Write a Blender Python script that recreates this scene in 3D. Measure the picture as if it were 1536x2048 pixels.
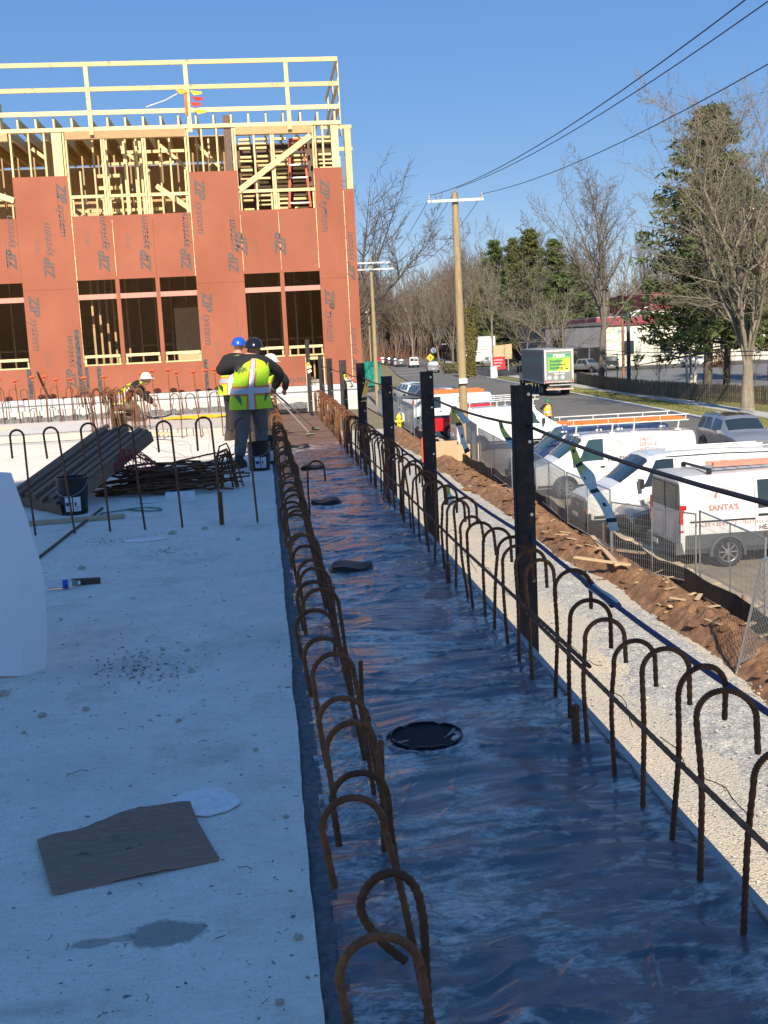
import bpy, math, random
import numpy as np
from mathutils import Vector, Matrix, Quaternion

for o in list(bpy.data.objects):
    bpy.data.objects.remove(o, do_unlink=True)
SC = bpy.context.scene
COL = SC.collection
R = math.radians

# ------------------------------------------------------------------ camera
# world: X right, Y along the deck, Z up, deck surface z = 0, street level GZ
FPX, PITCH, ROLL, YAW = 2200.0, R(8.8), R(-2.77), R(5.87)
CAM = np.array([0, 0, 1.58]); GZ = -3.95
_f = np.array([math.sin(YAW)*math.cos(PITCH), math.cos(YAW)*math.cos(PITCH), -math.sin(PITCH)])
_r = np.array([math.cos(YAW), -math.sin(YAW), 0]); _u = np.cross(_r, _f)
_a = _r*math.cos(ROLL)+_u*math.sin(ROLL); _b = -_r*math.sin(ROLL)+_u*math.cos(ROLL)
cd = bpy.data.cameras.new('camera'); cam = bpy.data.objects.new('camera', cd); COL.objects.link(cam)
cd.sensor_fit = 'VERTICAL'; cd.sensor_height = 24; cd.lens = FPX/2048*24
cd.clip_start = .05; cd.clip_end = 3000
cam.matrix_world = Matrix(((_a[0], _b[0], -_f[0], CAM[0]), (_a[1], _b[1], -_f[1], CAM[1]), (_a[2], _b[2], -_f[2], CAM[2]), (0, 0, 0, 1)))
SC.camera = cam

# ------------------------------------------------------------------ light
SUN_EL = R(35)
SHADOW = Vector((.05, 1, 0)).normalized()          # the way shadows fall on level ground
sdir = Vector((SHADOW.x*math.cos(SUN_EL), SHADOW.y*math.cos(SUN_EL), -math.sin(SUN_EL)))
W = bpy.data.worlds.new('World'); SC.world = W; W.use_nodes = True
wn = W.node_tree.nodes; wl = W.node_tree.links
sky = wn.new('ShaderNodeTexSky'); sky.sky_type = 'NISHITA'; sky.sun_disc = False
sky.sun_elevation = SUN_EL; sky.sun_rotation = math.atan2(-sdir.x, -sdir.y)
sky.air_density = .8; sky.dust_density = 0; sky.ozone_density = 5.0; sky.altitude = 0
hs_ = wn.new('ShaderNodeHueSaturation'); hs_.inputs['Hue'].default_value = .517; hs_.inputs['Saturation'].default_value = 2.4   # crisp winter blue
gm_ = wn.new('ShaderNodeGamma'); gm_.inputs[1].default_value = .3
wl.new(sky.outputs[0], gm_.inputs[0]); wl.new(gm_.outputs[0], hs_.inputs['Color']); wl.new(hs_.outputs[0], wn['Background'].inputs[0]); wn['Background'].inputs[1].default_value = .15
sl = bpy.data.lights.new('sun', 'SUN'); sl.energy = 2.45; sl.angle = R(.53); sl.color = (1, .90, .74)
so = bpy.data.objects.new('sun', sl); COL.objects.link(so)
so.rotation_euler = sdir.to_track_quat('-Z', 'Y').to_euler(); so.location = (-10, -60, 40)
SC.view_settings.view_transform = 'Standard'; SC.view_settings.look = 'None'
SC.view_settings.exposure = 1.55; SC.view_settings.gamma = 1
SC.render.engine = 'CYCLES'

# ------------------------------------------------------------------ helpers
def ray(x, y): return _a*(x-768)/FPX + _b*(1024-y)/FPX + _f
def gp(x, y, z=GZ):                                 # photo pixel -> point on a level plane
    d = ray(x, y); return Vector(CAM+d*((z-CAM[2])/d[2]))
def atY(x, y, Y): d = ray(x, y); return Vector(CAM+d*(Y/d[1]))
def atX(x, y, X): d = ray(x, y); return Vector(CAM+d*(X/d[0]))

_mats = {}
def M(name, col=None, rough=.7, metal=0, var=.18, scale=6, bump=0, bscale=40, col2=None, spec=.5, stretch=None, coat=0, emit=None):
    if name in _mats: return _mats[name]
    m = bpy.data.materials.new(name); m.use_nodes = True; _mats[name] = m
    nt = m.node_tree; n = nt.nodes; l = nt.links; b = n['Principled BSDF']
    b.inputs['Roughness'].default_value = rough; b.inputs['Metallic'].default_value = metal
    b.inputs['Specular IOR Level'].default_value = spec; b.inputs['Coat Weight'].default_value = coat
    b.inputs['Coat Roughness'].default_value = .08
    c = tuple(col)+(1,)
    if var or col2 or bump:
        tc = n.new('ShaderNodeTexCoord'); mp = n.new('ShaderNodeMapping'); l.new(tc.outputs['Object'], mp.inputs[0])
        if stretch: mp.inputs['Scale'].default_value = stretch
    if var or col2:
        no = n.new('ShaderNodeTexNoise'); no.inputs['Scale'].default_value = scale; no.inputs['Detail'].default_value = 6
        no.inputs['Roughness'].default_value = .65; l.new(mp.outputs[0], no.inputs[0])
        cr = n.new('ShaderNodeValToRGB'); cr.color_ramp.elements[0].position = .3; cr.color_ramp.elements[1].position = .7
        d = tuple(col2)+(1,) if col2 else tuple(min(1, x*(1+var)) for x in col)+(1,)
        e = c if col2 else tuple(x*(1-var) for x in col)+(1,)
        cr.color_ramp.elements[0].color = e; cr.color_ramp.elements[1].color = d
        l.new(no.outputs[0], cr.inputs[0]); l.new(cr.outputs[0], b.inputs['Base Color'])
        rr = n.new('ShaderNodeMapRange'); rr.inputs[3].default_value = max(0, rough-.08); rr.inputs[4].default_value = min(1, rough+.08)
        l.new(no.outputs[0], rr.inputs[0]); l.new(rr.outputs[0], b.inputs['Roughness'])
    else: b.inputs['Base Color'].default_value = c
    if bump:
        n2 = n.new('ShaderNodeTexNoise'); n2.inputs['Scale'].default_value = bscale; n2.inputs['Detail'].default_value = 8
        l.new(mp.outputs[0], n2.inputs[0]); bu = n.new('ShaderNodeBump'); bu.inputs['Strength'].default_value = bump
        bu.inputs['Distance'].default_value = .02; l.new(n2.outputs[0], bu.inputs['Height']); l.new(bu.outputs[0], b.inputs['Normal'])
    if emit:
        b.inputs['Emission Color'].default_value = tuple(emit[:3])+(1,); b.inputs['Emission Strength'].default_value = emit[3]
    return m

def tag(o, label, cat, group=None, kind=None):
    if label: o['label'] = label
    if cat: o['category'] = cat
    if group: o['group'] = group
    if kind: o['kind'] = kind
    return o
def thing(name, label, cat, loc=(0, 0, 0), rz=0, group=None):
    o = bpy.data.objects.new(name, None); COL.objects.link(o); o.location = loc; o.rotation_euler = (0, 0, rz)
    o.empty_display_size = .2
    return tag(o, label, cat, group)
def link(name, me, parent=None):
    o = bpy.data.objects.new(name, me); COL.objects.link(o)
    if parent: o.parent = parent
    return o
def clone(o, parent=None, keep=True):
    c = o.copy(); COL.objects.link(c)
    c.parent = parent
    for ch in list(o.children): clone(ch, c)
    return c

class MB:
    def __init__(s): s.v = []; s.f = []; s.mi = []; s.cur = 0
    def add(s, vs, fs):
        o = len(s.v); s.v += [tuple(v) for v in vs]
        s.f += [tuple(i+o for i in f) for f in fs]; s.mi += [s.cur]*len(fs); return s
    def box(s, c, d, rot=None):
        h = [x/2 for x in d]; vs = []
        for sx, sy, sz in ((-1,-1,-1),(1,-1,-1),(1,1,-1),(-1,1,-1),(-1,-1,1),(1,-1,1),(1,1,1),(-1,1,1)):
            p = Vector((sx*h[0], sy*h[1], sz*h[2]))
            if rot: p = rot @ p
            vs.append(p+Vector(c))
        return s.add(vs, [(0,3,2,1),(4,5,6,7),(0,1,5,4),(1,2,6,5),(2,3,7,6),(3,0,4,7)])
    def b2(s, x0, x1, y0, y1, z0, z1): return s.box(((x0+x1)/2, (y0+y1)/2, (z0+z1)/2), (x1-x0, y1-y0, z1-z0))
    def bar(s, p, q, w, h, up=(0, 0, 1)):
        p = Vector(p); q = Vector(q); d = (q-p); L = d.length; d.normalize(); u = Vector(up)
        if abs(d.dot(u)) > .99: u = Vector((1, 0, 0))
        x = d.cross(u).normalized(); z = x.cross(d)
        return s.box((p+q)/2, (w, L, h), Matrix((x, d, z)).transposed())
    def tube(s, pts, r, n=8, cap=True, closed=False):
        pts = [Vector(p) for p in pts]; N = len(pts); rs = r if isinstance(r, (list, tuple)) else [r]*N
        o = len(s.v); prev = None; vs = []
        for i, p in enumerate(pts):
            if closed: t = pts[(i+1) % N]-pts[i-1]
            else: t = pts[min(i+1, N-1)]-pts[max(i-1, 0)]
            t.normalize()
            if prev is None:
                u = Vector((0, 0, 1)) if abs(t.z) < .9 else Vector((1, 0, 0)); prev = t.cross(u).normalized()
            prev = (prev-t*prev.dot(t)).normalized(); w = t.cross(prev)
            for k in range(n):
                a = 2*math.pi*k/n; vs.append(p+(prev*math.cos(a)+w*math.sin(a))*rs[i])
        fs = []
        for i in range(N if closed else N-1):
            j = (i+1) % N
            for k in range(n): fs.append((i*n+k, i*n+(k+1) % n, j*n+(k+1) % n, j*n+k))
        if cap and not closed: fs += [tuple(range(n-1, -1, -1)), tuple((N-1)*n+k for k in range(n))]
        return s.add(vs, fs)
    def lathe(s, prof, n=24, c=(0, 0, 0), axis='Z', cap=True):
        vs = []; c = Vector(c)
        for r, z in prof:
            for k in range(n):
                a = 2*math.pi*k/n; p = (r*math.cos(a), r*math.sin(a), z)
                if axis == 'Y': p = (p[0], p[2], p[1])
                if axis == 'X': p = (p[2], p[0], p[1])
                vs.append(c+Vector(p))
        fs = []
        for i in range(len(prof)-1):
            for k in range(n): fs.append((i*n+k, i*n+(k+1) % n, (i+1)*n+(k+1) % n, (i+1)*n+k))
        if cap: fs += [tuple(range(n-1, -1, -1)), tuple((len(prof)-1)*n+k for k in range(n))]
        return s.add(vs, fs)
    def quad(s, *p): return s.add(p, [tuple(range(len(p)))])
    def prism(s, poly, y0, y1):                      # polygon in XZ, thickness along Y
        n = len(poly); vs = [(x, y0, z) for x, z in poly]+[(x, y1, z) for x, z in poly]
        return s.add(vs, [tuple(range(n)), tuple(range(2*n-1, n-1, -1))]+[(i, n+i, n+(i+1) % n, (i+1) % n) for i in range(n)])
    def mesh(s, name, mat, smooth=False, ang=35):
        me = bpy.data.meshes.new(name); me.from_pydata(s.v, [], s.f)
        for m in (mat if isinstance(mat, (list, tuple)) else [mat]): me.materials.append(m)
        if isinstance(mat, (list, tuple)): me.polygons.foreach_set('material_index', s.mi)
        if smooth:
            me.polygons.foreach_set('use_smooth', [True]*len(me.polygons)); me.set_sharp_from_angle(angle=R(ang))
        me.update(); return me
    def build(s, name, mat, parent=None, smooth=False, ang=35): return link(name, s.mesh(name, mat, smooth, ang), parent)
def bx(name, mat, parent, x0, x1, y0, y1, z0, z1): return MB().b2(x0, x1, y0, y1, z0, z1).build(name, mat, parent)

def np_mesh(name, V, F, mats, mi=None, smooth=False):   # V (n,3), F (m,k) arrays
    me = bpy.data.meshes.new(name); V = np.asarray(V, np.float32); F = np.asarray(F, np.int32); k = F.shape[1]
    me.vertices.add(len(V)); me.vertices.foreach_set('co', V.ravel())
    me.loops.add(F.size); me.loops.foreach_set('vertex_index', F.ravel())
    me.polygons.add(len(F)); me.polygons.foreach_set('loop_start', np.arange(0, F.size, k, dtype=np.int32))
    for m in (mats if isinstance(mats, (list, tuple)) else [mats]): me.materials.append(m)
    if mi is not None: me.polygons.foreach_set('material_index', np.asarray(mi, np.int32))
    if smooth: me.polygons.foreach_set('use_smooth', np.ones(len(F), bool))
    me.update(calc_edges=True); return me
def vnoise(x, y, seed=0):                            # smooth value noise
    rs = np.random.RandomState(seed); T = rs.rand(256, 256)
    xi = np.floor(x).astype(int); yi = np.floor(y).astype(int); fx = x-xi; fy = y-yi
    fx = fx*fx*(3-2*fx); fy = fy*fy*(3-2*fy); g = lambda a, b: T[a % 256, b % 256]
    return (g(xi, yi)*(1-fx)+g(xi+1, yi)*fx)*(1-fy)+(g(xi, yi+1)*(1-fx)+g(xi+1, yi+1)*fx)*fy-.5
def grid(name, x0, x1, y0, y1, nx, ny, hf, mat, smooth=True):
    X, Y = np.meshgrid(np.linspace(x0, x1, nx), np.linspace(y0, y1, ny)); Z = hf(X, Y)
    V = np.stack([X, Y, Z], -1).reshape(-1, 3); i = np.arange(ny*nx).reshape(ny, nx)
    F = np.stack([i[:-1, :-1], i[:-1, 1:], i[1:, 1:], i[1:, :-1]], -1).reshape(-1, 4)
    return link(name, np_mesh(name, V, F, mat, smooth=smooth))
def segs_mesh(name, S, mat, n=4):                    # S rows: p0(3) p1(3) r0 r1 -> tapered prisms, vectorised
    S = np.asarray(S, float); p0, p1, r0, r1 = S[:, :3], S[:, 3:6], S[:, 6], S[:, 7]
    d = p1-p0; d /= np.maximum(np.linalg.norm(d, axis=1), 1e-9)[:, None]
    u = np.where(np.abs(d[:, 2:3]) < .9, np.array([[0, 0, 1.]]), np.array([[1., 0, 0]]))
    a = np.cross(d, u); a /= np.linalg.norm(a, axis=1)[:, None]; b = np.cross(d, a); V = []
    for k in range(n):
        t = 2*math.pi*k/n; o = a*math.cos(t)+b*math.sin(t); V.append(p0+o*r0[:, None])
    for k in range(n):
        t = 2*math.pi*k/n; o = a*math.cos(t)+b*math.sin(t); V.append(p1+o*r1[:, None])
    V = np.stack(V, 1); m = len(S); base = (np.arange(m)*2*n)[:, None]
    F = np.concatenate([base+np.array([[k, (k+1) % n, n+(k+1) % n, n+k]]) for k in range(n)], 0)
    return np_mesh(name, V.reshape(-1, 3), F, mat, smooth=True)

_tx = {}
def text_arr(s, size=1, shear=0, off=0, space=1, align='LEFT'):
    k = (s, size, shear, off, space, align)
    if k in _tx: return _tx[k]
    cu = bpy.data.curves.new('t', 'FONT'); cu.body = s; cu.size = size; cu.shear = shear; cu.offset = off
    cu.space_character = space; cu.align_x = align; cu.align_y = 'CENTER'; cu.resolution_u = 2
    ob = bpy.data.objects.new('t', cu); COL.objects.link(ob); bpy.context.view_layer.update()
    me = bpy.data.meshes.new_from_object(ob.evaluated_get(bpy.context.evaluated_depsgraph_get()))
    v = [tuple(x.co) for x in me.vertices]; f = [tuple(p.vertices) for p in me.polygons]
    bpy.data.objects.remove(ob); bpy.data.curves.remove(cu); bpy.data.meshes.remove(me)
    _tx[k] = (v, f); return v, f
def text_into(mb, s, ax, ay, o, **kw):               # place lettering: ax reading direction, ay up, o origin
    v, f = text_arr(s, **kw); ax = Vector(ax); ay = Vector(ay); o = Vector(o)
    mb.add([o+ax*p[0]+ay*p[1] for p in v], f); return max(p[0] for p in v) if v else 0
def letter(name, s, mat, parent, o, ax=(1, 0, 0), ay=(0, 0, 1), **kw):
    mb = MB(); text_into(mb, s, ax, ay, o, **kw); return mb.build(name, mat, parent)
rnd = random.Random(7)
# ------------------------------------------------------------------ materials with more structure
def nodes(name):
    m = bpy.data.materials.new(name); m.use_nodes = True; _mats[name] = m
    return m, m.node_tree.nodes, m.node_tree.links, m.node_tree.nodes['Principled BSDF']
def N(n, t, **kw):
    x = n.new('ShaderNode'+t)
    for k, v in kw.items(): x.inputs[k].default_value = v
    return x
def ramp(n, l, src, stops):
    c = n.new('ShaderNodeValToRGB'); e = c.color_ramp.elements
    while len(e) < len(stops): e.new(.5)
    for i, (p, col) in enumerate(stops):
        e[i].position = p; e[i].color = tuple(col)+(1,) if not isinstance(col, (int, float)) else (col, col, col, 1)
    l.new(src, c.inputs[0]); return c.outputs[0]
def mixc(n, l, fac, a, b, mode='MIX'):
    x = n.new('ShaderNodeMix'); x.data_type = 'RGBA'; x.blend_type = mode
    for s, v in ((0, fac), (6, a), (7, b)):
        if hasattr(v, 'is_linked'): l.new(v, x.inputs[s])
        else: x.inputs[s].default_value = v if s == 0 else tuple(v)+(1,)
    return x.outputs[2]
def coords(n, l, sc=(1, 1, 1)):
    tc = n.new('ShaderNodeTexCoord'); mp = n.new('ShaderNodeMapping'); mp.inputs['Scale'].default_value = sc
    l.new(tc.outputs['Object'], mp.inputs[0]); return mp.outputs[0]
def noise(n, l, co, s, d=6, r=.6, dist=0):
    x = N(n, 'TexNoise', Scale=s, Detail=d, Roughness=r, Distortion=dist); l.new(co, x.inputs['Vector']); return x.outputs[0]
def bumpn(n, l, b, h, st, dist=.01, prev=None):
    x = N(n, 'Bump', Strength=st, Distance=dist); l.new(h, x.inputs['Height'])
    if prev: l.new(prev, x.inputs['Normal'])
    l.new(x.outputs[0], b.inputs['Normal']); return x.outputs[0]

STAINS = ((330, 1866, .135, .085, .75), (185, 1886, .062, .03, .6), (245, 1876, .055, .022, .5), (250, 1335, .5, .3, .3), (60, 2020, .16, .05, .3), (520, 1290, .3, .5, .16), (150, 1560, .4, .3, .14))
def stain(n, l, src, k=.72):
    m = N(n, 'MapRange'); m.inputs[1].default_value = 1.2 if k > .4 else .7; m.inputs[2].default_value = 1.38 if k > .4 else 1.6; m.inputs[3].default_value = k; m.inputs[4].default_value = 0
    l.new(src, m.inputs[0]); return m.outputs[0]
def make_concrete():
    m, n, l, b = nodes('slab_concrete'); co = coords(n, l)
    big = noise(n, l, co, .7, 5); mid = noise(n, l, co, 5, 9, .75); fine = noise(n, l, co, 130, 5, .8)
    br = noise(n, l, coords(n, l, (9, 160, 1)), 1.2, 4, .6, .6)
    c = ramp(n, l, big, [(.3, (.82, .70, .58)), (.7, (.95, .825, .70))])
    c = mixc(n, l, .55, c, ramp(n, l, mid, [(.25, (.60, .52, .43)), (.75, (1.0, .89, .77))]))
    c = mixc(n, l, .75, c, ramp(n, l, fine, [(.32, .2), (.68, .8)]), 'OVERLAY')
    c = mixc(n, l, .55, c, ramp(n, l, br, [(.35, .3), (.65, .7)]), 'OVERLAY')
    sp = ramp(n, l, noise(n, l, co, 26, 3, .5), [(.66, 0.0), (.72, 1.0)])          # dark specks of dirt
    c = mixc(n, l, sp, c, (.22, .2, .17))
    dirt = ramp(n, l, noise(n, l, co, 1.6, 9, .72), [(.54, 0.0), (.76, .75)])
    c = mixc(n, l, dirt, c, (.36, .32, .26))
    sk = ramp(n, l, noise(n, l, coords(n, l, (30, 70, 1)), 1.3, 3, .6), [(.655, 0.0), (.70, .75)])   # short dark scratches
    c = mixc(n, l, sk, c, (.26, .23, .18))
    wob = noise(n, l, co, 14, 5, .7)
    for (px_, py_, rx, ry, kk) in STAINS:                # damp patches with their own ragged outline
        q = gp(px_, py_, 0); mp = n.new('ShaderNodeMapping'); tc = n.new('ShaderNodeTexCoord'); l.new(tc.outputs['Object'], mp.inputs[0])
        mp.inputs['Location'].default_value = (-q.x/rx, -q.y/ry, 0); mp.inputs['Scale'].default_value = (1/rx, 1/ry, 0)
        ln = n.new('ShaderNodeVectorMath'); ln.operation = 'LENGTH'; l.new(mp.outputs[0], ln.inputs[0])
        ad = n.new('ShaderNodeMath'); ad.operation = 'ADD'; l.new(ln.outputs['Value'], ad.inputs[0]); l.new(wob, ad.inputs[1])
        c = mixc(n, l, stain(n, l, ad.outputs[0], kk), c, (.20, .19, .16))
    l.new(c, b.inputs['Base Color']); b.inputs['Roughness'].default_value = .85
    p = bumpn(n, l, b, br, .5, .006); bumpn(n, l, b, mid, .4, .012, p)
    return m
def make_membrane():
    m, n, l, b = nodes('wet_membrane'); co = coords(n, l)
    st = noise(n, l, coords(n, l, (3.2, 9, 1)), 1.5, 10, .72, .9); big = noise(n, l, coords(n, l, (1.6, 2.0, 1)), 1.0, 6, .68, .6)
    fine = noise(n, l, coords(n, l, (14, 60, 1)), 1.5, 6, .7, 1.0)
    mk = mixc(n, l, .38, big, st)
    brk = ramp(n, l, noise(n, l, coords(n, l, (18, 34, 1)), 1.0, 6, .75, 1.5), [(.40, .12), (.56, 1.0)])
    dust = mixc(n, l, 1.0, ramp(n, l, mk, [(.49, 0.0), (.53, .6), (.59, .95)]), brk, 'MULTIPLY')
    c = mixc(n, l, dust, (.07, .083, .108), (.78, .73, .66))
    c = mixc(n, l, ramp(n, l, noise(n, l, co, 6, 5, .7), [(.6, 0.0), (.75, .3)]), c, (.10, .08, .07))
    l.new(c, b.inputs['Base Color'])
    rg = ramp(n, l, mk, [(.46, .09), (.62, .4)]); l.new(rg, b.inputs['Roughness'])
    b.inputs['Specular IOR Level'].default_value = .9; b.inputs['Coat Weight'].default_value = .7; b.inputs['Coat Roughness'].default_value = .12
    p = bumpn(n, l, b, fine, .9, .010); bumpn(n, l, b, st, .7, .016, p)
    return m
def make_gravel(name, a, bb, sc, dustc=None):
    m, n, l, b = nodes(name); co = coords(n, l)
    v = N(n, 'TexVoronoi', Scale=sc); l.new(co, v.inputs['Vector'])
    v2 = N(n, 'TexVoronoi', Scale=sc*2.3); l.new(co, v2.inputs['Vector'])
    c = mixc(n, l, .5, ramp(n, l, v.outputs['Color'], [(.1, a), (.9, bb)]), ramp(n, l, v2.outputs['Color'], [(.1, a), (.9, bb)]))
    big = noise(n, l, co, .55, 6, .6)
    if dustc: c = mixc(n, l, ramp(n, l, big, [(.38, 0.0), (.6, .85)]), c, dustc)
    c = mixc(n, l, ramp(n, l, v.outputs['Distance'], [(.3, 0.0), (.8, .5)]), c, (.12, .11, .1))
    l.new(c, b.inputs['Base Color']); b.inputs['Roughness'].default_value = .95
    p = bumpn(n, l, b, v.outputs['Distance'], .6, -.02); bumpn(n, l, b, noise(n, l, co, 30, 5), .3, .01, p)
    return m
def make_dirt():
    m, n, l, b = nodes('red_dirt'); co = coords(n, l)
    a = noise(n, l, co, 3, 9, .7); f = noise(n, l, co, 22, 6, .7)
    c = ramp(n, l, a, [(.3, (.13, .062, .03)), (.6, (.27, .145, .075)), (.75, (.36, .24, .15))])
    c = mixc(n, l, .4, c, ramp(n, l, f, [(.3, .2), (.7, .8)]), 'OVERLAY'); l.new(c, b.inputs['Base Color'])
    b.inputs['Roughness'].default_value = .95; p = bumpn(n, l, b, f, .8, .03); bumpn(n, l, b, a, .6, .08, p); return m
def make_asphalt(name, c0, c1, tint=None):
    m, n, l, b = nodes(name); co = coords(n, l)
    big = noise(n, l, coords(n, l, (1, .12, 1)), .5, 5); f = noise(n, l, co, 60, 3, .7)
    c = mixc(n, l, .6, ramp(n, l, big, [(.3, c0), (.7, c1)]), ramp(n, l, noise(n, l, co, .25, 5), [(.3, c0), (.7, c1)]))
    c = mixc(n, l, .4, c, ramp(n, l, f, [(.3, .25), (.7, .75)]), 'OVERLAY')
    if tint: c = mixc(n, l, ramp(n, l, noise(n, l, co, .4, 7, .7), [(.45, 0.0), (.62, .8)]), c, tint)
    l.new(c, b.inputs['Base Color']); b.inputs['Roughness'].default_value = .82; bumpn(n, l, b, f, .3, .005); return m
def make_grass():
    m, n, l, b = nodes('winter_grass'); co = coords(n, l)
    a = noise(n, l, co, .5, 6, .7); f = noise(n, l, co, 14, 6, .8)
    c = ramp(n, l, a, [(.3, (.10, .115, .03)), (.5, (.17, .165, .05)), (.72, (.27, .23, .10))])
    c = mixc(n, l, .5, c, ramp(n, l, f, [(.25, .2), (.75, .8)]), 'OVERLAY'); l.new(c, b.inputs['Base Color'])
    b.inputs['Roughness'].default_value = .95; bumpn(n, l, b, f, .8, .05); return m
def make_zip():
    m, n, l, b = nodes('red_sheathing'); co = coords(n, l)
    a = noise(n, l, co, .8, 6, .6); f = noise(n, l, co, 60, 4, .6)
    c = ramp(n, l, a, [(.3, (.29, .092, .051)), (.7, (.345, .118, .069))])
    sm = ramp(n, l, noise(n, l, coords(n, l, (1, 1, .35)), 2.3, 8, .75), [(.58, 0.0), (.75, .35)])
    c = mixc(n, l, sm, c, (.42, .16, .09))
    nl = N(n, 'TexVoronoi', Scale=5.2); nl.inputs['Randomness'].default_value = .45; l.new(co, nl.inputs['Vector'])
    c = mixc(n, l, ramp(n, l, nl.outputs['Distance'], [(.05, .7), (.065, 0.0)]), c, (.2, .07, .045))   # nail heads
    l.new(c, b.inputs['Base Color']); b.inputs['Roughness'].default_value = .75; b.inputs['Specular IOR Level'].default_value = .25; bumpn(n, l, b, f, .12, .003); return m
def make_wood(name, c0, c1, axis=(1, 1, 1), rough=.7, sc=1.0):
    m, n, l, b = nodes(name); co = coords(n, l, tuple(a*sc for a in axis))
    a = noise(n, l, co, 6, 7, .65, 1.2); c = ramp(n, l, a, [(.3, c0), (.7, c1)])
    k = ramp(n, l, noise(n, l, coords(n, l), 7, 2, .5), [(.68, 0.0), (.74, .6)])
    c = mixc(n, l, k, c, tuple(x*.45 for x in c0)); 
    rn = n.new('ShaderNodeObjectInfo'); hs = N(n, 'HueSaturation', Saturation=1.0, Fac=1.0)
    mr = N(n, 'MapRange'); mr.inputs[3].default_value = .8; mr.inputs[4].default_value = 1.15
    l.new(rn.outputs['Random'], mr.inputs[0]); l.new(mr.outputs[0], hs.inputs['Value']); l.new(c, hs.inputs['Color'])
    l.new(hs.outputs[0], b.inputs['Base Color']); b.inputs['Roughness'].default_value = rough; bumpn(n, l, b, a, .25, .006); return m
def make_rust(name, c0, c1, c2):
    m, n, l, b = nodes(name); co = coords(n, l)
    a = noise(n, l, co, 9, 7, .7); f = noise(n, l, co, 90, 4, .7)
    c = ramp(n, l, a, [(.3, c0), (.52, c1), (.72, c2)]); c = mixc(n, l, .4, c, ramp(n, l, f, [(.3, .25), (.7, .75)]), 'OVERLAY')
    rn = n.new('ShaderNodeObjectInfo'); hs = N(n, 'HueSaturation', Saturation=1.0, Fac=1.0)
    mr = N(n, 'MapRange'); mr.inputs[3].default_value = .65; mr.inputs[4].default_value = 1.25
    l.new(rn.outputs['Random'], mr.inputs[0]); l.new(mr.outputs[0], hs.inputs['Value']); l.new(c, hs.inputs['Color'])
    l.new(hs.outputs[0], b.inputs['Base Color']); b.inputs['Roughness'].default_value = .8; b.inputs['Metallic'].default_value = .15
    bumpn(n, l, b, f, .4, .003); return m
def make_bark(name, c0, c1):
    m, n, l, b = nodes(name); a = noise(n, l, coords(n, l, (4, 4, .8)), 2, 7, .7); c = ramp(n, l, a, [(.3, c0), (.7, c1)])
    l.new(c, b.inputs['Base Color']); b.inputs['Roughness'].default_value = .9; bumpn(n, l, b, a, .6, .03); return m
def make_foliage(name, c0, c1):
    m, n, l, b = nodes(name); g = n.new('ShaderNodeNewGeometry'); c = ramp(n, l, g.outputs['Random Per Island'], [(0, c0), (1, c1)])
    c = mixc(n, l, .5, c, ramp(n, l, noise(n, l, coords(n, l), .35, 4), [(.3, c0), (.7, c1)]))
    l.new(c, b.inputs['Base Color']); b.inputs['Roughness'].default_value = .6
    b.inputs['Specular IOR Level'].default_value = .25; return m
def make_glass(name, col=(.02, .03, .035), rough=.06):
    m, n, l, b = nodes(name); b.inputs['Base Color'].default_value = tuple(col)+(1,); b.inputs['Roughness'].default_value = rough
    b.inputs['Specular IOR Level'].default_value = .8; b.inputs['Coat Weight'].default_value = .3; return m

CONC = make_concrete(); MEMB = make_membrane(); DIRT = make_dirt(); ZIP = make_zip(); GRASS = make_grass()
GRAV = make_gravel('crushed_stone', (.44, .39, .31), (.72, .65, .52), 34, (.70, .58, .41))
GREYGRAV = make_gravel('grey_stone', (.34, .32, .28), (.60, .57, .51), 22)
ROAD = make_asphalt('road_asphalt', (.12, .108, .092), (.18, .163, .14)); LOT = make_asphalt('lot_asphalt', (.20, .165, .125), (.31, .26, .195), (.40, .31, .21))
LUM = make_wood('new_lumber', (.62, .47, .22), (.80, .66, .36), (6, 6, 1)); LUMX = make_wood('new_lumber_level', (.62, .47, .22), (.80, .66, .36), (1, 6, 6))
LVL = make_wood('engineered_beam', (.42, .25, .11), (.58, .37, .18), (1, 5, 7)); PLY = make_wood('plywood', (.42, .28, .15), (.56, .40, .23), (2, 2, 2))
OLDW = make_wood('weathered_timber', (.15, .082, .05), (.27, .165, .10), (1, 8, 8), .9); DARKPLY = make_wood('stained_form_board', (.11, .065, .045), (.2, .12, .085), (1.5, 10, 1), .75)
RUST = make_rust('rusty_rebar', (.055, .026, .016), (.17, .065, .026), (.33, .135, .045)); RUSTO = make_rust('bright_rust_rebar', (.16, .065, .025), (.36, .15, .05), (.5, .25, .1))
RUSTD = make_rust('dark_rust_rebar', (.06, .028, .018), (.18, .075, .034), (.32, .14, .06))
STEEL = make_rust('dark_steel', (.016, .015, .017), (.032, .028, .028), (.11, .05, .028)); GALV = M('galvanised_steel', (.42, .44, .45), .38, .8, .2, 20)
WCONC = M('pale_concrete', (.52, .51, .48), .85, 0, .14, 3, .3, 50); BLACKM = M('black_coating', (.012, .012, .014), .5, 0, .3, 10, .4, 60)
RUBBER = M('tyre_rubber', (.018, .018, .019), .75, 0, .25, 30, .2, 80); BLKP = M('black_plastic', (.015, .015, .017), .45, 0, .2, 10)
WPAINT = M('white_vehicle_paint', (.74, .74, .72), .3, 0, .04, 2, coat=.6); CHROME = M('chrome', (.7, .7, .72), .15, 1, 0); ALU = M('wheel_alloy', (.5, .51, .53), .3, .85, .1, 20)
REDL = M('red_lamp', (.45, .01, .012), .2, 0, .1, 10, coat=.5); AMBER = M('amber_lamp', (.8, .22, .02), .2, 0, .1, 10, coat=.5); CLEAR = M('clear_lamp', (.6, .62, .63), .1, .3, .1, 10, coat=.6)
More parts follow.
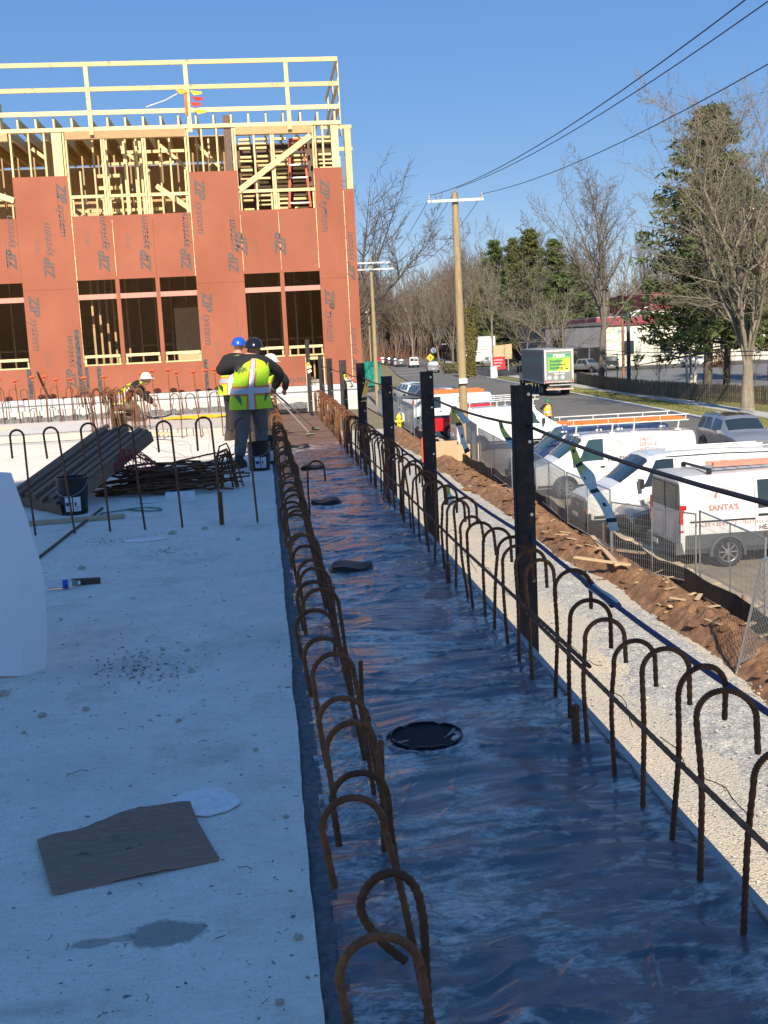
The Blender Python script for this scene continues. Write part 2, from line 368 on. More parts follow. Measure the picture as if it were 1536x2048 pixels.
GLASS = make_glass('vehicle_glass'); GLASST = make_glass('green_tinted_glass', (.03, .065, .06)); PRINT = M('black_print', (.055, .042, .04), .6, 0, .3, 30)
PRINTL = M('grey_print', (.19, .105, .08), .7, 0, .2, 30); PRINTR = M('red_print', (.42, .16, .15), .5, 0, .1, 20); PRINTP = M('pale_red_print', (.62, .42, .41), .5, 0, .1, 20)
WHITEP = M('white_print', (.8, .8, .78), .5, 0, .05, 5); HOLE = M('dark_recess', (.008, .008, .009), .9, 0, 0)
# ------------------------------------------------------------------ setting: deck, street, lot
def struct(o): o['kind'] = 'structure'; return o
def sheet(name, mat, pts, z, thick=.03):
    n = len(pts); mb = MB(); mb.add([(x, y, z) for x, y in pts]+[(x, y, z-thick) for x, y in pts],
        [tuple(range(n)), tuple(range(2*n-1, n-1, -1))]+[(i, n+i, n+(i+1) % n, (i+1) % n) for i in range(n)])
    return struct(mb.build(name, mat))
def ribbon(name, mat, left, right, z, thick=.03):
    n = len(left); mb = MB(); v = []
    for (a, b) in zip(left, right): v += [(a[0], a[1], z), (b[0], b[1], z), (a[0], a[1], z-thick), (b[0], b[1], z-thick)]
    f = []
    for i in range(n-1):
        k = 4*i; f += [(k, k+1, k+5, k+4), (k+2, k+6, k+7, k+3), (k, k+4, k+6, k+2), (k+1, k+3, k+7, k+5)]
    f += [(0, 2, 3, 1), (4*n-4, 4*n-3, 4*n-1, 4*n-2)]
    mb.add(v, f); return struct(mb.build(name, mat))

GROUND = M('dry_ground', (.17, .135, .075), .95, 0, .25, .6, .6, 10, col2=(.24, .20, .10))
sheet('ground', GROUND, [(-900, -300), (900, -300), (900, 1500), (-900, 1500)], GZ-.12, .5)

# deck slab: a fine grid so that its trowelled surface undulates a little, over a solid block
def slab_h(X, Y): return .006*vnoise(X*1.3, Y*1.3, 1)+.004*vnoise(X*5, Y*5, 2)
slab = struct(grid('concrete_slab', -9, .05, -3, 20.95, 120, 900, slab_h, CONC))
_m = slab.data; _c = np.empty(len(_m.vertices)*3, np.float32); _m.vertices.foreach_get('co', _c); _c = _c.reshape(-1, 3); _e = _c[:, 0] > .045
_c[_e, 0] += (.010*vnoise(_c[_e, 1]*2.2, _c[_e, 1]*0, 61)+.004*vnoise(_c[_e, 1]*11, _c[_e, 1]*0, 62)-.003).astype(np.float32); _c[_e, 2] -= .006; _m.vertices.foreach_set('co', _c.ravel()); _m.update()   # chipped edge
body = MB().b2(-22, .03, -14, 30, GZ-.2, -.03).b2(-22, -9, -14, 20.95, -.03, 0).b2(-9, .03, -14, -3, -.03, 0); bo = struct(body.build('deck_block', WCONC))
# raised pour beyond the step, with a broken front edge towards the left
mb = MB(); xs = [-22, -9, -6.2]+[-6.2+.12*i for i in range(1, 53)]
prev = None; v = []; rr = random.Random(3)
for x in xs:
    y = 21.9+(.0 if x > -3.2 else .04*rr.uniform(-1, 1)) - max(0, x+3.2)*.36
    v += [(x, y, .11), (x, 30, .11), (x, y+.01, -.02)]
f = []
for i in range(len(xs)-1): k = 3*i; f += [(k, k+3, k+4, k+1), (k, k+2, k+5, k+3)]
mb.add(v, f); struct(mb.build('raised_slab', M('tan_slab', (.50, .44, .37), .9, 0, .2, 1.2, .3, 40, col2=(.60, .55, .48))))  # raised pour in its own tan concrete tone
# pale band of newer concrete on the left
mb = MB(); rr = random.Random(5); v = []; xs = [-14+.15*i for i in range(73)]
for x in xs: v += [(x, 22.25+.05*rr.uniform(-1, 1)+.05*math.sin(x*3), .118), (x, 25.6+.04*rr.uniform(-1, 1)-(x+3.2)*.12, .118)]
mb.add(v, [(2*i, 2*i+2, 2*i+3, 2*i+1) for i in range(len(xs)-1)]); struct(mb.build('pale_slab_band', M('pale_slab', (.60, .59, .56), .9, 0, .1, 4, .2, 40)))
# rough joint between slab and trench strip
def joint_h(X, Y): return -.024+.012*vnoise(X*60, Y*60, 4)+.008*vnoise(X*25, Y*25, 9)
struct(grid('joint_filler', .025, .118, 1.2, 21, 12, 1500, joint_h, M('joint_filler', (.13, .125, .125), .7, 0, .4, 40, .5, 120)))
# waterproofed strip: wrinkled sheet over a sunk bed
def memb_h(X, Y):
    wx = X+.25*vnoise(X*1.5, Y*.6, 11); wy = Y+.35*vnoise(X*1.1, Y*.7, 12)+.12*vnoise(X*3, Y*2, 13)
    h = .013*vnoise(wx*2.2, wy*13, 14)+.010*vnoise(wx*4.5, wy*30, 15)+.005*vnoise(wx*9, wy*52, 19)
    r = 1-np.abs(2*vnoise(wx*.9, wy*3.2, 16))*1.6; h += .020*np.clip(r-.72, 0, 1)*2.2
    r2 = 1-np.abs(2*vnoise(wx*2.2+9, wy*1.1, 17))*2; h += .014*np.clip(r2-.8, 0, 1)*2.5
    q = np.random.RandomState(5)
    for k in range(130):                             # crisp folds and creases
        cx, cy = q.uniform(.1, 1.25), 1.0+q.rand()**1.6*13; a = q.normal(0, .35)+(q.rand() < .25)*1.2; L = q.uniform(.08, .45); wd = q.uniform(.004, .009); hh = q.uniform(.004, .011)
        dx, dy = X-cx, Y-cy; m = (np.abs(dy) < .6); u = dx*math.cos(a)+dy*math.sin(a); vv = -dx*math.sin(a)+dy*math.cos(a)+.04*np.sin(u*9+k); h += np.where(m, hh*np.exp(-(vv/wd)**2)*np.clip(1-(u/L)**2, 0, 1), 0)
    edge = np.clip((X-1.08)/.18, 0, 1); h += edge*(.012+.02*vnoise(X*14, Y*10, 18))
    return -.035+h
struct(grid('waterproof_membrane', .10, 1.262, 1.0, 18.2, 150, 1700, memb_h, MEMB))
struct(grid('membrane_lap', .10, .40, 1.0, 18.2, 30, 1200, lambda X, Y: memb_h(X, Y)+.006-.02*np.clip((X-.37-.02*vnoise(X*0, Y*2, 55))*30, 0, 1), MEMB))
fb = struct(bx('form_board_bed', DARKPLY, None, .045, 1.262, -3, 26.6, -.5, -.062))
for i in range(16):                                  # stained form boards where the membrane ends
    y = 18.2+i*.52; o = bx('form_board', DARKPLY, fb, .06, 1.26, y, y+.512, -.06, -.025+.006*math.sin(i*2.1))
struct(bx('retaining_wall', M('stone_wall', (.34, .33, .31), .9, 0, .2, 2, .5, 20), None, .05, 1.27, -14, 30, GZ-.2, -.07))
struct(bx('wall_lip', M('wall_lip', (.36, .34, .32), .7, 0, .2, 8, .4, 60), None, 1.264, 1.295, -3, 26.6, -.3, -.012))

# street
RE = [(-60, 22.5), (0, 23.6), (53, 25.3), (71, 26.5), (96, 27.6), (140, 29.4), (177, 31.9), (246, 38.4), (320, 47), (420, 62)]
def er(y):
    for (a, xa), (b, xb) in zip(RE, RE[1:]):
        if y <= b: return xa+(xb-xa)*(y-a)/(b-a)
ys = list(range(-60, 421, 12)); RT = lambda d: [(er(y)+d, y) for y in ys]
ribbon('lot', LOT, [(8.75, y) for y in range(-20, 125, 12)], [(er(y)-10.2, y) for y in range(-20, 125, 12)], GZ)
ribbon('road', ROAD, RT(-10.4), RT(0), GZ+.012)
ribbon('kerb', WCONC, RT(-.02), RT(.32), GZ+.13, .3)
ribbon('verge', GRASS, RT(.30), RT(3.0), GZ+.10, .2)
ribbon('sidewalk', M('sidewalk_concrete', (.44, .42, .39), .9, 0, .15, 1, .2, 30), RT(2.9), RT(4.5), GZ+.115, .2)
ribbon('far_lawn', GRASS, [(er(y)+4.4, y) for y in range(40, 150, 10)], [(46+max(0, (75-y))*.5, y) for y in range(40, 150, 10)], GZ+.09, .2)
far_lot = ribbon('far_lot', M('worn_asphalt', (.17, .165, .155), .9, 0, .15, .4, .3, 30), [(40+max(0, 104-y)*.16, y) for y in range(84, 150, 6)], [(95, y) for y in range(84, 150, 6)], GZ+.125, .2)
ribbon('driveway', M('dark_asphalt', (.06, .058, .056), .85, 0, .2, .5, .2, 30), [(er(y)+.1, y) for y in range(148, 202, 6)], [(75, y) for y in range(148, 202, 6)], GZ+.14, .2)
LINEW = M('road_paint', (.62, .61, .57), .7, 0, .25, 6)
for k in range(3):
    y = 176+k*18; bx('lane_line', LINEW, None, er(y)-10.1, er(y)-4.5, y, y+.5, GZ+.014, GZ+.018)['kind'] = 'structure'
# gravel track and the dirt bank along the lot
struct(grid('gravel_track', 1.25, 7.4, -12, 70, 60, 400, lambda X, Y: GZ+.02+.05*vnoise(X*1.2, Y*.5, 31)+.02*vnoise(X*5, Y*5, 32), GRAV))
def gg(X, Y): return GZ+.075+.05*vnoise(X*2, Y*2, 33)+.05*vnoise(X*9, Y*9, 34)-.09*np.clip(np.abs(X-6.35-.5*vnoise(X*0+1, Y*.35, 35))*1.5-.45, 0, 1)
struct(grid('loose_stone_bank', 4.9, 7.6, 6, 66, 60, 900, gg, GREYGRAV))
def dd(X, Y):
    c = 7.75+.45*vnoise(X*0+3, Y*.3, 36); t = np.clip(1-np.abs(X-c)/.95, 0, 1); t = t*t*(3-2*t)
    return GZ-.1+t*(.42+.25*vnoise(X*1.7, Y*1.7, 37))+t*(.16*vnoise(X*6, Y*6, 38)+.09*vnoise(X*15, Y*15, 39))
struct(grid('dirt_bank', 6.5, 8.75, 5, 66, 70, 1300, dd, DIRT))
bank = lambda x, y: float(dd(np.array([[x]]), np.array([[y]]))[0, 0])
# ------------------------------------------------------------------ timber-framed building at the end of the deck
BY = 27.0
bld = thing('wood_frame_building', 'unfinished building with red sheathing panels, open timber framing and guard rails on top', 'building', (-3.5, BY, 0))
class P:                                             # parts are modelled in world space, then moved under the Empty
    @staticmethod
    def put(o, par=bld):
        o.parent = par
        if par is bld: o.matrix_parent_inverse = Matrix.Translation((3.5, -BY, 0))
        return o
def bp(name, mat, x0, x1, y0, y1, z0, z1): return P.put(bx(name, mat, None, x0, x1, y0, y1, z0, z1))
bp('foundation', WCONC, -16, 2.40, BY-.42, BY+.3, .0, .36)
bp('foundation', M('block_wall', (.56, .55, .53), .9, 0, .12, 5, .4, 40), -16, 2.43, BY-.16, BY+.3, .36, .612)
bp('sill_flashing', GALV, -16, 2.42, BY-.19, BY-.155, .47, .49)
bk = MB(); rr = random.Random(4)                     # tarred footing with torn white film
for i in range(150):
    x = -14+i*.1; bk.b2(x, x+.099, BY-.62-.05*rr.random(), BY-.42, .1, .2+.05*rr.random())
P.put(bk.build('tarred_footing', M('tarred_film', (.03, .03, .032), .5, 0, 0, 22, .5, 40, col2=(.25, .25, .25))))
# sheathing panels: (x0, x1, z0, z1)
ZB, Z1, HEAD, S1, S2, TOP = .62, 3.15, 3.33, 1.34, 4.80, 5.72
pan = []
def panel(x0, x1, z0, z1, y=BY):
    o = MB().b2(x0+.002, x1-.002, y, y+.012, z0+.002, z1-.002).build('sheathing_panel', ZIP); P.put(o); pan.append((x0, x1, z0, z1, o)); return o
for (x0, x1) in ((-5.46, -4.2), (-1.44, -.3), (1.5, 2.18)):
    panel(x0, x1, ZB, Z1); panel(x0, x1, Z1, TOP)
panel(2.18, 2.43, ZB, 3.09, BY+.02); panel(2.18, 2.43, 3.09, 5.22, BY+.02)
for x0, x1 in ((-4.2, -3.28), (-3.28, -2.35), (-2.35, -1.44)):
    panel(x0, x1, HEAD, S2)
panel(-4.2, -1.44, ZB, S1)
panel(-.3, .6, HEAD, S2); panel(.6, 1.5, HEAD, S2); panel(-.3, 1.03, ZB, S1)
panel(1.03, 1.5, 1.30, S1)
for x0, x1 in ((-8.24, -6.85), (-6.85, -5.46)): panel(x0, x1, HEAD, S2); panel(x0, x1, ZB, S1)
panel(-9.46, -8.24, ZB, Z1); panel(-9.46, -8.24, Z1, TOP); panel(-13, -9.46, ZB, TOP)
# ground-floor window frames, mullions, transoms and guard boards
RAW = LUMX
def win(x0, x1, muls):
    edges = [x0]+[m for m in muls]+[x1]
    for m in muls: P.put(MB().b2(m-.047, m+.047, BY-.004, BY+.012, S1, HEAD).b2(m-.05, m+.05, BY+.013, BY+.15, S1, HEAD).build('mullion', ZIP))
    for a, b in zip(edges, edges[1:]):
        a2 = a+(.048 if a in muls else 0); b2 = b-(.048 if b in muls else 0)
        bp('transom', M('pink_sheathing', (.56, .25, .19), .6, 0, .1, 3), a2, b2, BY+.002, BY+.14, 2.885, 3.0)
        bp('guard_board', LUMX, a2+.02, b2-.02, BY-.03, BY+.008, 1.52, 1.585)
        bp('window_sill', LUMX, a2, b2, BY-.006, BY+.15, S1-.005, S1+.028)
        for xx in (a2+.035, b2-.035): bp('guard_post', LUM, xx-.018, xx+.018, BY+.009, BY+.05, S1+.03, 1.55)
win(-4.2, -1.44, [-3.28, -2.345]); win(-.3, 1.5, [.6]); win(-8.24, -5.46, [-7.3, -6.4])
# small framed hole beside the strip
bp('hole_frame', LUM, 1.035, 1.075, BY-.004, BY+.14, ZB, 1.30); bp('hole_frame', LUM, 1.44, 1.497, BY-.004, BY+.14, ZB, 1.297); bp('hole_frame', LUMX, 1.076, 1.439, BY-.003, BY+.14, 1.23, 1.297)
# black seam tape
for x, z0, z1, w in ((-4.32, .66, 2.2, .10), (-4.16, .64, 1.31, .07), (-3.88, .64, 1.31, .09), (-5.5, .64, 1.33, .1), (-1.36, .64, 1.36, .09)):
    mb = MB(); n = 14
    for i in range(n):
        za = z0+(z1-z0)*i/n; zb = z0+(z1-z0)*(i+1)/n
        mb.b2(x-w/2+.002*math.sin(i*3), x+w/2+.003*math.sin(i*5), BY-.004, BY-.0005, za, zb-.0005)
    P.put(mb.build('seam_tape', M('seam_tape', (.02, .02, .022), .35, 0, 0, 12, .3, 50, col2=(.12, .12, .12))))
# raw pale edges showing at some panel joints
for x, z0, z1 in ((-4.2, 3.34, 5.7), (-1.44, 3.34, 5.7), (.6, 3.4, 4.75), (2.176, .7, 5.2), (-.3, 3.4, 4.7), (-4.2, 1.4, 3.3), (1.5, 3.4, 5.6), (-3.28, 3.4, 4.7)):
    mb = MB(); n = 16
    for i in range(n):
        za = z0+(z1-z0)*i/n; w_ = .004+.006*abs(math.sin(i*2.7+x)); mb.b2(x-w_, x+w_*.6, BY-.003, BY-.0006, za, za+(z1-z0)/n*.93)
    P.put(mb.build('raw_panel_edge', LUM))
# lettering
def logo(x, z0, z1, up, horiz=False, part=False, y=BY):
    H = z1-z0; mb = MB(); s = H/3.75
    ax, ay = ((1, 0, 0), (0, 0, 1)) if horiz else (((0, 0, 1), (-1, 0, 0)) if up else ((0, 0, -1), (1, 0, 0)))
    o = Vector((x, y-.003, z0 if (up or horiz) else z1))
    if horiz: s = .92/3.75; o = Vector((x, y-.003, z0))
    w = text_into(mb, 'ZIP', ax, ay, o, size=s*1.12, shear=.25, off=.012)
    if not part: text_into(mb, 'system', ax, ay, o+Vector(ax)*(w+s*.02)-Vector(ay)*s*.06, size=s*.98, shear=.3, off=.002)
    host = None
    for (a, b, c, d, p) in pan:
        if a <= x <= b and c-.1 <= (z0+.1) <= d: host = p
    ob = mb.build('printed_logo', PRINTL if False else M('panel_print', (.11, .075, .07), .6, 0, .35, 14))
    P.put(ob); 
    if host: ob.parent = host; ob.matrix_parent_inverse = Matrix()
def ztop(x, y): return atY(x, y, BY)
for (x, ya, yb, up) in ((22, 450, 540, 1), (97, 465, 557, 1), (124, 367, 455, 0), (207, 452, 543, 1), (290, 450, 542, 1), (371, 447, 540, 1), (400, 358, 449, 0), (466, 457, 546, 1), (650, 358, 446, 0), (70, 592, 683, 0), (142, 690, 778, 1), (415, 584, 672, 0), (660, 578, 665, 0)):
    a = ztop(x, ya); b = ztop(x, yb); logo((a.x+b.x)/2, b.z, a.z, bool(up))
for (x, ya, yb) in ((699, 480, 560), (705, 672, 745)):
    a = ztop(x, ya); b = ztop(x, yb); logo((a.x+b.x)/2+.02, b.z, a.z, True, y=BY+.02)
logo(ztop(540, 760).x, ztop(540, 760).z, 1, True, horiz=True)
for x in (485, 562): a = ztop(x, 440); b = ztop(x, 540); logo((a.x+b.x)/2, b.z+.35, a.z+.35, True, part=True)
rr = random.Random(11)                               # small print: unreadable dashes
for (x0, x1, z0, z1, p) in list(pan):
    if x1-x0 < .5 or x1-x0 > 2 or x1 < -6: continue
    for fx, L in ((.78, .75), (.84, .55), (.30, .0)):
        mb = MB(); zc = (z0+z1)/2+rr.uniform(-.2, .2)*(z1-z0); x = x0+fx*(x1-x0)
        if L:
            z = zc-min(L, (z1-z0)*.6)/2; ze = z+min(L, (z1-z0)*.6)
            while z < ze:
                h = rr.uniform(.015, .06); mb.b2(x, x+rr.choice((.014, .02)), BY-.003, BY-.001, z, z+h); z += h+rr.uniform(.006, .02)
        else:
            if rr.random() < .4: continue
            for k in range(3): mb.b2(x+k*.03, x+k*.03+.018, BY-.003, BY-.001, zc, zc+.14)
            for q in ((0, .2), (.12, .2), (0, .2)): pass
            mb.b2(x, x+.1, BY-.003, BY-.001, zc+.2, zc+.21); mb.b2(x, x+.1, BY-.003, BY-.001, zc+.31, zc+.32); mb.b2(x, x+.01, BY-.003, BY-.001, zc+.21, zc+.31); mb.b2(x+.09, x+.1, BY-.003, BY-.001, zc+.21, zc+.31); mb.b2(x+.03, x+.07, BY-.003, BY-.001, zc+.24, zc+.28)
        o = P.put(mb.build('small_print', PRINTL)); o.parent = p; o.matrix_parent_inverse = Matrix()
# first-floor studs, plates, headers
FY0, FY1 = BY+.014, BY+.15
def stud(x, w=.04, z0=S2, z1=6.70, mat=LUM): bp('stud', mat, x-w/2, x+w/2, FY0, FY1, z0, z1)
for x in (-5.43, -5.02, -4.67): stud(x, .04, TOP-1)
bp('post', LUM, -4.50, -4.28, FY0, FY1, S2, 6.70)
for x in (-4.24, -4.185, -3.385, -3.33, -2.45, -2.395, -1.46, -1.40, -1.08, -.73, -.36, -.31, .53, .58, 1.515, 1.57, 1.75): stud(x)
bp('post', DARKPLY, -.56, -.40, FY0+.02, FY1+.3, S2, 6.98); stud(.13, .04)
bp('post', LUM, 1.95, 2.12, FY0, FY1, S2, 6.70); bp('post', LUM, 2.27, 2.42, FY0+.02, FY1+.1, 5.2, 6.62)
for x in (-5.9, -6.5, -7.1, -7.7, -8.3, -8.9, -9.5, -10.3, -11.1): stud(x)
bp('top_plate', LUMX, -13, 2.2, BY-.01, FY1+.01, 6.70, 6.785); bp('bottom_plate', LUMX, -13, 2.16, FY0, FY1, S2-.06, S2-.001)
for a, b in ((-4.2, -1.46), (-.29, 1.49), (-8.2, -5.48)): bp('header_beam', LVL, a, b, BY-.006, FY1, 6.525, 6.698)
for a, b in ((-4.16, -3.41), (-3.31, -2.47), (-2.37, -1.48), (-.28, .5), (.6, 1.49), (-6.8, -5.48)):
    bp('guard_board', LUMX, a, b, BY-.02, BY+.012, 5.2, 5.27)
    for xx in (a+.03, b-.03): bp('guard_post', LUM, xx-.018, xx+.018, BY-.001+.014, BY+.05, S2, 5.24)
P.put(MB().bar((-.27, BY-.03, 5.27), (1.47, BY-.03, 6.46), .035, .13).build('brace', LUMX)); P.put(MB().bar((-6.8, BY-.03, 5.7), (-5.46, BY-.03, 5.2), .035, .13).build('brace', LUMX))
P.put(MB().bar((-2.3, BY+1.2, 5.6), (-1.3, BY+1.0, 4.85), .035, .12).build('brace', LUMX))
for i in range(33):                                  # roof joists running back
    x = -10.9+i*.405; o = MB().b2(x-.02, x+.02, BY+.02, BY+5.6, 6.79, 7.03).build('joist', LUMX); P.put(o)
for z in (7.045, 7.56, 8.11):
    bp('guard_rail', LUMX, -13, 2.19, BY-.05, BY-.012, z, z+.10)
for x in (-10.4, -8.15, -5.87, -3.58, -1.33, .98): P.put(MB().bar((x-.01, BY-.07, 8.12), (x+.01, BY-.07, 6.6), .095, .038, (0, 1, 0)).build('guard_rail_post', LUM))
for z in (7.05, 7.55, 8.10): bp('guard_rail', LUM, 2.15, 2.19, BY-.01, BY+4.2, z, z+.095)
for y in (.35, 2.2, 4.1): bp('guard_rail_post', LUM, 2.192, 2.23, BY+y, BY+y+.09, 6.5, 8.2)
for z in (6.86, 7.45): bp('guard_rail', LUMX, 2.0, 2.86, BY+4.6, BY+4.64, z, z+.1); bp('guard_rail', LUM, 2.82, 2.86, BY+4.7, BY+7, z, z+.1)
for x in (2.05, 2.75): bp('guard_rail_post', LUM, x-.02, x+.02, BY+4.65, BY+4.74, 5.6, 7.5)
for x in (2.26, 2.5, 2.66): bp('stud', LUM, x-.02, x+.02, BY+4.75, BY+4.85, 4.2, 6.8)
# floors, back walls and rooms behind the openings
bp('floor_deck', PLY, -13, 2.16, FY1+.01, BY+7, 4.55, 4.72); bp('ground_slab', WCONC, -13, 2.16, FY1+.01, BY+7, .3, .64)
bp('side_wall', ZIP, 2.15, 2.165, FY1+.02, BY+7, .62, 5.6); bp('end_wall', ZIP, -13, -12.98, FY1+.02, BY+7, .62, 5.6)
bp('back_wall', PLY, -13, 2.14, BY+6.9, BY+6.95, .64, 7.0)
bp('shade_ceiling', PLY, -13, -.45, BY+2.9, BY+6.8, 7.035, 7.06)  # partial ceiling added so that the upper rooms stay dark
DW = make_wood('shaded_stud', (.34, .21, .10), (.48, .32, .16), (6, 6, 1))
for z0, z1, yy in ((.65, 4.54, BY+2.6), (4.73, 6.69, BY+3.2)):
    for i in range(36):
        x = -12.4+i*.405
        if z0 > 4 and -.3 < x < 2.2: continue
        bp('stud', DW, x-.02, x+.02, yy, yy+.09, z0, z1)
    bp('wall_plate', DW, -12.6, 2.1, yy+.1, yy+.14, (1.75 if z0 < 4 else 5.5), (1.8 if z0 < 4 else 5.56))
bp('wall_board', PLY, -2.2, -1.2, BY+2.5, BY+2.515, .65, 2.7); bp('wall_board', PLY, -4.9, -3.6, BY+3.1, BY+3.115, 4.73, 5.5); bp('partition', PLY, -4.75, -4.7, BY+.3, BY+3, 4.73, 6.6)
for z in (4.95, 5.2, 5.5, 5.8, 6.1): bp('blocking', LUMX, -4.0, -3.35, BY+3.0, BY+3.09, z, z+.09)
for x in (-3.0, -2.75, -2.62): bp('stud', LUM, x-.03, x+.03, BY+1.1, BY+1.2, 4.73, 6.65)
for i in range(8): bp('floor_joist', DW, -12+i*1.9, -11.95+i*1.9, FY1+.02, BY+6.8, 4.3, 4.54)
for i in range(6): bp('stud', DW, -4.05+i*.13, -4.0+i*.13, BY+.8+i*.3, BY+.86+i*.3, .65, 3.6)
for i in range(14): x = -4.0+i*.27+.06*math.sin(i*7); z1_ = 6.68 if i % 3 else 5.9; bp('stud', LUM, x-.02, x+.02, BY+.55+.22*(i % 4), BY+.62+.22*(i % 4), 4.73, z1_)
for k, z in enumerate((5.05, 6.15, 6.42)): bp('blocking', LUMX, -4.1+.5*k, -2.2+.35*k, BY+1.45, BY+1.5, z, z+.07)
for x0, x1 in ((-5.3, -4.5), (-3.2, -2.5), (-2.2, -1.5), (-1.3, -.7)): P.put(MB().bar((x0, BY+1.9, 6.68), (x1, BY+1.9, 6.05), .04, .08).build('brace', LUMX))
# bright strapping inside the open bay: rows of pale boards on a back frame
for i in range(19):
    z = 4.80+i*.105
    for (a, b) in ((-.25, .08), (.16, .5), (.62, 1.0), (1.04, 1.46), (1.6, 2.1)):
        if rr.random() < .15: continue
        bp('strapping_board', LUMX, a+rr.uniform(0, .05), b-rr.uniform(0, .06), BY+1.6+rr.uniform(0, .15), BY+1.68+.15, z, z+rr.uniform(.035, .06))
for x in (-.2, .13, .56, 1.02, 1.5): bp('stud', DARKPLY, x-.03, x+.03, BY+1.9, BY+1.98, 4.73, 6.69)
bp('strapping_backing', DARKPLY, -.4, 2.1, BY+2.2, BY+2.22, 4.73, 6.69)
# things left in and on the building
lad = thing('step_ladder', 'orange step ladder standing behind the open upper bay of the red building', 'ladder', (1.15, BY+.55, 4.721))
ORG = M('orange_fibreglass', (.62, .08, .02), .5, 0, .15, 10); WRG = M('pale_metal', (.7, .7, .68), .4, .3, .1, 10)
for s in (-1, 1): MB().bar((s*.27, 0, 0), (s*.15, .12, 1.75), .05, .03, (0, 1, 0)).build('side_rail', ORG, lad); MB().bar((s*.27, .7, 0), (s*.16, .2, 1.74), .04, .03, (0, 1, 0)).build('rear_rail', ORG, lad)
for i in range(5): z = .28+i*.3; MB().box((0, .02+z*.068, z), (.50-.1*z/1.0*.6, .07, .035)).build('step', WRG, lad)
MB().box((0, .15, 1.76), (.36, .2, .06)).build('top_cap', ORG, lad)
fl = thing('flag_line', 'rope of yellow, orange and red pennants tied to the roof guard rail', 'flags', (-1.35, BY-.1, 7.0))
MB().tube([(-.95, .1, .2), (-.5, .08, .33), (-.1, .05, .52), (.0, 0, .55)], .012, 6).build('rope', M('white_rope', (.7, .68, .6), .9), fl)
for i, (c, x, z) in enumerate((((.75, .4, .03), -.1, .5), ((.8, .6, .03), .22, .47), ((.5, .03, .03), .25, .34), ((.6, .05, .02), .2, .22), ((.75, .45, .03), .28, .05))):
    MB().prism([(x-.14, z+.05), (x+.12, z+.02), (x+.14, z-.03), (x-.05, z-.06)], -.012+i*.004, -.008+i*.004).build('pennant', M('pennant_%d' % i, c, .8), fl)
MB().box((-.02, -.02, .22), (.06, .02, .5)).build('orange_strip', M('orange_strip', (.7, .16, .02), .8), fl)
for nm, x, z, c, lb in (('lumber_block', -6.0, 7.1, 0, 'block of pale lumber standing on the roof behind the guard rail'),):
    tag(MB().box((x, BY+.8, 7.04+.26), (.5, .4, .5)).build(nm, LUM), lb, 'lumber')
# ------------------------------------------------------------------ unseen tall wing, added behind the viewer to shade the near deck
wing = thing('shade_wing', 'unseen red sheathed wing added behind the near end of the deck to shade it', 'building', (-8, -4, 0))
WY = -13.0                                           # its front; the roof rises to the right to slant the shadow edge
def roofz(x): return (15.6-WY+(x+3.0)*.58)*math.tan(SUN_EL)
mb = MB(); p = [(-6.5, GZ), (.75, GZ), (.75, roofz(.75)), (-6.5, roofz(-6.5))]
mb.prism([(x+8, z) for x, z in p], WY-9+4, WY+4); mb.build('wall', ZIP, wing)
mb = MB(); mb.prism([(x+8, z) for x, z in ((-6.6, roofz(-6.5)+.002), (.8, roofz(.75)+.002), (.8, roofz(.75)+.05), (-6.6, roofz(-6.5)+.05))], WY-9.1+4, WY+4.05); mb.build('roof', BLACKM, wing)
for k in range(3):
    for i in range(2): MB().b2(5.4-i*4, 7-i*4, WY+3.99, WY+4.01, 1.2+k*3.4, 3.2+k*3.4).build('window', HOLE, wing)
# ------------------------------------------------------------------ reinforcing bars standing along the strip
def rebar_pts(path, step=.012):
    P_ = [Vector(p) for p in path]; path = []        # Catmull-Rom through the given bends
    for i in range(len(P_)-1):
        a, b, c, d = P_[max(i-1, 0)], P_[i], P_[i+1], P_[min(i+2, len(P_)-1)]; far = (c-b).length > .25
        for k in range(1 if far else 5): t = k/5; path.append(b if far else .5*((2*b)+(c-a)*t+(2*a-5*b+4*c-d)*t*t+(3*b-a-3*c+d)*t**3))
    path.append(P_[-1]); out = []
    for a, b in zip(path, path[1:]):
        a = Vector(a); b = Vector(b); n = max(1, int((b-a).length/step))
        out += [a.lerp(b, i/n) for i in range(n)]
    return out+[Vector(path[-1])]
def ribbed(path, r, n=8, rib=.16, step=.012):
    p = rebar_pts(path, step); mb = MB(); mb.tube(p, [r*(1+(rib if i % 2 else -rib*.4)) for i in range(len(p))], n); return mb
def hook_path(H, rad, tail, side=1, wob=0, seed=0):
    q = random.Random(seed); p = [(0, 0, -.12), (wob*.5, 0, H*.45), (0, 0, H-rad-.02)]
    for i in range(0, 13): a = math.pi*i/12; p.append((side*(rad-rad*math.cos(a)), 0, H-rad+rad*math.sin(a)))
    p.append((side*(2*rad+.003), 0, H-rad-tail)); return p
hookR = [ribbed(hook_path(.50+.02*i, .078+.004*(i % 3), .10+.02*(i % 2), 1, .012*(i-2), i), .0088).mesh('rebar_hook', RUST, True, 80) for i in range(5)]
hookL = [ribbed(hook_path(.49+.02*i, .074+.004*(i % 3), .12+.025*(i % 2), -1, .01*(i-2), i), .0088).mesh('rebar_hook', RUST, True, 80) for i in range(5)]
rg = random.Random(21)
def hook(me, x, y, rz=0, lean=(0, 0), label='', group='', z=-.03):
    o = link('rebar_hook', me); o.location = (x, y, z); o.rotation_euler = (lean[0], lean[1], rz)
    return tag(o, label, 'rebar', group)
def LR(y): return 'rusty hooked rebar in the shaded part of the row along the outer edge' if y < 16.5 else 'sunlit orange hooked rebar crowding the outer edge before the red wall'
def LL(y): return 'rusty hooked rebar in the shaded part of the row along the slab edge' if y < 16.8 else 'sunlit orange hooked rebar along the slab edge beside the form boards'
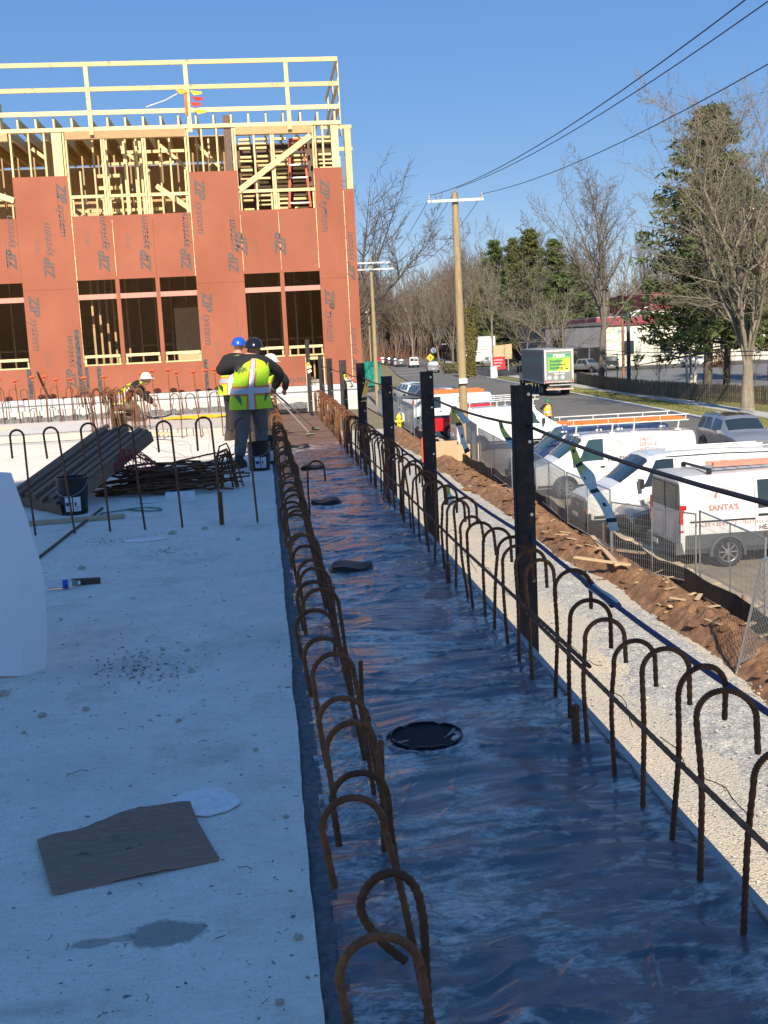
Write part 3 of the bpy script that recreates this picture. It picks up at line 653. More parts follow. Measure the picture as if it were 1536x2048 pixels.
y = 2.62; nr = 0
while y < 26.3:
    hook(hookR[rg.randrange(5)], 1.185+rg.uniform(-.02, .02), y, rg.gauss(0, .16), (rg.gauss(0, .03), rg.gauss(0, .03)), LR(y), 'shaded hooks along the outer edge' if y < 16.5 else 'sunlit hooks along the outer edge'); nr += 1
    y += .285+rg.uniform(-.035, .045) if y < 16 else .2+rg.uniform(-.04, .05)
for i, y in enumerate([1.92, 2.52, 2.79, 3.06, 3.37, 3.74, 4.08, 4.5, 4.85]+[5.15+.3*k for k in range(70)]):
    if y > 26.3: break
    hook(hookL[rg.randrange(5)], (.305 if y < 16 else .25)+rg.uniform(-.015, .02), y+rg.uniform(-.04, .04) if i > 8 else y, rg.gauss(0, .14), (rg.gauss(0, .02), (-.14 if y < 16 else -.05)+rg.gauss(0, .025)), LL(y), 'shaded hooks along the slab edge' if y < 16.8 else 'sunlit hooks along the slab edge')
tag(link('rebar_hook', ribbed([(0, 0, -.12), (0, 0, .30), (-.005, .0, .40), (-.02, 0, .455), (-.055, 0, .485), (-.095, 0, .48), (-.125, 0, .45), (-.135, 0, .41), (-.12, 0, .37), (-.085, .0, .32), (-.045, 0, .28)], .0095).mesh('rebar_hook', RUST, True, 80)), 'rebar with its end bent back into a closed loop beside the slab edge', 'rebar').location = (.27, 2.2, -.03)
for x, y in ((.285, 3.3), (.30, 4.2), (.28, 5.6)):   # straight bars tied to the hooks
    o = link('rebar_stub', ribbed([(0, 0, -.1), (.012, .03, .36)], .009).mesh('rebar_stub', RUST, True, 80)); o.location = (x, y, -.03)
    tag(o, 'straight rebar standing close beside the hooks at the slab edge', 'rebar', 'straight bars at the slab edge')
hook(hookR[1], .36, 10.4, .2, (0, 0), 'single rebar hook turned the other way, standing inside the strip', None)
for x, y, h in ((1.135, 4.05, .16), (1.14, 7.1, .13), (1.145, 2.05, .2)):
    o = link('rebar_stub', ribbed([(0, 0, -.1), (0, .01, h)], .016).mesh('rebar_stub', RUSTD, True, 80)); o.location = (x, y, -.03)
    tag(o, 'short thick rebar stub coated in black beside the outer hooks', 'rebar', 'cut stubs')
for i, (y0, y1, z0, z1) in enumerate(((1.2, 4.9, .33, .30), (3.9, 9.6, .335, .28), (9.0, 15.2, .30, .24))):
    o = ribbed([(1.150, y0, z0), (1.152, (y0+y1)/2, (z0+z1)/2-.012), (1.149, y1, z1)], .0085, 8, .1, .03).build('tie_bar', RUSTD, None, True, 80)
    tag(o, ('level rebar tied low across the nearest outer hooks', 'level rebar lapped onto the nearest one and tied to the middle outer hooks', 'level rebar tied across the farther outer hooks')[i], 'rebar')
WIRE = M('tie_wire', (.03, .022, .018), .6, .4, .2, 20)
for i in range(14):
    y = 2.75+i*.42+rg.uniform(-.1, .1); z = .32-.006*i; pts = [(1.165, y, z)]; d = Vector((rg.uniform(-.4, 1), rg.uniform(-1, 1), rg.uniform(-.4, .3))).normalized()
    for k in range(5): d = (d+Vector((rg.uniform(-.5, .5), rg.uniform(-.5, .5), rg.uniform(-.7, .2)))).normalized(); pts.append(tuple(Vector(pts[-1])+d*.03))
    tag(MB().tube(pts, .0016, 5).build('tie_wire', WIRE), 'thin curled tie wire hanging from the level rebar at the outer hooks', 'wire', 'loose tie wires')

# row of tall hooks across the slab, and farther rows
tall = [ribbed(hook_path(.96+.015*i, .06+.004*i, .19+.02*i, -1, .02*(i-1), i), .0095, 8, .1).mesh('rebar_hook', RUSTD, True, 80) for i in range(3)]
for i, (x, y) in enumerate(((72, 1071), (150, 1067), (220, 1063), (291, 1059), (365, 1055), (441, 1050), (516, 1045))):
    p = gp(x, y, 0); hook(tall[i % 3], p.x, p.y, rg.gauss(0, .15), (rg.gauss(0, .015), -.035+rg.gauss(0, .015)), 'tall hooked rebar in the row across the slab near the black pail', 'tall hooks across the slab', 0)
    if i == 5: tag(link('rebar_stub', ribbed([(0, 0, -.05), (0, 0, .3)], .014).mesh('rebar_stub', RUSTD, True, 80)), 'short stub bar tied to one tall hook across the slab', 'rebar').location = (p.x+.02, p.y+.02, 0)
mid = [ribbed(hook_path(.80+.02*i, .075+.005*i, .14+.02*i, -1, .03*(i-1), i), .0105, 6, .08, .03).mesh('rebar_hook', RUSTD, True, 80) for i in range(3)]
for x, y in ((328, 878), (364, 876), (402, 875), (446, 872), (477, 870)):
    p = gp(x, y, 0); hook(mid[rg.randrange(3)], p.x, p.y, rg.gauss(0, .2), (rg.gauss(0, .03), -.05+rg.gauss(0, .03)), 'hooked rebar standing along the low step before the yellow hose', 'hooks along the step', -.02)
for x, y in ((15, 847), (41, 846), (64, 845), (97, 844), (122, 843), (151, 841), (185, 841)):
    p = gp(x, y, .12); hook(mid[rg.randrange(3)], p.x, p.y, rg.gauss(0, .3), (rg.gauss(0, .04), -.06+rg.gauss(0, .05)), 'hooked rebar on the pale slab band before the red wall', 'hooks on the pale band', .1)
# capped bars at the foundation
CAP = M('orange_cap', (.62, .13, .05), .55, 0, .12, 8)
capb = MB().tube([(0, 0, 0), (0, 0, 1.02)], .012, 6).mesh('bar', RUSTD, True); capm = MB().lathe([(.016, .93), (.028, .94), (.03, 1.0), (.085, 1.015), (.09, 1.03), (.06, 1.05), (.001, 1.055)], 12).mesh('cap', CAP, True)
for i, x in enumerate((7, 39, 74, 94, 122, 145, 172, 215, 291, 311, 341, 366, 398, 417, 437)):
    p = atY(x, 830-.03*x, BY-.75); t = thing('capped_rebar', 'rebar with an orange mushroom cap standing before the red wall', 'rebar', (p.x, BY-.72, .1), 0, 'capped bars at the foundation')
    t.rotation_euler = (rg.gauss(0, .02), -.04+rg.gauss(0, .03), 0); t.scale.z = .95+.1*rg.random()
    link('bar', capb, t); link('cap', capm, t)
# dense clump of hooks
for i in range(34):
    left = i < 12; x = (-3.30+.035*i if left else -2.98+.034*(i-12))+rg.uniform(-.02, .02); y = (21.4 if left else 21.75)+rg.uniform(-.25, .3)
    hook(mid[rg.randrange(3)], x, y, rg.uniform(-.9, .9), (rg.gauss(0, .04), rg.gauss(-.03, .04)), 'slender hooked rebar in the dense clump beside the kneeling worker', 'dense clump of hooks', -.03).scale = (1, 1, 1.12+.1*rg.random())

# ------------------------------------------------------------------ steel guard posts, cables, tape
BOLT = M('bolt_metal', (.75, .75, .73), .3, .7, .1, 20)
def cpost(y, top, label, x=1.302, w=.125, rz=0, lean=0):
    t = thing('steel_post', label, 'post', (x+w/2, y, -.5), rz); t.rotation_euler = (0, lean, rz); H = top+.5
    mb = MB().b2(-w/2, w/2, -.005, .005, 0, H); mb.build('web', STEEL, t)
    MB().b2(-w/2-.004, -w/2+.006, .0055, .065, 0, H).build('flange', STEEL, t); MB().b2(w/2-.006, w/2+.004, .0055, .065, 0, H).build('flange', STEEL, t)
    for z in (.3, .66, 1.05, 1.3): 
        if z < top: MB().lathe([(.009, -.012), (.009, -.002), (.001, -.014)], 8, (.028, 0, z-.03+.5), 'Y').build('bolt', BOLT, t)
    return t
for y, top, lb in ((5.7, 1.32, 'thick dark steel post at the outer edge, with nearest caution tape'), (9.1, 1.32, 'second dark steel post along the outer edge'), (12.2, 1.2, 'third dark steel post along the outer edge, the shortest'),
                   (15.45, 1.3, 'fourth steel post along the outer edge, yellow tape knotted to it'), (18.9, 1.3, 'fifth steel post along the outer edge, half rusty'), (22.75, 1.29, 'sixth steel post along the outer edge, near the red wall'), (26.0, 1.34, 'seventh steel post along the outer edge, in front of the small hole'), (2.35, 1.32, 'steel post at the near end of the outer edge')):
    if y > 3: cpost(y, top, lb, w=.095 if y < 10 else .11)
p = atY(614, 679, 26.3); cpost(26.3, p.z, 'tallest steel post, against the red wall beside the small hole', x=p.x-.05, w=.09)
CAB = M('dark_cable', (.02, .02, .024), .5, .3, .2, 30); BLUE = M('blue_rope', (.06, .06, .14), .8, 0, .4, 60, .4, 120)
zc = [atX(1050, 850, 1.37).z, atX(1065, 1080, 1.37).z]; 
def cable(z, name, mat, r, label, xo):
    ys = [-2.5, 2.2, 5.7, 9.1, 12.2, 15.45, 18.9, 22.75, 26.2]; pts = []
    for a, b in zip(ys, ys[1:]):
        for k in range(6): t = k/6; pts.append((xo, a+(b-a)*t, z-.03*4*t*(1-t)*(b-a)/3.3))
    pts.append((xo, ys[-1], z)); return tag(MB().tube(pts, r, 6).build(name, mat, None, True), label, 'cable')
cable(zc[0], 'guard_cable', CAB, .0085, 'upper dark guard cable strung along the steel posts', 1.37); cable(zc[1], 'guard_rope', BLUE, .0105, 'lower blue guard rope strung along the steel posts', 1.375)
TY = M('tape_yellow', (.95, .62, .08), .5, 0, .25, 12); TK = M('tape_black', (.02, .02, .02), .5, 0, .2, 10); TW = M('tape_pale', (.80, .68, .50), .45, 0, .2, 10)
def tape(a, b, X, w, label, seed, n=16, blow=.0, pale=False):
    q = random.Random(seed); A = atX(a[0], a[1], X); B = atX(b[0], b[1], X); mb = MB(); pts = []
    for i in range(n+1):
        t = i/n; c = A.lerp(B, t)+Vector((.006*math.sin(t*9+seed), .01*math.sin(t*7), -.006*math.sin(math.pi*t*2))); tw = .3*math.sin(t*3.5+seed); s = Vector((math.cos(tw), .35*math.sin(tw), .25+.2*math.sin(t*4+seed))).normalized()*w/2*(.55+.45*min(1, t*3)+.12*math.sin(t*9+seed))
        pts.append((c-s, c+s))
    for i in range(n):
        mb.cur = 1 if (i % 4 == 1 and not pale) else (0 if i < n*.3 else 2)
        if pale: mb.cur = 2 if i > 3 else 0
        (p, q1), (r, s1) = pts[i], pts[i+1]; e = Vector((.0008, .0008, 0))
        m = (lambda u, v, t: u.lerp(v, t))
        for k in range(3):
            save = mb.cur
            if save == 1 and k == 1: mb.cur = 1
            elif save == 1: mb.cur = 1 if (i//4) % 2 else (0 if i < n*.3 else 2)
            mb.quad(m(p, q1, k/3), m(p, q1, (k+1)/3), m(r, s1, (k+1)/3), m(r, s1, k/3)); mb.cur = save
    o = mb.build('caution_tape', [TY, TK, TW], None, True, 80); return tag(o, label, 'tape')
tape((1140, 892), (1232, 1062), 1.38, .038, 'long yellow and black caution tape hanging from the upper cable near the thickest post', 1, 24)
tape((1143, 892), (1192, 985), 1.39, .04, 'pale end of caution tape hanging from the upper cable beside the long tape', 2, 14, 0, True)
tape((1000, 842), (1046, 935), 1.38, .04, 'caution tape hanging from the upper cable between the two thickest posts', 3, 14)
tape((905, 812), (935, 905), 1.38, .04, 'caution tape hanging from the upper cable beside the utility pole', 4, 14); tape((910, 812), (932, 845), 1.39, .05, 'grey strand of tape looped over the upper cable beside the utility pole', 5, 10, 0, True)
tape((1150, 1140), (1232, 1215), 1.385, .045, 'caution tape wound along the lower blue rope', 6, 14); tape((893, 968), (902, 1010), 1.385, .05, 'pale scrap of tape on the lower rope', 7, 8, 0, True)
tape((735, 757), (722, 840), 1.38, .09, 'bundle of bright yellow tape knotted to the fourth steel post', 8, 12); tape((690, 748), (704, 775), 1.36, .1, 'caution tape fluttering from the fifth steel post', 9, 10); tape((616, 725), (620, 745), 1.0, .1, 'scrap of caution tape on the tallest steel post', 10, 8)

# ------------------------------------------------------------------ sleeves in the strip
RING = M('black_sleeve', (.012, .012, .014), .4, 0, .3, 12)
def sleeve(y, x=.565, cover=False, label=''):
    t = thing('pipe_sleeve', label, 'sleeve', (x, y, -.030))
    if cover:
        mb = MB(); n = 28; v = [(0, 0, .035)]
        for k in range(n): a = 2*math.pi*k/n; r = .145+.01*math.sin(a*5+y); v.append((r*math.cos(a), r*math.sin(a), .03+.012*math.sin(a*3+y)))
        for k in range(n): a = 2*math.pi*k/n; v.append((.152*math.cos(a), .152*math.sin(a), -.02))
        mb.add(v, [(0, 1+k, 1+(k+1) % n) for k in range(n)]+[(1+k, 1+n+k, 1+n+(k+1) % n, 1+(k+1) % n) for k in range(n)]); mb.build('cover', BLACKM, t, True, 60)
        MB().tube([(.155*math.cos(a/14*6.283), .155*math.sin(a/14*6.283), .0) for a in range(14)], .012, 6, closed=True).build('rim', RING, t)
    else:
        n = 36; mb = MB(); v = []; f = []
        for k in range(n):
            a = 2*math.pi*k/n; notch = -.012 if k % 6 == 0 else 0; c, s = math.cos(a), math.sin(a)
            v += [(.150*c, .150*s, -.02), (.150*c, .150*s, .016+notch), (.143*c, .143*s, .016+notch), (.143*c, .143*s, -.035)]
        for k in range(n):
            i = 4*k; j = 4*((k+1) % n); f += [(i, j, j+1, i+1), (i+1, j+1, j+2, i+2), (i+2, j+2, j+3, i+3)]
        mb.add(v, f); mb.build('rim', RING, t); MB().lathe([(.146, .003), (.001, .004)], 24).build('well', HOLE, t)
        MB().tube([(.175*math.cos(a/20*6.283), .172*math.sin(a/20*6.283), -.008) for a in range(20)], .016, 6, closed=True).build('collar', MEMB, t, True)
    return t
sleeve(4.28, .57, False, 'open black pipe sleeve with a notched rim in the strip')
for y, x, lb in ((7.8, .545, 'covered pipe sleeve next after the open one in the strip'), (11.2, .56, 'third pipe sleeve of the strip, covered'), (14.5, .565, 'fourth pipe sleeve of the strip, flat and covered'), (17.7, .52, 'farthest pipe sleeve of the strip, covered with rusty film')): sleeve(y, x, True, lb)

# ------------------------------------------------------------------ things lying on the slab
PAIL = M('black_pail', (.008, .009, .012), .35, 0, .2, 8); LBL = M('pail_label', (.72, .74, .76), .5, 0, .05, 5); NAVY = M('navy_print', (.02, .02, .18), .5, 0, .1, 10)
def pail(name, p, label, mat=PAIL, s=1, labels=True, cat='bucket'):
    t = thing(name, label, cat, p); t.scale = (s, s, s)
    MB().lathe([(.125, 0), (.132, .004), (.148, .29), (.152, .292), (.153, .32), (.149, .322), (.150, .345), (.156, .347), (.157, .365), (.147, .368), (.146, .35), (.13, .02), (.001, .02)], 28).build('body', mat, t, True, 40)
    MB().tube([(.157*math.cos(a), .157*math.sin(a)*1.0, .31-.12*math.sin((a+.2-math.pi)/math.pi*3.14)*1) for a in [math.pi*1.02+k*.1*math.pi*.98 for k in range(11)]], .003, 5).build('handle', GALV, t)
    if labels:
        for a0, a1 in ((-1.98, -1.5), (-1.42, -.92)):
            mb = MB(); n = 6; v = []
            for i in range(n+1):
                a = a0+(a1-a0)*i/n; v += [(.1395*math.cos(a), .1395*math.sin(a), .04), (.1475*math.cos(a), .1475*math.sin(a), .18)]
            mb.add(v, [(2*i, 2*i+2, 2*i+3, 2*i+1) for i in range(n)]); lo = mb.build('label', LBL, t)
            mb = MB(); v = []; b0, b1 = (a0+.05, a1-.05) if a0 < -1.5 else (a0+.08, a0+.2)
            for i in range(n+1):
                a = b0+(b1-b0)*i/n; v += [(.1425*math.cos(a)*1.012, .1425*math.sin(a)*1.012, .095), (.1455*math.cos(a)*1.012, .1455*math.sin(a)*1.012, .13)]
            mb.add(v, [(2*i, 2*i+2, 2*i+3, 2*i+1) for i in range(n)]); q = mb.build('label_print', NAVY if a0 < -1.5 else PRINT, lo)
            for k in range(4):
                mb = MB(); v = []
                for i in range(n+1):
                    a = a0+.06+(a1-a0-.14-.03*(k % 2))*i/n; z = .052+k*.011; v += [(.1425*math.cos(a)*1.008, .1425*math.sin(a)*1.008, z), (.1425*math.cos(a)*1.008, .1425*math.sin(a)*1.008, z+.004)]
                mb.add(v, [(2*i, 2*i+2, 2*i+3, 2*i+1) for i in range(n)]); mb.build('label_print', M('blue_print', (.25, .3, .5), .6, 0, 0), lo)
    return t
p = gp(145, 1031, 0); pail('paint_pail', (p.x, p.y+.13, 0), 'black pail with two white labels standing before the stack of old timbers', s=1.03)
p = gp(520, 942, 0); pail('paint_pail', (p.x, p.y+.13, 0), 'black pail beside the boots of the worker in grey trousers', s=1.0)
pail('paint_pail', (-.02, 15.2, 0), 'black pail with a white paper sticker behind the worker in grey trousers', s=1.02); 
p = gp(245, 869, 0); pail('mud_bucket', (p.x, p.y-.2, 0), 'dark green bucket in front of the dense clump of hooks', M('green_black_pail', (.02, .028, .026), .5, 0, .3, 10), .95, False)
# tilted rack of weathered timbers
rk = thing('timber_rack', 'tilted pallet of long weathered timbers propped on the rebar heap', 'pallet', (-2.16, 11.3, 0))
u = (Vector((-1.42, 13.5, .62))-Vector((-2.16, 11.3, .08))); L = u.length; u.normalize(); w = Vector((-.66, 1.0, .02)).normalized(); nn = u.cross(w).normalized()
if nn.z < 0: nn = -nn
rot = Matrix((u, w, nn)).transposed(); P0 = Vector((0, 0, .09))
for i, s in enumerate((.03, .21, .40, .60, .80, 1.0, 1.17)):
    a = .07*math.sin(i*2.3); MB().box(P0+u*(L/2+a)+w*(s+.012*math.sin(i*5))+nn*(.02+.006*math.sin(i*3)), (L*(1-.03*(i % 3)), (.10, .13, .085, .12)[i % 4], .045+.012*(i % 2)), rot @ Matrix.Rotation(.012*math.sin(i*4), 3, 'Z')).build('plank', OLDW, rk)
for k in (.06, L*.5, L-.08): MB().box(P0+u*k+w*.6-nn*.045, (.10, 1.28, .085), rot).build('cross_beam', OLDW, rk)
for s in (-.05, 1.26): MB().box(P0+u*(L/2)+w*s-nn*.04, (L*1.0, .055, .12), rot).build('side_rail', OLDW, rk)
# heap of loose bars
hp = thing('rebar_heap', 'tangled heap of loose rusty bars and hooks beside the tilted pallet', 'rebar heap', (-1.2, 12.9, 0))
for i in range(70):
    z = .02+.33*rg.random()*(1-abs(rg.uniform(-.6, .6))); y = rg.uniform(-.62, .45)*(1-z); x0 = rg.uniform(-.85, -.2); x1 = x0+rg.uniform(.7, 1.25); pts = []
    b1, b2 = rg.uniform(-.12, .12), rg.uniform(-.05, .05); sl = rg.uniform(-.25, .25)
    for k in range(9): t = k/8; pts.append((x0+(x1-x0)*t, y+sl*(t-.5)+b1*math.sin(math.pi*t), max(.012, z+b2*math.sin(math.pi*t*1.5)+.1*(t-.5)*rg.uniform(0, 1))))
    if i % 3 == 0:
        e = Vector(pts[0]); pts = [tuple(e+Vector((.07*math.sin(a)*-1+.0, .09*(1-math.cos(a)), 0))) for a in (3.1, 2.4, 1.6, .8)]+pts
    MB().tube(pts, .011, 6).build('bar', RUSTD, hp, True)
for i in range(9):
    x = .55+.12*rg.random(); y = -.35+.08*i*rg.random(); h = .25+.25*rg.random(); d = .12+.1*rg.random()
    MB().tube([(x, y, .01), (x+.02, y, h*.8), (x+.05, y, h), (x+.05+d*.5, y+.02, h+.03), (x+d, y+.03, h*.9), (x+d+.05, y+.05, .012)], .011, 6).build('bar', RUSTD, hp, True)
for i in range(7):
    pts = [(rg.uniform(-.2, .7), rg.uniform(-.3, .4), .34)]; d = Vector((rg.uniform(-1, 1), rg.uniform(0, 1), .6))
    for k in range(7): d = (d+Vector((rg.uniform(-.5, .5), rg.uniform(-.5, .5), rg.uniform(-.5, .2)))).normalized(); pts.append(tuple(Vector(pts[-1])+d*.07))
    MB().tube(pts, .002, 4).build('wire', WIRE, hp)
nt = thing('red_netting', 'crumpled red plastic netting lying on the rebar heap', 'netting', (-1.55, 12.55, .22)); RN = M('red_plastic', (.30, .025, .035), .55, 0, .2, 10)
q = random.Random(8); G = [[Vector((-.26+.065*i+q.uniform(-.03, .03), -.12+.05*j+q.uniform(-.03, .03), .02+.26*math.exp(-((i-4)**2+(j-4)**2)/14)+q.uniform(-.03, .05))) for j in range(9)] for i in range(9)]
mb = MB()
for i in range(9): mb.tube(G[i], .0065, 4); mb.tube([G[k][i] for k in range(9)], .0065, 4)
for i in range(8):
    for j in range(8):
        if q.random() < .4: mb.tube([G[i][j], (G[i][j]+G[i+1][j+1])/2+Vector((0, 0, .03)), G[i+1][j+1]], .006, 4)
mb.build('net', RN, nt)
a = gp(45, 1052, 0); b = gp(250, 1036, 0); tag(MB().bar((a.x, a.y, .022), (b.x, b.y, .022), .09, .038).build('loose_lumber', make_wood('dull_lumber', (.38, .30, .19), (.5, .41, .27), (6, 6, 6))), 'single length of pale lumber lying in front of the labelled pail', 'lumber')
a = gp(360, 999, 0); fo = MB().box((a.x, a.y+.08, .036), (.31, .12, .07)).build('foam_block', M('white_foam', (.75, .76, .78), .8, 0, .05, 5)); fo.rotation_euler = (0, 0, 0); tag(fo, 'white foam block lying in front of the rebar heap', 'foam block')
GT = M('green_strap', (.02, .16, .11), .6, 0, .2, 10); pts = [gp(x, y, .012) for x, y in ((186, 1040), (205, 1026), (240, 1021), (270, 1016), (295, 1014), (318, 1016), (322, 1020), (300, 1022), (270, 1020), (255, 1018))]
mb = MB()
for i in range(len(pts)-1): mb.bar(pts[i], pts[i+1]+(pts[i+1]-pts[i])*.05, .028, .006)
tag(mb.build('plastic_strap', GT), 'green plastic strap lying loose behind the pale lumber', 'strap')
pts = [gp(x, y, .012) for x, y in ((74, 1118), (110, 1090), (140, 1066), (165, 1047), (190, 1028), (205, 1016))]; tag(MB().tube(pts, .012, 6).build('brown_hose', M('brown_hose', (.09, .065, .035), .8, 0, .3, 20)), 'thin brown hose lying across the slab past the tall hooks', 'hose')
# paper scraps, cardboard, bottle, stain
def blob(name, cx, cy, rx, ry, z, mat, seed, n=40, th=.004, rot=0):
    q = random.Random(seed); ph = [q.uniform(0, 6.28) for _ in range(5)]; v = []
    for k in range(n):
        a = 2*math.pi*k/n; r = 1+.10*math.sin(2*a+ph[0])+.07*math.sin(3*a+ph[1])+.05*math.sin(5*a+ph[2])+.03*math.sin(11*a+ph[3]); x, y = rx*r*math.cos(a), ry*r*math.sin(a)
        v.append((cx+x*math.cos(rot)-y*math.sin(rot), cy+x*math.sin(rot)+y*math.cos(rot), z))
    mb = MB(); mb.add(v+[(x, y, z-th) for x, y, z in v], [tuple(range(n))]+[(k, n+k, n+(k+1) % n, (k+1) % n) for k in range(n)]); return mb.build(name, mat)
PAPER = M('dirty_paper', (.72, .70, .68), .5, 0, .0, 24, 1.0, 22, col2=(.95, .94, .93))
c = gp(405, 1607, 0); tag(blob('paper_sheet', c.x, c.y, .115, .135, .0075, PAPER, 3), 'white crumpled film lying by the corner of the cardboard', 'paper')
c = gp(290, 1081, 0); tag(blob('paper_scrap', c.x, c.y, .17, .10, .009, PAPER, 4), 'white paper scrap beside the debris beyond the bottle', 'paper'); c = gp(300, 1004, 0); tag(blob('paper_scrap', c.x, c.y, .14, .10, .009, PAPER, 5), 'bluish paper scrap lying near the white foam block', 'paper')
cor = [gp(x, y, 0) for x, y in ((75, 1690), (382, 1622), (440, 1722), (105, 1793))]; mb = MB(); nx, ny = 24, 14; v = []
for j in range(ny+1):
    for i in range(nx+1):
        s, t = i/nx, j/ny; P_ = cor[0].lerp(cor[1], s).lerp(cor[3].lerp(cor[2], s), t)
        z = .010+.004*math.sin(s*9+t*3)+.035*max(0, 1-t*4)*(.25+max(0, math.sin((s-.22)*3.6))) + (.003 if abs(s-.36) < .02 or abs(s-.68) < .02 else 0)-.003*(abs(t-.28) < .04)
        v.append(P_+Vector((0, .012*math.sin(s*14)*(1 if j == 0 else 0), z)))
k = len(v); v += [p-Vector((0, 0, .004)) for p in v]; f = []
for j in range(ny):
    for i in range(nx): a = j*(nx+1)+i; f += [(a, a+nx+1, a+nx+2, a+1), (k+a, k+a+1, k+a+nx+2, k+a+nx+1)]
for i in range(nx): f += [(i, i+1, k+i+1, k+i), (ny*(nx+1)+i, k+ny*(nx+1)+i, k+ny*(nx+1)+i+1, ny*(nx+1)+i+1)]
for j in range(ny): f += [(j*(nx+1), k+j*(nx+1), k+(j+1)*(nx+1), (j+1)*(nx+1)), (j*(nx+1)+nx, (j+1)*(nx+1)+nx, k+(j+1)*(nx+1)+nx, k+j*(nx+1)+nx)]
mb.add(v, f); CARD = M('wet_cardboard', (.38, .22, .15), .8, 0, 0, 5, .9, 25, col2=(.54, .345, .24), stretch=(3, 14, 1)); tag(mb.build('cardboard_sheet', CARD, None, True, 50), 'flattened damp brown cardboard lying on the slab', 'cardboard')
c = gp(128, 1178, 0); bt = thing('water_bottle', 'empty clear plastic water bottle with a blue label lying on the slab', 'bottle', (c.x, c.y, .034), .12)
PET = M('clear_plastic', (.85, .9, .95), .12, 0, 0); PET.node_tree.nodes['Principled BSDF'].inputs['Transmission Weight'].default_value = .85; PET.node_tree.nodes['Principled BSDF'].inputs['IOR'].default_value = 1.15
MB().lathe([(.001, -.105), (.026, -.105), (.031, -.095), (.030, -.07), (.032, -.05), (.029, -.03), (.032, -.01), (.031, .03), (.027, .055), (.014, .085), (.012, .10)], 18, axis='X').build('body', PET, bt, True, 60); MB().lathe([(.0325, -.005), (.0325, .03)], 18, axis='X', cap=False).build('label', M('blue_label', (.03, .10, .5), .4, 0, .1, 30), bt, True); MB().lathe([(.0135, .098), (.0135, .112), (.001, .113)], 14, axis='X').build('cap', WHITEP, bt)
c = gp(172, 1168, 0); sc = MB().box((0, 0, .022), (.20, .05, .035)).build('wood_scrap', make_wood('dark_scrap', (.05, .03, .02), (.12, .07, .045), (2, 10, 10))); sc.location = (c.x, c.y, 0); sc.rotation_euler = (0, .04, .15); tag(sc, 'dark broken wood scrap beside the water bottle', 'wood scrap')
def chunk(seed, s):
    q = random.Random(seed); mb = MB(); n = 8; v = []
    for (r, z) in ((.5, -.1), (1, .15), (.85, .5), (.35, .72)):
        for k in range(n): a = 2*math.pi*k/n; m = r*q.uniform(.7, 1.2)*s; v.append((m*math.cos(a), m*math.sin(a)*.8, z*s*q.uniform(.8, 1.2)))
    f = [tuple(range(n-1, -1, -1)), tuple(3*n+k for k in range(n))]
    for i in range(3):
        for k in range(n): f.append((i*n+k, i*n+(k+1) % n, (i+1)*n+(k+1) % n, (i+1)*n+k))
    mb.add(v, f); return mb
CH = M('mortar_crumb', (.50, .45, .36), .95, 0, .25, 20, .5, 60)
for i, (x, y, s) in enumerate(((383, 1345, .028), (8, 1392, .05), (172, 1420, .03), (85, 1432, .03), (357, 1442, .022), (47, 1466, .02), (410, 1058, .045), (345, 1068, .06), (476, 1080, .035), (163, 1138, .05), (375, 1302, .025), (325, 1300, .025), (122, 1240, .022), (512, 1500, .018), (572, 1634, .018), (598, 1875, .02), (560, 2005, .02))):
    c = gp(x, y, 0); o = chunk(i, s*.72).build('mortar_crumb', CH); o.location = (c.x, c.y, 0); o.rotation_euler = (0, 0, i); tag(o, 'small lump of hardened mortar lying on the slab', 'mortar lump', 'mortar lumps on the slab')
q = random.Random(77); mb = MB()
for i in range(900):                                 # fine crumbs, clustered where the photo shows sweepings
    if i < 330: x, y = q.gauss(280, 60), q.gauss(1335, 22)
    elif i < 450: x, y = q.gauss(330, 28), q.gauss(1104, 7)
    elif i < 540: x, y = q.gauss(205, 25), q.gauss(1085, 7)
    else: x, y = q.uniform(-20, 600), q.uniform(1060, 2040)
    c = gp(x, y, 0); s = (abs(q.gauss(.004, .003))+.0025)*(1 if y < 1450 else .45); mb.add([(c.x+s*q.uniform(-1.5, 1.5), c.y+s*q.uniform(-1, 1), .002+s*q.uniform(0, .8)) for _ in range(4)], [(0, 1, 2), (0, 2, 3), (0, 3, 1), (1, 3, 2)])
tag(mb.build('floor_crumbs', M('crumb', (.12, .11, .085), .95, 0, .4, 30)), 'fine mortar crumbs and sweepings strewn over the slab', 'debris', None, 'stuff')
for i in range(26):
    x, y = q.uniform(20, 590), q.uniform(1100, 2030); c = gp(x, y, 0); a = q.uniform(0, 3.1); L = q.uniform(.02, .06)
    tag(MB().tube([(c.x, c.y, .009), (c.x+L*.5*math.cos(a), c.y+L*.5*math.sin(a), .013), (c.x+L*math.cos(a+.4), c.y+L*math.sin(a+.4), .009)], .0013, 4).build('twig', M('twig', (.10, .075, .05), .9)), 'thin dry twig lying on the slab', 'twig', 'twigs on the slab')
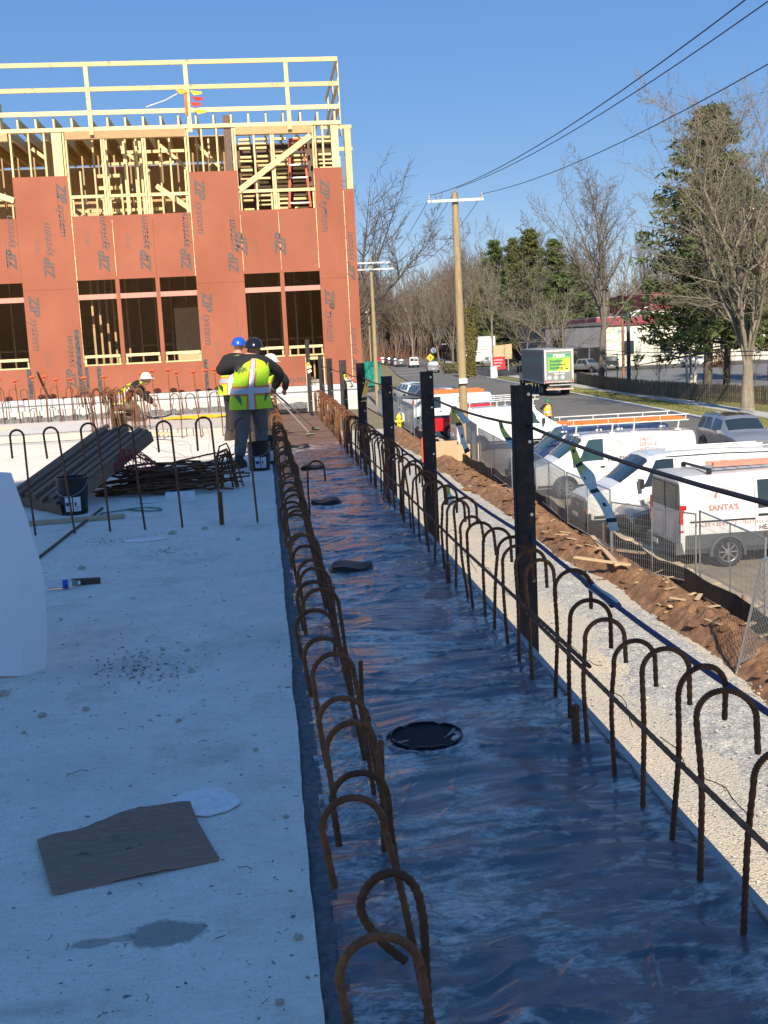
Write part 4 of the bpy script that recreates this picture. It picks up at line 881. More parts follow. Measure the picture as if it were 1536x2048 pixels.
# draped white sheet at the left
tp = MB(); rows = 10; v = []; RX = [atY(x, y, 5.7).x for x, y in ((96, 1335), (101, 1290), (90, 1160), (52, 1045), (18, 955))]; RZ = [.0, .14, .48, .78, 1.0]; m = 0
for j in range(rows+1):
    z = j/rows; xr = float(np.interp(z, RZ, RX)); ring = []
    for i in range(22): t = i/21; fo_ = .10*abs(math.sin(t*8+z*1.6))*(1-.45*z)+.05*abs(math.sin(t*19+3*z))*(1-.7*z); ring.append((-3.3+(xr+3.3)*t, 5.36+.30*t+.10*z-fo_*(1 if t < .97 else .2), z))
    for i in range(1, 8): t = i/7; ring.append((xr-.75*t, 5.66+.10*z+.95*t, z))
    m = len(ring); v += [(x, y, .012+.985*zz+(.02*math.sin(x*7) if j == 0 else .015*math.sin(x*4)*(j == rows))) for x, y, zz in ring]
f = [(j*m+k, j*m+k+1, (j+1)*m+k+1, (j+1)*m+k) for j in range(rows) for k in range(m-1)]; nb_ = len(v); v.append((-3.3, 6.6, 1.0)); f.append(tuple([rows*m+k for k in range(m)]+[nb_]))
tp.add(v, f); tag(tp.build('draped_sheet', M('white_sheet', (.82, .82, .82), .5, 0, .03, 3, .6, 4), None, True, 24), 'white plastic sheet draped over a waist-high stack at the slab', 'tarp')
# hose, pry bar, tools near the far wall
YH = M('yellow_hose', (.72, .42, .02), .5, 0, .15, 10); c = gp(395, 836, .12); pts = []
for i in range(150): a = i*.55; pts.append((c.x+(.75+.12*math.sin(i*.9))*math.cos(a)*(.6+.4*math.sin(i*.13)), c.y+.32*math.sin(a)*(.6+.4*math.cos(i*.2)), .125+.03*abs(math.sin(i*.7))))
tag(MB().tube(pts, .016, 6).build('yellow_hose', YH, None, True), 'heap of coiled yellow hose on the sunlit slab', 'hose')
a = atY(75, 745, 26.0); b = gp(110, 828, .12); tag(MB().tube([a, b], .028, 8).build('steel_pole', STEEL), 'dark steel pole leaning against the capped bars', 'pole')
pts = [gp(x, y, .125) for x, y in ((292, 832), (310, 836), (330, 833), (345, 828), (362, 829))]; tag(MB().tube(pts, .02, 6).build('black_cord', BLKP), 'black cord lying on the slab beside the kneeling worker', 'cord')
for i, (x0, y0, x1, y1) in enumerate(((0, 858, 28, 856), (310, 866, 345, 868))): a = gp(x0, y0, .13); b = gp(x1, y1, .13); tag(MB().bar((a.x, a.y, .135), (b.x, b.y, .135), .09, .03).build('short_board', LUMX), ('short board lying on the pale slab band', 'short board lying by the low step')[i], 'board')
# ------------------------------------------------------------------ people
def skin(name, J, E, mat, parent=None, grow=0, lv=2):
    ks = list(J); me = bpy.data.meshes.new(name); me.from_pydata([J[k][0] for k in ks], [(ks.index(a), ks.index(b)) for a, b in E], [])
    o = bpy.data.objects.new(name, me); COL.objects.link(o); o.modifiers.new('s', 'SKIN')
    for i, k in enumerate(ks):
        r = J[k][1]+grow; r2 = (J[k][2] if len(J[k]) > 2 else J[k][1])+grow
        me.skin_vertices[0].data[i].radius = (r, r2); me.skin_vertices[0].data[i].use_root = (i == 0)
    ss = o.modifiers.new('u', 'SUBSURF'); ss.levels = lv; ss.render_levels = lv; bpy.context.view_layer.update()
    m2 = bpy.data.meshes.new_from_object(o.evaluated_get(bpy.context.evaluated_depsgraph_get())); bpy.data.objects.remove(o); bpy.data.meshes.remove(me)
    m2.materials.clear(); m2.materials.append(mat); m2.name = name; m2.polygons.foreach_set('use_smooth', [True]*len(m2.polygons)); return m2
SKIN = M('skin', (.42, .23, .15), .55, 0, .1, 8); JACK = M('black_jacket', (.012, .011, .012), .85, 0, .3, 12, .5, 60); GPANT = M('grey_trousers', (.17, .16, .15), .9, 0, .2, 9, .5, 40); BPANT = M('black_trousers', (.02, .02, .022), .9, 0, .3, 9, .5, 40); TPANT = M('tan_trousers', (.17, .11, .075), .9, 0, .2, 9, .5, 40)
VEST = M('lime_vest', (.50, .80, .02), .75, 0, .1, 5, .4, 30); ORB = M('orange_band', (.75, .20, .03), .7, 0, .05, 5); SILV = M('silver_band', (.50, .51, .52), .35, .3, .1, 12); BOOT = M('boot_leather', (.06, .045, .035), .8, 0, .3, 12)
def ellmb(rings, n=24, a0=0, a1=2*math.pi, off=0, cap=True):
    mb = MB(); full = abs(a1-a0-2*math.pi) < 1e-6; m = n if full else n+1; v = []
    for (c, rx, ry) in rings:
        for k in range(m): a = a0+(a1-a0)*k/n; v.append((c[0]+(rx+off)*math.cos(a), c[1]+(ry+off)*math.sin(a), c[2]))
    f = []
    for i in range(len(rings)-1):
        for k in range(n): j = (k+1) % m if full else k+1; f.append((i*m+k, i*m+j, (i+1)*m+j, (i+1)*m+k))
    if cap and full: f += [tuple(range(m-1, -1, -1)), tuple((len(rings)-1)*m+k for k in range(m))]
    mb.add(v, f); return mb
def lerpring(rings, z):
    for (a, rx, ry), (b, sx, sy) in zip(rings, rings[1:]):
        if a[2] <= z <= b[2]: t = (z-a[2])/(b[2]-a[2]); return (tuple(a[i]+(b[i]-a[i])*t for i in range(3)), rx+(sx-rx)*t, ry+(sy-ry)*t)
def person(label, loc, rz, J, pants, helmet, vest=None, jacket=JACK, gloves=False, look=0, hm=1, vr=None):
    t = thing('person', label, 'person', loc, rz); J = dict(J)
    arms = [('chest', 'sl'), ('sl', 'el'), ('el', 'wl'), ('wl', 'pl'), ('chest', 'sr'), ('sr', 'er'), ('er', 'wr'), ('wr', 'pr')]
    legs = [('pelvis', 'hl'), ('hl', 'kl'), ('kl', 'al'), ('pelvis', 'hr'), ('hr', 'kr'), ('kr', 'ar')]
    for s in 'lr':
        w = Vector(J['w'+s][0]); e = Vector(J['e'+s][0]); J['p'+s] = (tuple(w+(w-e).normalized()*.07), .032, .02)
    body = skin('body', {k: v for k, v in J.items() if k not in ('fl', 'fr')}, [('pelvis', 'spine'), ('spine', 'chest'), ('chest', 'neck'), ('neck', 'head')]+arms+legs, SKIN)
    mb = MB(); mb.add([tuple(v.co) for v in body.vertices], [tuple(p.vertices) for p in body.polygons])
    for s in 'lr':                                   # fingers and thumb
        p = Vector(J['p'+s][0]); w = Vector(J['w'+s][0]); d = (p-w).normalized(); sd = d.cross(Vector((0, 0, 1))).normalized(); dn = d.cross(sd).normalized()
        if dn.z > 0: dn = -dn
        for k in range(4): o = p+sd*(.024-.016*k); L = (.07, .078, .073, .056)[k]; mb.tube([o-d*.02, o+d*L*.45, o+d*L*.75+dn*.02, o+d*L*.7+dn*.045], [.0095, .009, .0085, .007], 6)
        o = w+d*.03+sd*(.03 if s == 'l' else -.03); mb.tube([o, o+d*.02+sd*(.02 if s == 'l' else -.02)+dn*.02, o+d*.045+dn*.035], [.011, .0105, .008], 6)
    h = Vector(J['head'][0]); c, s_ = math.cos(look), math.sin(look); hv = []; ns, nr = 16, 11
    for i in range(nr+1):
        ph = -math.pi/2+math.pi*i/nr
        for k in range(ns):
            a = 2*math.pi*k/ns; r = math.cos(ph); x, y, z = .078*r*math.cos(a), .098*r*math.sin(a), .122*math.sin(ph)
            if z < -.03: x *= .86; y *= .92
            if r > .6 and math.sin(a) > .97 and -.045 < z < .01: y += .02           # nose
            hv.append((h.x+x*c-y*s_, h.y+x*s_+y*c, h.z+z))
    mb.add(hv, [(i*ns+k, i*ns+(k+1) % ns, (i+1)*ns+(k+1) % ns, (i+1)*ns+k) for i in range(nr) for k in range(ns)])
    for sx in (-1, 1): mb.lathe([(.001, -.012), (.022, -.008), (.026, .004), (.001, .01)], 8, (h.x+.08*sx*c, h.y+.08*sx*s_, h.z-.01), 'X')
    mb.build('body', SKIN, t, True, 60)
    for sx in (-1, 1): MB().lathe([(.001, -.012), (.011, -.006), (.011, .006), (.001, .012)], 8, (h.x+(.032*sx)*c-.086*s_, h.y+.032*sx*s_+.086*c, h.z+.012), 'Y').build('eye', M('eye', (.05, .03, .02), .2, 0, 0), t, True)
    MB().box((h.x-.088*s_, h.y+.088*c, h.z-.06), (.045, .02, .012), Matrix.Rotation(look, 3, 'Z')).build('mouth', M('lip', (.3, .12, .1), .5, 0, 0), t)
    link('jacket', skin('jacket', {k: J[k] for k in ('spine', 'pelvis', 'chest', 'neck', 'sl', 'el', 'wl', 'sr', 'er', 'wr')}, [('pelvis', 'spine'), ('spine', 'chest'), ('chest', 'neck'), ('chest', 'sl'), ('sl', 'el'), ('el', 'wl'), ('chest', 'sr'), ('sr', 'er'), ('er', 'wr')], jacket, grow=.016), t)
    link('trousers', skin('trousers', {k: J[k] for k in ('pelvis', 'hl', 'kl', 'al', 'hr', 'kr', 'ar')}, legs, pants, grow=.02), t)
    for s in 'lr':
        a = Vector(J['a'+s][0]); f = Vector(J.get('f'+s, (0, 1, 0))).normalized(); rot = Matrix((Vector((f.y, -f.x, 0)), f, Vector((0, 0, 1)))).transposed()
        b = MB(); ring = [(-.11, .045, .0, .11), (-.06, .055, .0, .17), (.0, .056, .0, .18), (.06, .052, .0, .11), (.13, .056, .0, .08), (.19, .045, .0, .06), (.215, .02, .01, .045)]; v = []
        for (yy, w, z0, z1) in ring: v += [a+rot @ Vector((x, yy, z-a.z if a.z < .25 else z-.1)) for x, z in ((-w, z0), (w, z0), (w*.8, z1), (-w*.8, z1))]
        fs = [(i*4+k, i*4+(k+1) % 4, i*4+4+(k+1) % 4, i*4+4+k) for i in range(6) for k in range(4)]+[(3, 2, 1, 0), (24, 25, 26, 27)]; b.add(v, fs); b.build('boot', BOOT, t, True, 50)
    if vest and vr:
        vo = ellmb(vr, 28, cap=False).build('vest', vest, t, True, 70)
        z0, z1 = vr[0][0][2], vr[-1][0][2]; zb = z0+(z1-z0)*.36
        for dz, hh, m, of in ((-.062, .125, ORB, .006), (-.038, .076, SILV, .010)): ellmb([lerpring(vr, zb+dz), lerpring(vr, zb+dz+hh)], 28, off=of, cap=False).build('reflective_band', m, vo, True)
        for wv, m, of in ((.17, ORB, .007), (.10, SILV, .011)):
            for ac in (-math.pi/2,) if wv else (): ellmb([lerpring(vr, z0+(z1-z0)*q) for q in (.0, .3, .5, .7, .9, .985)], 4, ac-wv*1.3, ac+wv*1.3, of).build('reflective_band', m, vo, True)
    if helmet:
        hb = ellmb([((h.x, h.y, h.z+.02), .128, .15), ((h.x, h.y, h.z+.05), .125, .146), ((h.x, h.y, h.z+.10), .108, .128), ((h.x, h.y, h.z+.14), .075, .09), ((h.x, h.y, h.z+.158), .035, .04), ((h.x, h.y, h.z+.162), .002, .002)], 22, cap=False).build('helmet', helmet, t, True, 60)
        br = MB(); n = 22; v = []
        for k in range(n): a = 2*math.pi*k/n; e = .03+.05*max(0, math.sin(a-look)); v += [(h.x+.126*math.cos(a), h.y+.148*math.sin(a), h.z+.03), (h.x+(.126+e)*math.cos(a), h.y+(.148+e)*math.sin(a), h.z+.015), (h.x+.12*math.cos(a), h.y+.14*math.sin(a), h.z+.012)]
        br.add(v, [x for k in range(n) for x in ((3*k, 3*k+1, 3*((k+1) % n)+1, 3*((k+1) % n)), (3*k+1, 3*k+2, 3*((k+1) % n)+2, 3*((k+1) % n)+1))]); br.build('brim', helmet, hb, True, 60)
    return t
HBLUE = M('blue_helmet', (.01, .09, .5), .3, 0, .05, 5); HBLK = M('black_helmet', (.012, .012, .014), .15, 0, .1, 5); HWHT = M('white_helmet', (.78, .77, .74), .35, 0, .05, 5); HGRN = M('green_helmet', (.0, .22, .08), .35, 0, .05, 5)
JA = dict(pelvis=((0, 0, .93), .165, .12), spine=((.02, .05, 1.12), .16, .115), chest=((.05, .12, 1.33), .17, .115), neck=((.08, .20, 1.46), .06), head=((.10, .24, 1.56), .07), sl=((-.15, .13, 1.41), .075), el=((-.40, .20, 1.30), .06), wl=((-.20, .44, 1.28), .042), sr=((.25, .15, 1.38), .075), er=((.44, .30, 1.22), .06), wr=((.36, .52, 1.02), .042),
          hl=((-.09, .0, .88), .115), kl=((-.14, .05, .49), .082), al=((-.20, -.04, .12), .06), hr=((.10, .02, .88), .115), kr=((.13, .20, .50), .082), ar=((.10, .10, .12), .06), fl=(.35, 1, 0), fr=(.2, 1, 0))
VA = [((0, .02, .78), .29, .235), ((.0, .03, .95), .27, .225), ((.02, .05, 1.12), .235, .19), ((.05, .10, 1.28), .235, .185), ((.065, .13, 1.38), .20, .14), ((.08, .16, 1.45), .13, .10)]
p = gp(492, 934, 0); pa = person('worker in a black helmet, lime vest and grey trousers, back turned', (p.x+.12, p.y, 0), .05, JA, GPANT, HBLK, VEST, vr=VA)
mb = MB(); 
for k in range(7): mb.b2(-.15+.018*k, -.138+.018*k, -.075, -.070, 1.26+.012*(k % 3), 1.33+.012*((k+1) % 3))
mb.build('vest_print', PRINT, pa)
JB = dict(JA); JB.update(el=((-.30, .16, 1.20), .058), er=((.34, .2, 1.2), .058), al=((-.12, -.02, .12), .06), kl=((-.10, .06, .5), .08), head=((.08, .2, 1.62), .07), neck=((.06, .17, 1.5), .06))
p = gp(472, 881, 0); person('worker in a blue helmet and black trousers behind the grey-trousered one', (p.x+.02, p.y+.1, 0), -.3, JB, BPANT, HBLUE, VEST, vr=[((c[0], c[1], c[2]+.02), a, b) for c, a, b in VA])
JC = dict(pelvis=((0, -.12, .86), .15, .12), spine=((0, .02, 1.02), .15, .115), chest=((.0, .22, 1.17), .16, .115), neck=((.0, .34, 1.25), .06), head=((.0, .42, 1.31), .07), sl=((-.19, .22, 1.20), .07), el=((-.28, .35, 1.0), .055), wl=((-.10, .52, .88), .04), sr=((.19, .22, 1.20), .07), er=((.30, .38, 1.0), .055), wr=((.16, .58, .84), .04), hl=((-.09, -.12, .82), .11), kl=((-.12, .02, .46), .08), al=((-.14, -.1, .12), .06), hr=((.09, -.12, .82), .11), kr=((.12, .10, .46), .08), ar=((.12, .0, .12), .06), fl=(0, 1, 0), fr=(.2, 1, 0))
VC = [((0, -.13, .74), .235, .21), ((0, -.08, .92), .215, .2), ((0, .04, 1.05), .20, .18), ((0, .2, 1.17), .2, .18), ((0, .3, 1.25), .12, .12)]
pc = person('stooping worker in a white helmet holding a long roller pole', (-.06, 18.95, 0), -.5, JC, BPANT, HWHT, VEST, vr=VC)
# kneeling worker, side on, leaning right
JD = dict(pelvis=((-.22, 0, .42), .15, .13), spine=((-.10, 0, .62), .15, .12), chest=((.10, .0, .78), .165, .12), neck=((.26, .0, .86), .06), head=((.36, 0, .90), .07), sl=((.12, .18, .80), .07), el=((.30, .2, .56), .055), wl=((.46, .12, .40), .04), sr=((.12, -.18, .80), .07), er=((.28, -.22, .56), .055), wr=((.48, -.12, .38), .04), hl=((-.2, .10, .40), .115), kl=((.10, .14, .12), .085), al=((-.34, .14, .10), .06), hr=((-.2, -.10, .40), .115), kr=((.14, -.14, .30), .085), ar=((.10, -.14, .1), .06), fl=(1, 0, 0), fr=(1, 0, 0))
VD = [((-.24, 0, .40), .23, .23), ((-.16, 0, .56), .19, .20), ((-.03, 0, .70), .21, .21), ((.10, 0, .80), .18, .19), ((.2, 0, .86), .11, .12)]
p = gp(262, 846, .1); person('kneeling worker in a white helmet and lime vest by the clump of hooks', (p.x, p.y+.35, .11), 0, JD, TPANT, HWHT, VEST, look=-1.3, vr=VD)
JE = dict(JB); p = gp(1096, 860); person('worker in a green helmet and yellow vest standing by the road', (p.x, p.y, GZ+.012), .2, JE, BPANT, HGRN, M('yellow_vest', (.80, .42, .02), .8, 0, .1, 5), vr=[((c[0], c[1], c[2]+.02), a, b) for c, a, b in VA])
# long-handled rollers
for i, ((x0, y0), (x1, y1)) in enumerate((((541, 778), (631, 857)), ((536, 776), (620, 868)))):
    a = atY(x0, y0, 19.5+i*.05); b = gp(x1, y1, .03); rl = thing('paint_roller', ('long pole with a roller end reaching across the form boards', 'second long roller pole, its end nearest the membrane')[i], 'roller', b)
    MB().tube([(0, 0, 0), a-b], .016, 6).build('pole', M('roller_pole', (.25, .22, .2), .5, .3, .2, 10), rl); MB().lathe([(.03, -.07), (.03, .07)], 10, (0, 0, 0), 'X').build('roller', BLKP, rl, True)
# ------------------------------------------------------------------ vehicles (front +x, left +y, origin on the ground at mid wheelbase)
class Body:
    def __init__(s, st): s.st = sorted(st)           # x, w_low, w_belt, w_roof, z0, z_belt, z_top
    def at(s, x):
        S = s.st
        if x <= S[0][0]: return S[0]
        for a, b in zip(S, S[1:]):
            if x <= b[0]: t = (x-a[0])/(b[0]-a[0]); return tuple(p+(q-p)*t for p, q in zip(a, b))
        return S[-1]
    def ring(s, x):
        _, wl, wb, wr, z0, zb, zt = s.at(x); k = min(1, max(.15, (zt-zb)/.7))
        return [(wl*.93, z0), (wl, z0+.13), (wb, zb), (wr, zt-.13*k), (wr-.09*k, zt-.03*k), (0, zt+.015)]
    def P(s, x, t, side=1, off=0):
        r = s.ring(x); i = min(4, int(t)); f = t-i; y, z = (r[i][0]+(r[i+1][0]-r[i][0])*f, r[i][1]+(r[i+1][1]-r[i][1])*f)
        dy, dz = r[i+1][0]-r[i][0], r[i+1][1]-r[i][1]; L = math.hypot(dy, dz) or 1
        return Vector((x, side*(y+dz/L*off), z-dy/L*off))
    def shell(s, mat, par, name='body'):
        xs = [a[0] for a in s.st]; fine = []
        for a, b in zip(xs, xs[1:]): fine += [a+(b-a)*k/3 for k in range(3)]
        fine.append(xs[-1]); mb = MB(); v = []
        for x in fine: h = [(y, z) for y, z in s.ring(x)]; v += [(x, y, z) for y, z in h]+[(x, -y, z) for y, z in h[-2::-1]]
        n = 11; f = []
        for i in range(len(fine)-1):
            for k in range(n-1): f.append((i*n+k, (i+1)*n+k, (i+1)*n+k+1, i*n+k+1))
            f.append((i*n+n-1, (i+1)*n+n-1, (i+1)*n, i*n))
        f += [tuple(range(n)), tuple((len(fine)-1)*n+k for k in range(n-1, -1, -1))]
        mb.add(v, f); return mb.build(name, mat, par, True, 28)
    def patch(s, name, mat, par, x0, x1, t0, t1, side, off=.006, nx=6, nt=3, sl0=0, sl1=0):
        mb = MB(); v = []
        for i in range(nx+1):
            for j in range(nt+1):
                q = j/nt; xa = x0+sl0*q; xb = x1+sl1*q; v.append(s.P(xa+(xb-xa)*i/nx, t0+(t1-t0)*q, side, off))
        f = [(i*(nt+1)+j, (i+1)*(nt+1)+j, (i+1)*(nt+1)+j+1, i*(nt+1)+j+1) for i in range(nx) for j in range(nt)]
        if side < 0: f = [q[::-1] for q in f]
        mb.add(v, f); return mb.build(name, mat, par, True, 60)
    def screen(s, name, mat, par, x0, x1, tl=3.25, off=.006, n=6, m=5):
        mb = MB(); v = []
        for i in range(n+1):
            x = x0+(x1-x0)*i/n
            for sd, ts in ((1, [tl+(5-tl)*k/m for k in range(m+1)]), (-1, [5-(5-tl)*k/m for k in range(1, m+1)])):
                for t in ts: v.append(s.P(x, min(t, 4.999), sd, off))
        w = 2*m+1; mb.add(v, [(i*w+j, i*w+j+1, (i+1)*w+j+1, (i+1)*w+j) for i in range(n) for j in range(w-1)]); return mb.build(name, mat, par, True, 60)
_wh = {}
def wheel(par, x, y, r, side, rim=ALU, w=.22, cap=None):
    k = (r, side, rim.name, w)
    if k not in _wh:
        ty = MB().lathe([(r*.66, -w/2+.01), (r*.72, -w/2), (r*.93, -w/2+.005), (r, -w/2+.04), (r, w/2-.04), (r*.93, w/2-.005), (r*.72, w/2), (r*.66, w/2-.01)], 28, axis='Y', cap=False).mesh('tyre', RUBBER, True, 40)
        rm = MB(); o = side*(w/2-.035); rm.lathe([(r*.665, -w/2+.01), (r*.665, w/2-.012), (r*.60, w/2-.03)] if side > 0 else [(r*.665, w/2-.01), (r*.665, -w/2+.012), (r*.60, -w/2+.03)], 28, axis='Y', cap=False)
        rm.lathe([(.001, o), (r*.2, o), (r*.22, o-side*.02)], 16, axis='Y', cap=False)
        for q in range(8): a = q*math.pi/4; rm.bar((r*.15*math.cos(a), o-side*.012, r*.15*math.sin(a)), (r*.64*math.cos(a), o-side*.022, r*.64*math.sin(a)), .03, r*.13, (0, 1, 0))
        dk = MB().lathe([(.001, o-side*.024), (r*.64, o-side*.024)], 20, axis='Y', cap=False).mesh('spoke_shade_disc', HOLE)  # dark disc stands in for the shade behind the spokes
        _wh[k] = (ty, rm.mesh('rim', rim, True, 40), dk)
    t, rm, dk = _wh[k]; o = link('tyre', t, par); o.location = (x, y, r); a = link('rim', rm, o); b = link('spoke_shade', dk, o); return o
def arch(par, B, x, r, side, mat=BLKP, rz=None):
    mb = MB(); v = []; n = 18; yy = max(B.P(x, 1.0, 1).y, B.P(x, 1.6, 1).y)+.014; z0 = r-.02
    for k in range(n+1): a = math.pi*k/n*1.12-.06*math.pi; v += [(x+r*1.02*math.cos(a), side*(yy+.035), z0+r*1.02*math.sin(a)), (x+r*1.22*math.cos(a), side*(yy+.025), z0+r*1.2*math.sin(a)), (x+r*1.24*math.cos(a), side*(yy-.08), z0+r*1.22*math.sin(a))]
    mb.add(v, [q for k in range(n) for q in ((3*k, 3*k+1, 3*k+4, 3*k+3), (3*k+1, 3*k+2, 3*k+5, 3*k+4))]); mb.build('wheel_arch', mat, par, True)
    d = [(x+r*1.12*math.cos(math.pi*2*k/24), side*(yy-.006), z0+r*1.12*math.sin(math.pi*2*k/24)) for k in range(24)]; d = [p for p in d if p[2] > .2]; MB().quad(*(d if side < 0 else d[::-1])).build('wheel_opening_shade', HOLE, par)  # flat dark disc on the closed body imitates the shaded wheel opening
def vehicle(name, label, cat, loc, rz, st, mat, wheels, r, rim=ALU, ww=.22, group=None, aw=1.0, archm=BLKP, both=True, trim=None):
    t = thing(name, label, cat, loc, rz, group); B = Body(st); B.shell(mat, t)
    W_ = B.at(wheels[0])[1]
    for x in wheels:
        for s in (1, -1):
            arch(t, B, x, r, s, archm); wheel(t, x, s*(max(B.P(x, 1.0, 1).y, B.P(x, 1.6, 1).y)-ww/2+.06), r, s, rim, ww)
    return t, B
def seam(B, par, x, t0=.6, t1=3.2, side=-1, sl=0): return B.patch('door_seam', M('panel_gap', (.05, .05, .05), .8, 0, 0), par, x, x+.014, t0, t1, side, .004, 1, 8, sl, sl)
VAN = [(-2.86, .93, .95, .80, .48, 1.18, 1.98), (-2.78, .97, .99, .86, .36, 1.18, 2.07), (-1.0, .99, 1.01, .87, .34, 1.18, 2.12), (.75, .99, 1.01, .86, .34, 1.18, 2.10), (1.05, .99, 1.0, .84, .34, 1.17, 2.05), (1.95, .98, .98, .74, .36, 1.10, 1.32), (2.05, .97, .97, .74, .36, 1.05, 1.25), (2.72, .95, .93, .72, .36, .95, 1.06), (2.86, .90, .86, .70, .42, .85, .96)]
def van(label, loc, rz, mat=WPAINT, side=-1, front=True, rear=True, glass=GLASS, windows='cab', trim=None, name='cargo_van', st=VAN, wx=(1.75, -1.75), r=.37, bump=BLKP, both=True):
    t, B = vehicle(name, label, 'van', loc, rz, st, mat, wx, r, ALU, .23)
    B.screen('windscreen', GLASST if glass is GLASST else glass, t, 1.12, 1.90, 3.3)
    for s in (1, -1):
        B.patch('side_window', glass, t, .42, 1.32, 2.08, 2.97, s, .006, 6, 3, -.02, -.42); seam(B, t, 1.45, .6, 2.05, s, -.0); seam(B, t, .33, .6, 3.0, s); seam(B, t, -1.05, .6, 3.0, s)
        if windows == 'all':
            B.patch('side_window', glass, t, -.95, .25, 2.08, 2.95, s); B.patch('side_window', glass, t, -2.6, -1.15, 2.08, 2.95, s)
        B.patch('sill_trim', bump, t, -2.7, 2.7, .25, .95, s, .004, 12, 1)
        MB().box((.46, s*(B.P(.46, 1.6).y+.012), 1.02), (.16, .03, .05)).build('door_handle', BLKP, t); m = MB().box((1.42, s*1.12, 1.33), (.12, .22, .26)).build('mirror', BLKP, t)
        MB().box((2.80, s*.68, .78), (.14, .34, .20)).build('headlight', CLEAR, t); MB().box((2.82, s*.70, .60), (.13, .32, .10)).build('indicator', AMBER, t)
        MB().box((-2.83, s*.86, 1.15), (.09, .13, .5)).build('tail_light', REDL, t); MB().box((-2.835, s*.865, .84), (.08, .11, .12)).build('reverse_light', CLEAR, t)
        MB().b2(-2.885, -2.86, min(s*.06, s*.74), max(s*.06, s*.74), 1.30, 1.86).build('rear_window', glass, t)
    MB().box((2.87, 0, .72), (.06, 1.05, .26)).build('grille', BLKP, t); MB().box((2.905, 0, .72), (.012, .22, .07)).build('emblem', M('gold_emblem', (.5, .35, .06), .3, .6, 0), t)
    mb = MB().box((2.88, 0, .43), (.2, 1.88, .24)); mb.build('front_bumper', bump, t); MB().box((2.985, 0, .45), (.012, .5, .11)).build('number_plate', WHITEP, t)
    MB().box((-2.9, 0, .46), (.16, 1.92, .16)).build('rear_bumper', bump, t); MB().b2(-2.872, -2.868, -.012, .012, .55, 1.9).build('door_seam', M('panel_gap'), t); MB().b2(-2.885, -2.866, .1, .42, .72, .86).build('number_plate', WHITEP, t)
    return t, B
def side_text(t, B, s, x, tt, side, size, mat, name='lettering', **kw):
    p = B.P(x, tt, side, .012); return letter(name, s, mat, t, p, (1, 0, 0) if side < 0 else (-1, 0, 0), (0, (B.P(x, 2.9, side).y-B.P(x, 2.1, side).y)/(B.P(x, 2.9).z-B.P(x, 2.1).z), 1), size=size, **kw)
SERIF = dict(off=.004)
# (1) van with the ladder rack, nose to the deck
p = gp(1132, 998); v1, b1 = van('white van with red SALES SERVICE INSTALLATION lettering and a rack of orange ladders', (p.x+1.75, p.y+1.0, GZ), math.pi, glass=GLASST)
# local side facing the viewer is +y for a van that looks along -X
def vt(t, B, s, x, z, size, mat, **kw):              # lettering on the +y flank of a van facing -X: reads along -x
    tt = 1+(z-B.P(x, 1).z)/(B.P(x, 2).z-B.P(x, 1).z) if z < B.P(x, 2).z else 2+(z-B.P(x, 2).z)/(B.P(x, 3).z-B.P(x, 2).z)
    p = B.P(x, tt, 1, .012); q = B.P(x, min(2.98, tt+.1), 1, .012); up = (q-p).normalized(); return letter('lettering', s, mat, t, p, (-1, 0, 0), up, size=size, **kw)
for k, w in enumerate(('SALES', 'SERVICE', 'INSTALLATION')):
    vt(v1, b1, w, -.85, 1.86-k*.17, .17, PRINTR, off=.002); vt(v1, b1, '\u2022', -.72, 1.86-k*.17, .17, PRINTR)
vt(v1, b1, 'HEATING', .28, 1.25, .20, PRINT, off=.006, space=1.05)
def ringlogo(t, B, x, z, r, mat, word=None, hat=True):
    tt = 2+(z-B.P(x, 2).z)/(B.P(x, 3).z-B.P(x, 2).z); c = B.P(x, tt, 1, .012); q = B.P(x, tt+.1, 1, .012); up = (q-c).normalized(); ax = Vector((-1, 0, 0)); mb = MB(); n = 40
    for k in range(n):
        a, b = 2*math.pi*k/n, 2*math.pi*(k+1)/n
        if word and 3.7 < a < 5.7: continue
        mb.quad(*[c+ax*(rr_*math.cos(g))+up*(rr_*math.sin(g)) for rr_, g in ((r*.86, a), (r, a), (r, b), (r*.86, b))])
    for k in range(8): a, b = 1.7+k*.16, 1.7+(k+1)*.16; mb.quad(*[c+ax*(rr_*math.cos(g))+up*(rr_*math.sin(g)) for rr_, g in ((r*(.62-.02*k), a), (r*.68, a), (r*.68, b), (r*(.62-.02*(k+1)), b))])
    mb.build('round_emblem', mat, t)
    if word:
        mb = MB(); text_into(mb, word, ax, up, c-up*r*.72, size=r*.62, off=.012, align='CENTER'); mb.build('lettering', PRINTR, t)
ringlogo(v1, b1, -.02, 1.62, .27, PRINTP)
def rack(t, z0, x0, x1, w, ladders=True, far=True):
    RW = M('rack_white', (.72, .72, .70), .4, 0, .05, 5)
    for x in (x0+.25, (x0+x1)/2-.2, (x0+x1)/2+.55, x1-.2):
        for s in (1, -1): MB().bar((x, s*w*.86, z0-.06), (x, s*w, z0+.24), .05, .05, (1, 0, 0)).build('rack_leg', RW, t); MB().box((x, s*w*.86, z0-.045), (.2, .14, .05)).build('rack_foot', RW, t)
        MB().bar((x, -w, z0+.24), (x, w, z0+.24), .05, .04).build('rack_crossbar', RW, t)
    for s in (1, -1):
        for zz in (.27, .46): MB().tube([(x0-.1, s*w, z0+zz), (x1+.1, s*w, z0+zz)], .02, 6).build('rack_rail', RW, t)
        for x in (x0, x0+.9, x0+1.8, x0+2.7, x1-.1): MB().tube([(x, s*w, z0+.27), (x, s*w, z0+.46)], .015, 6).build('rack_upright', RW, t)
rack(v1, 2.16, -2.5, 1.5, .86)
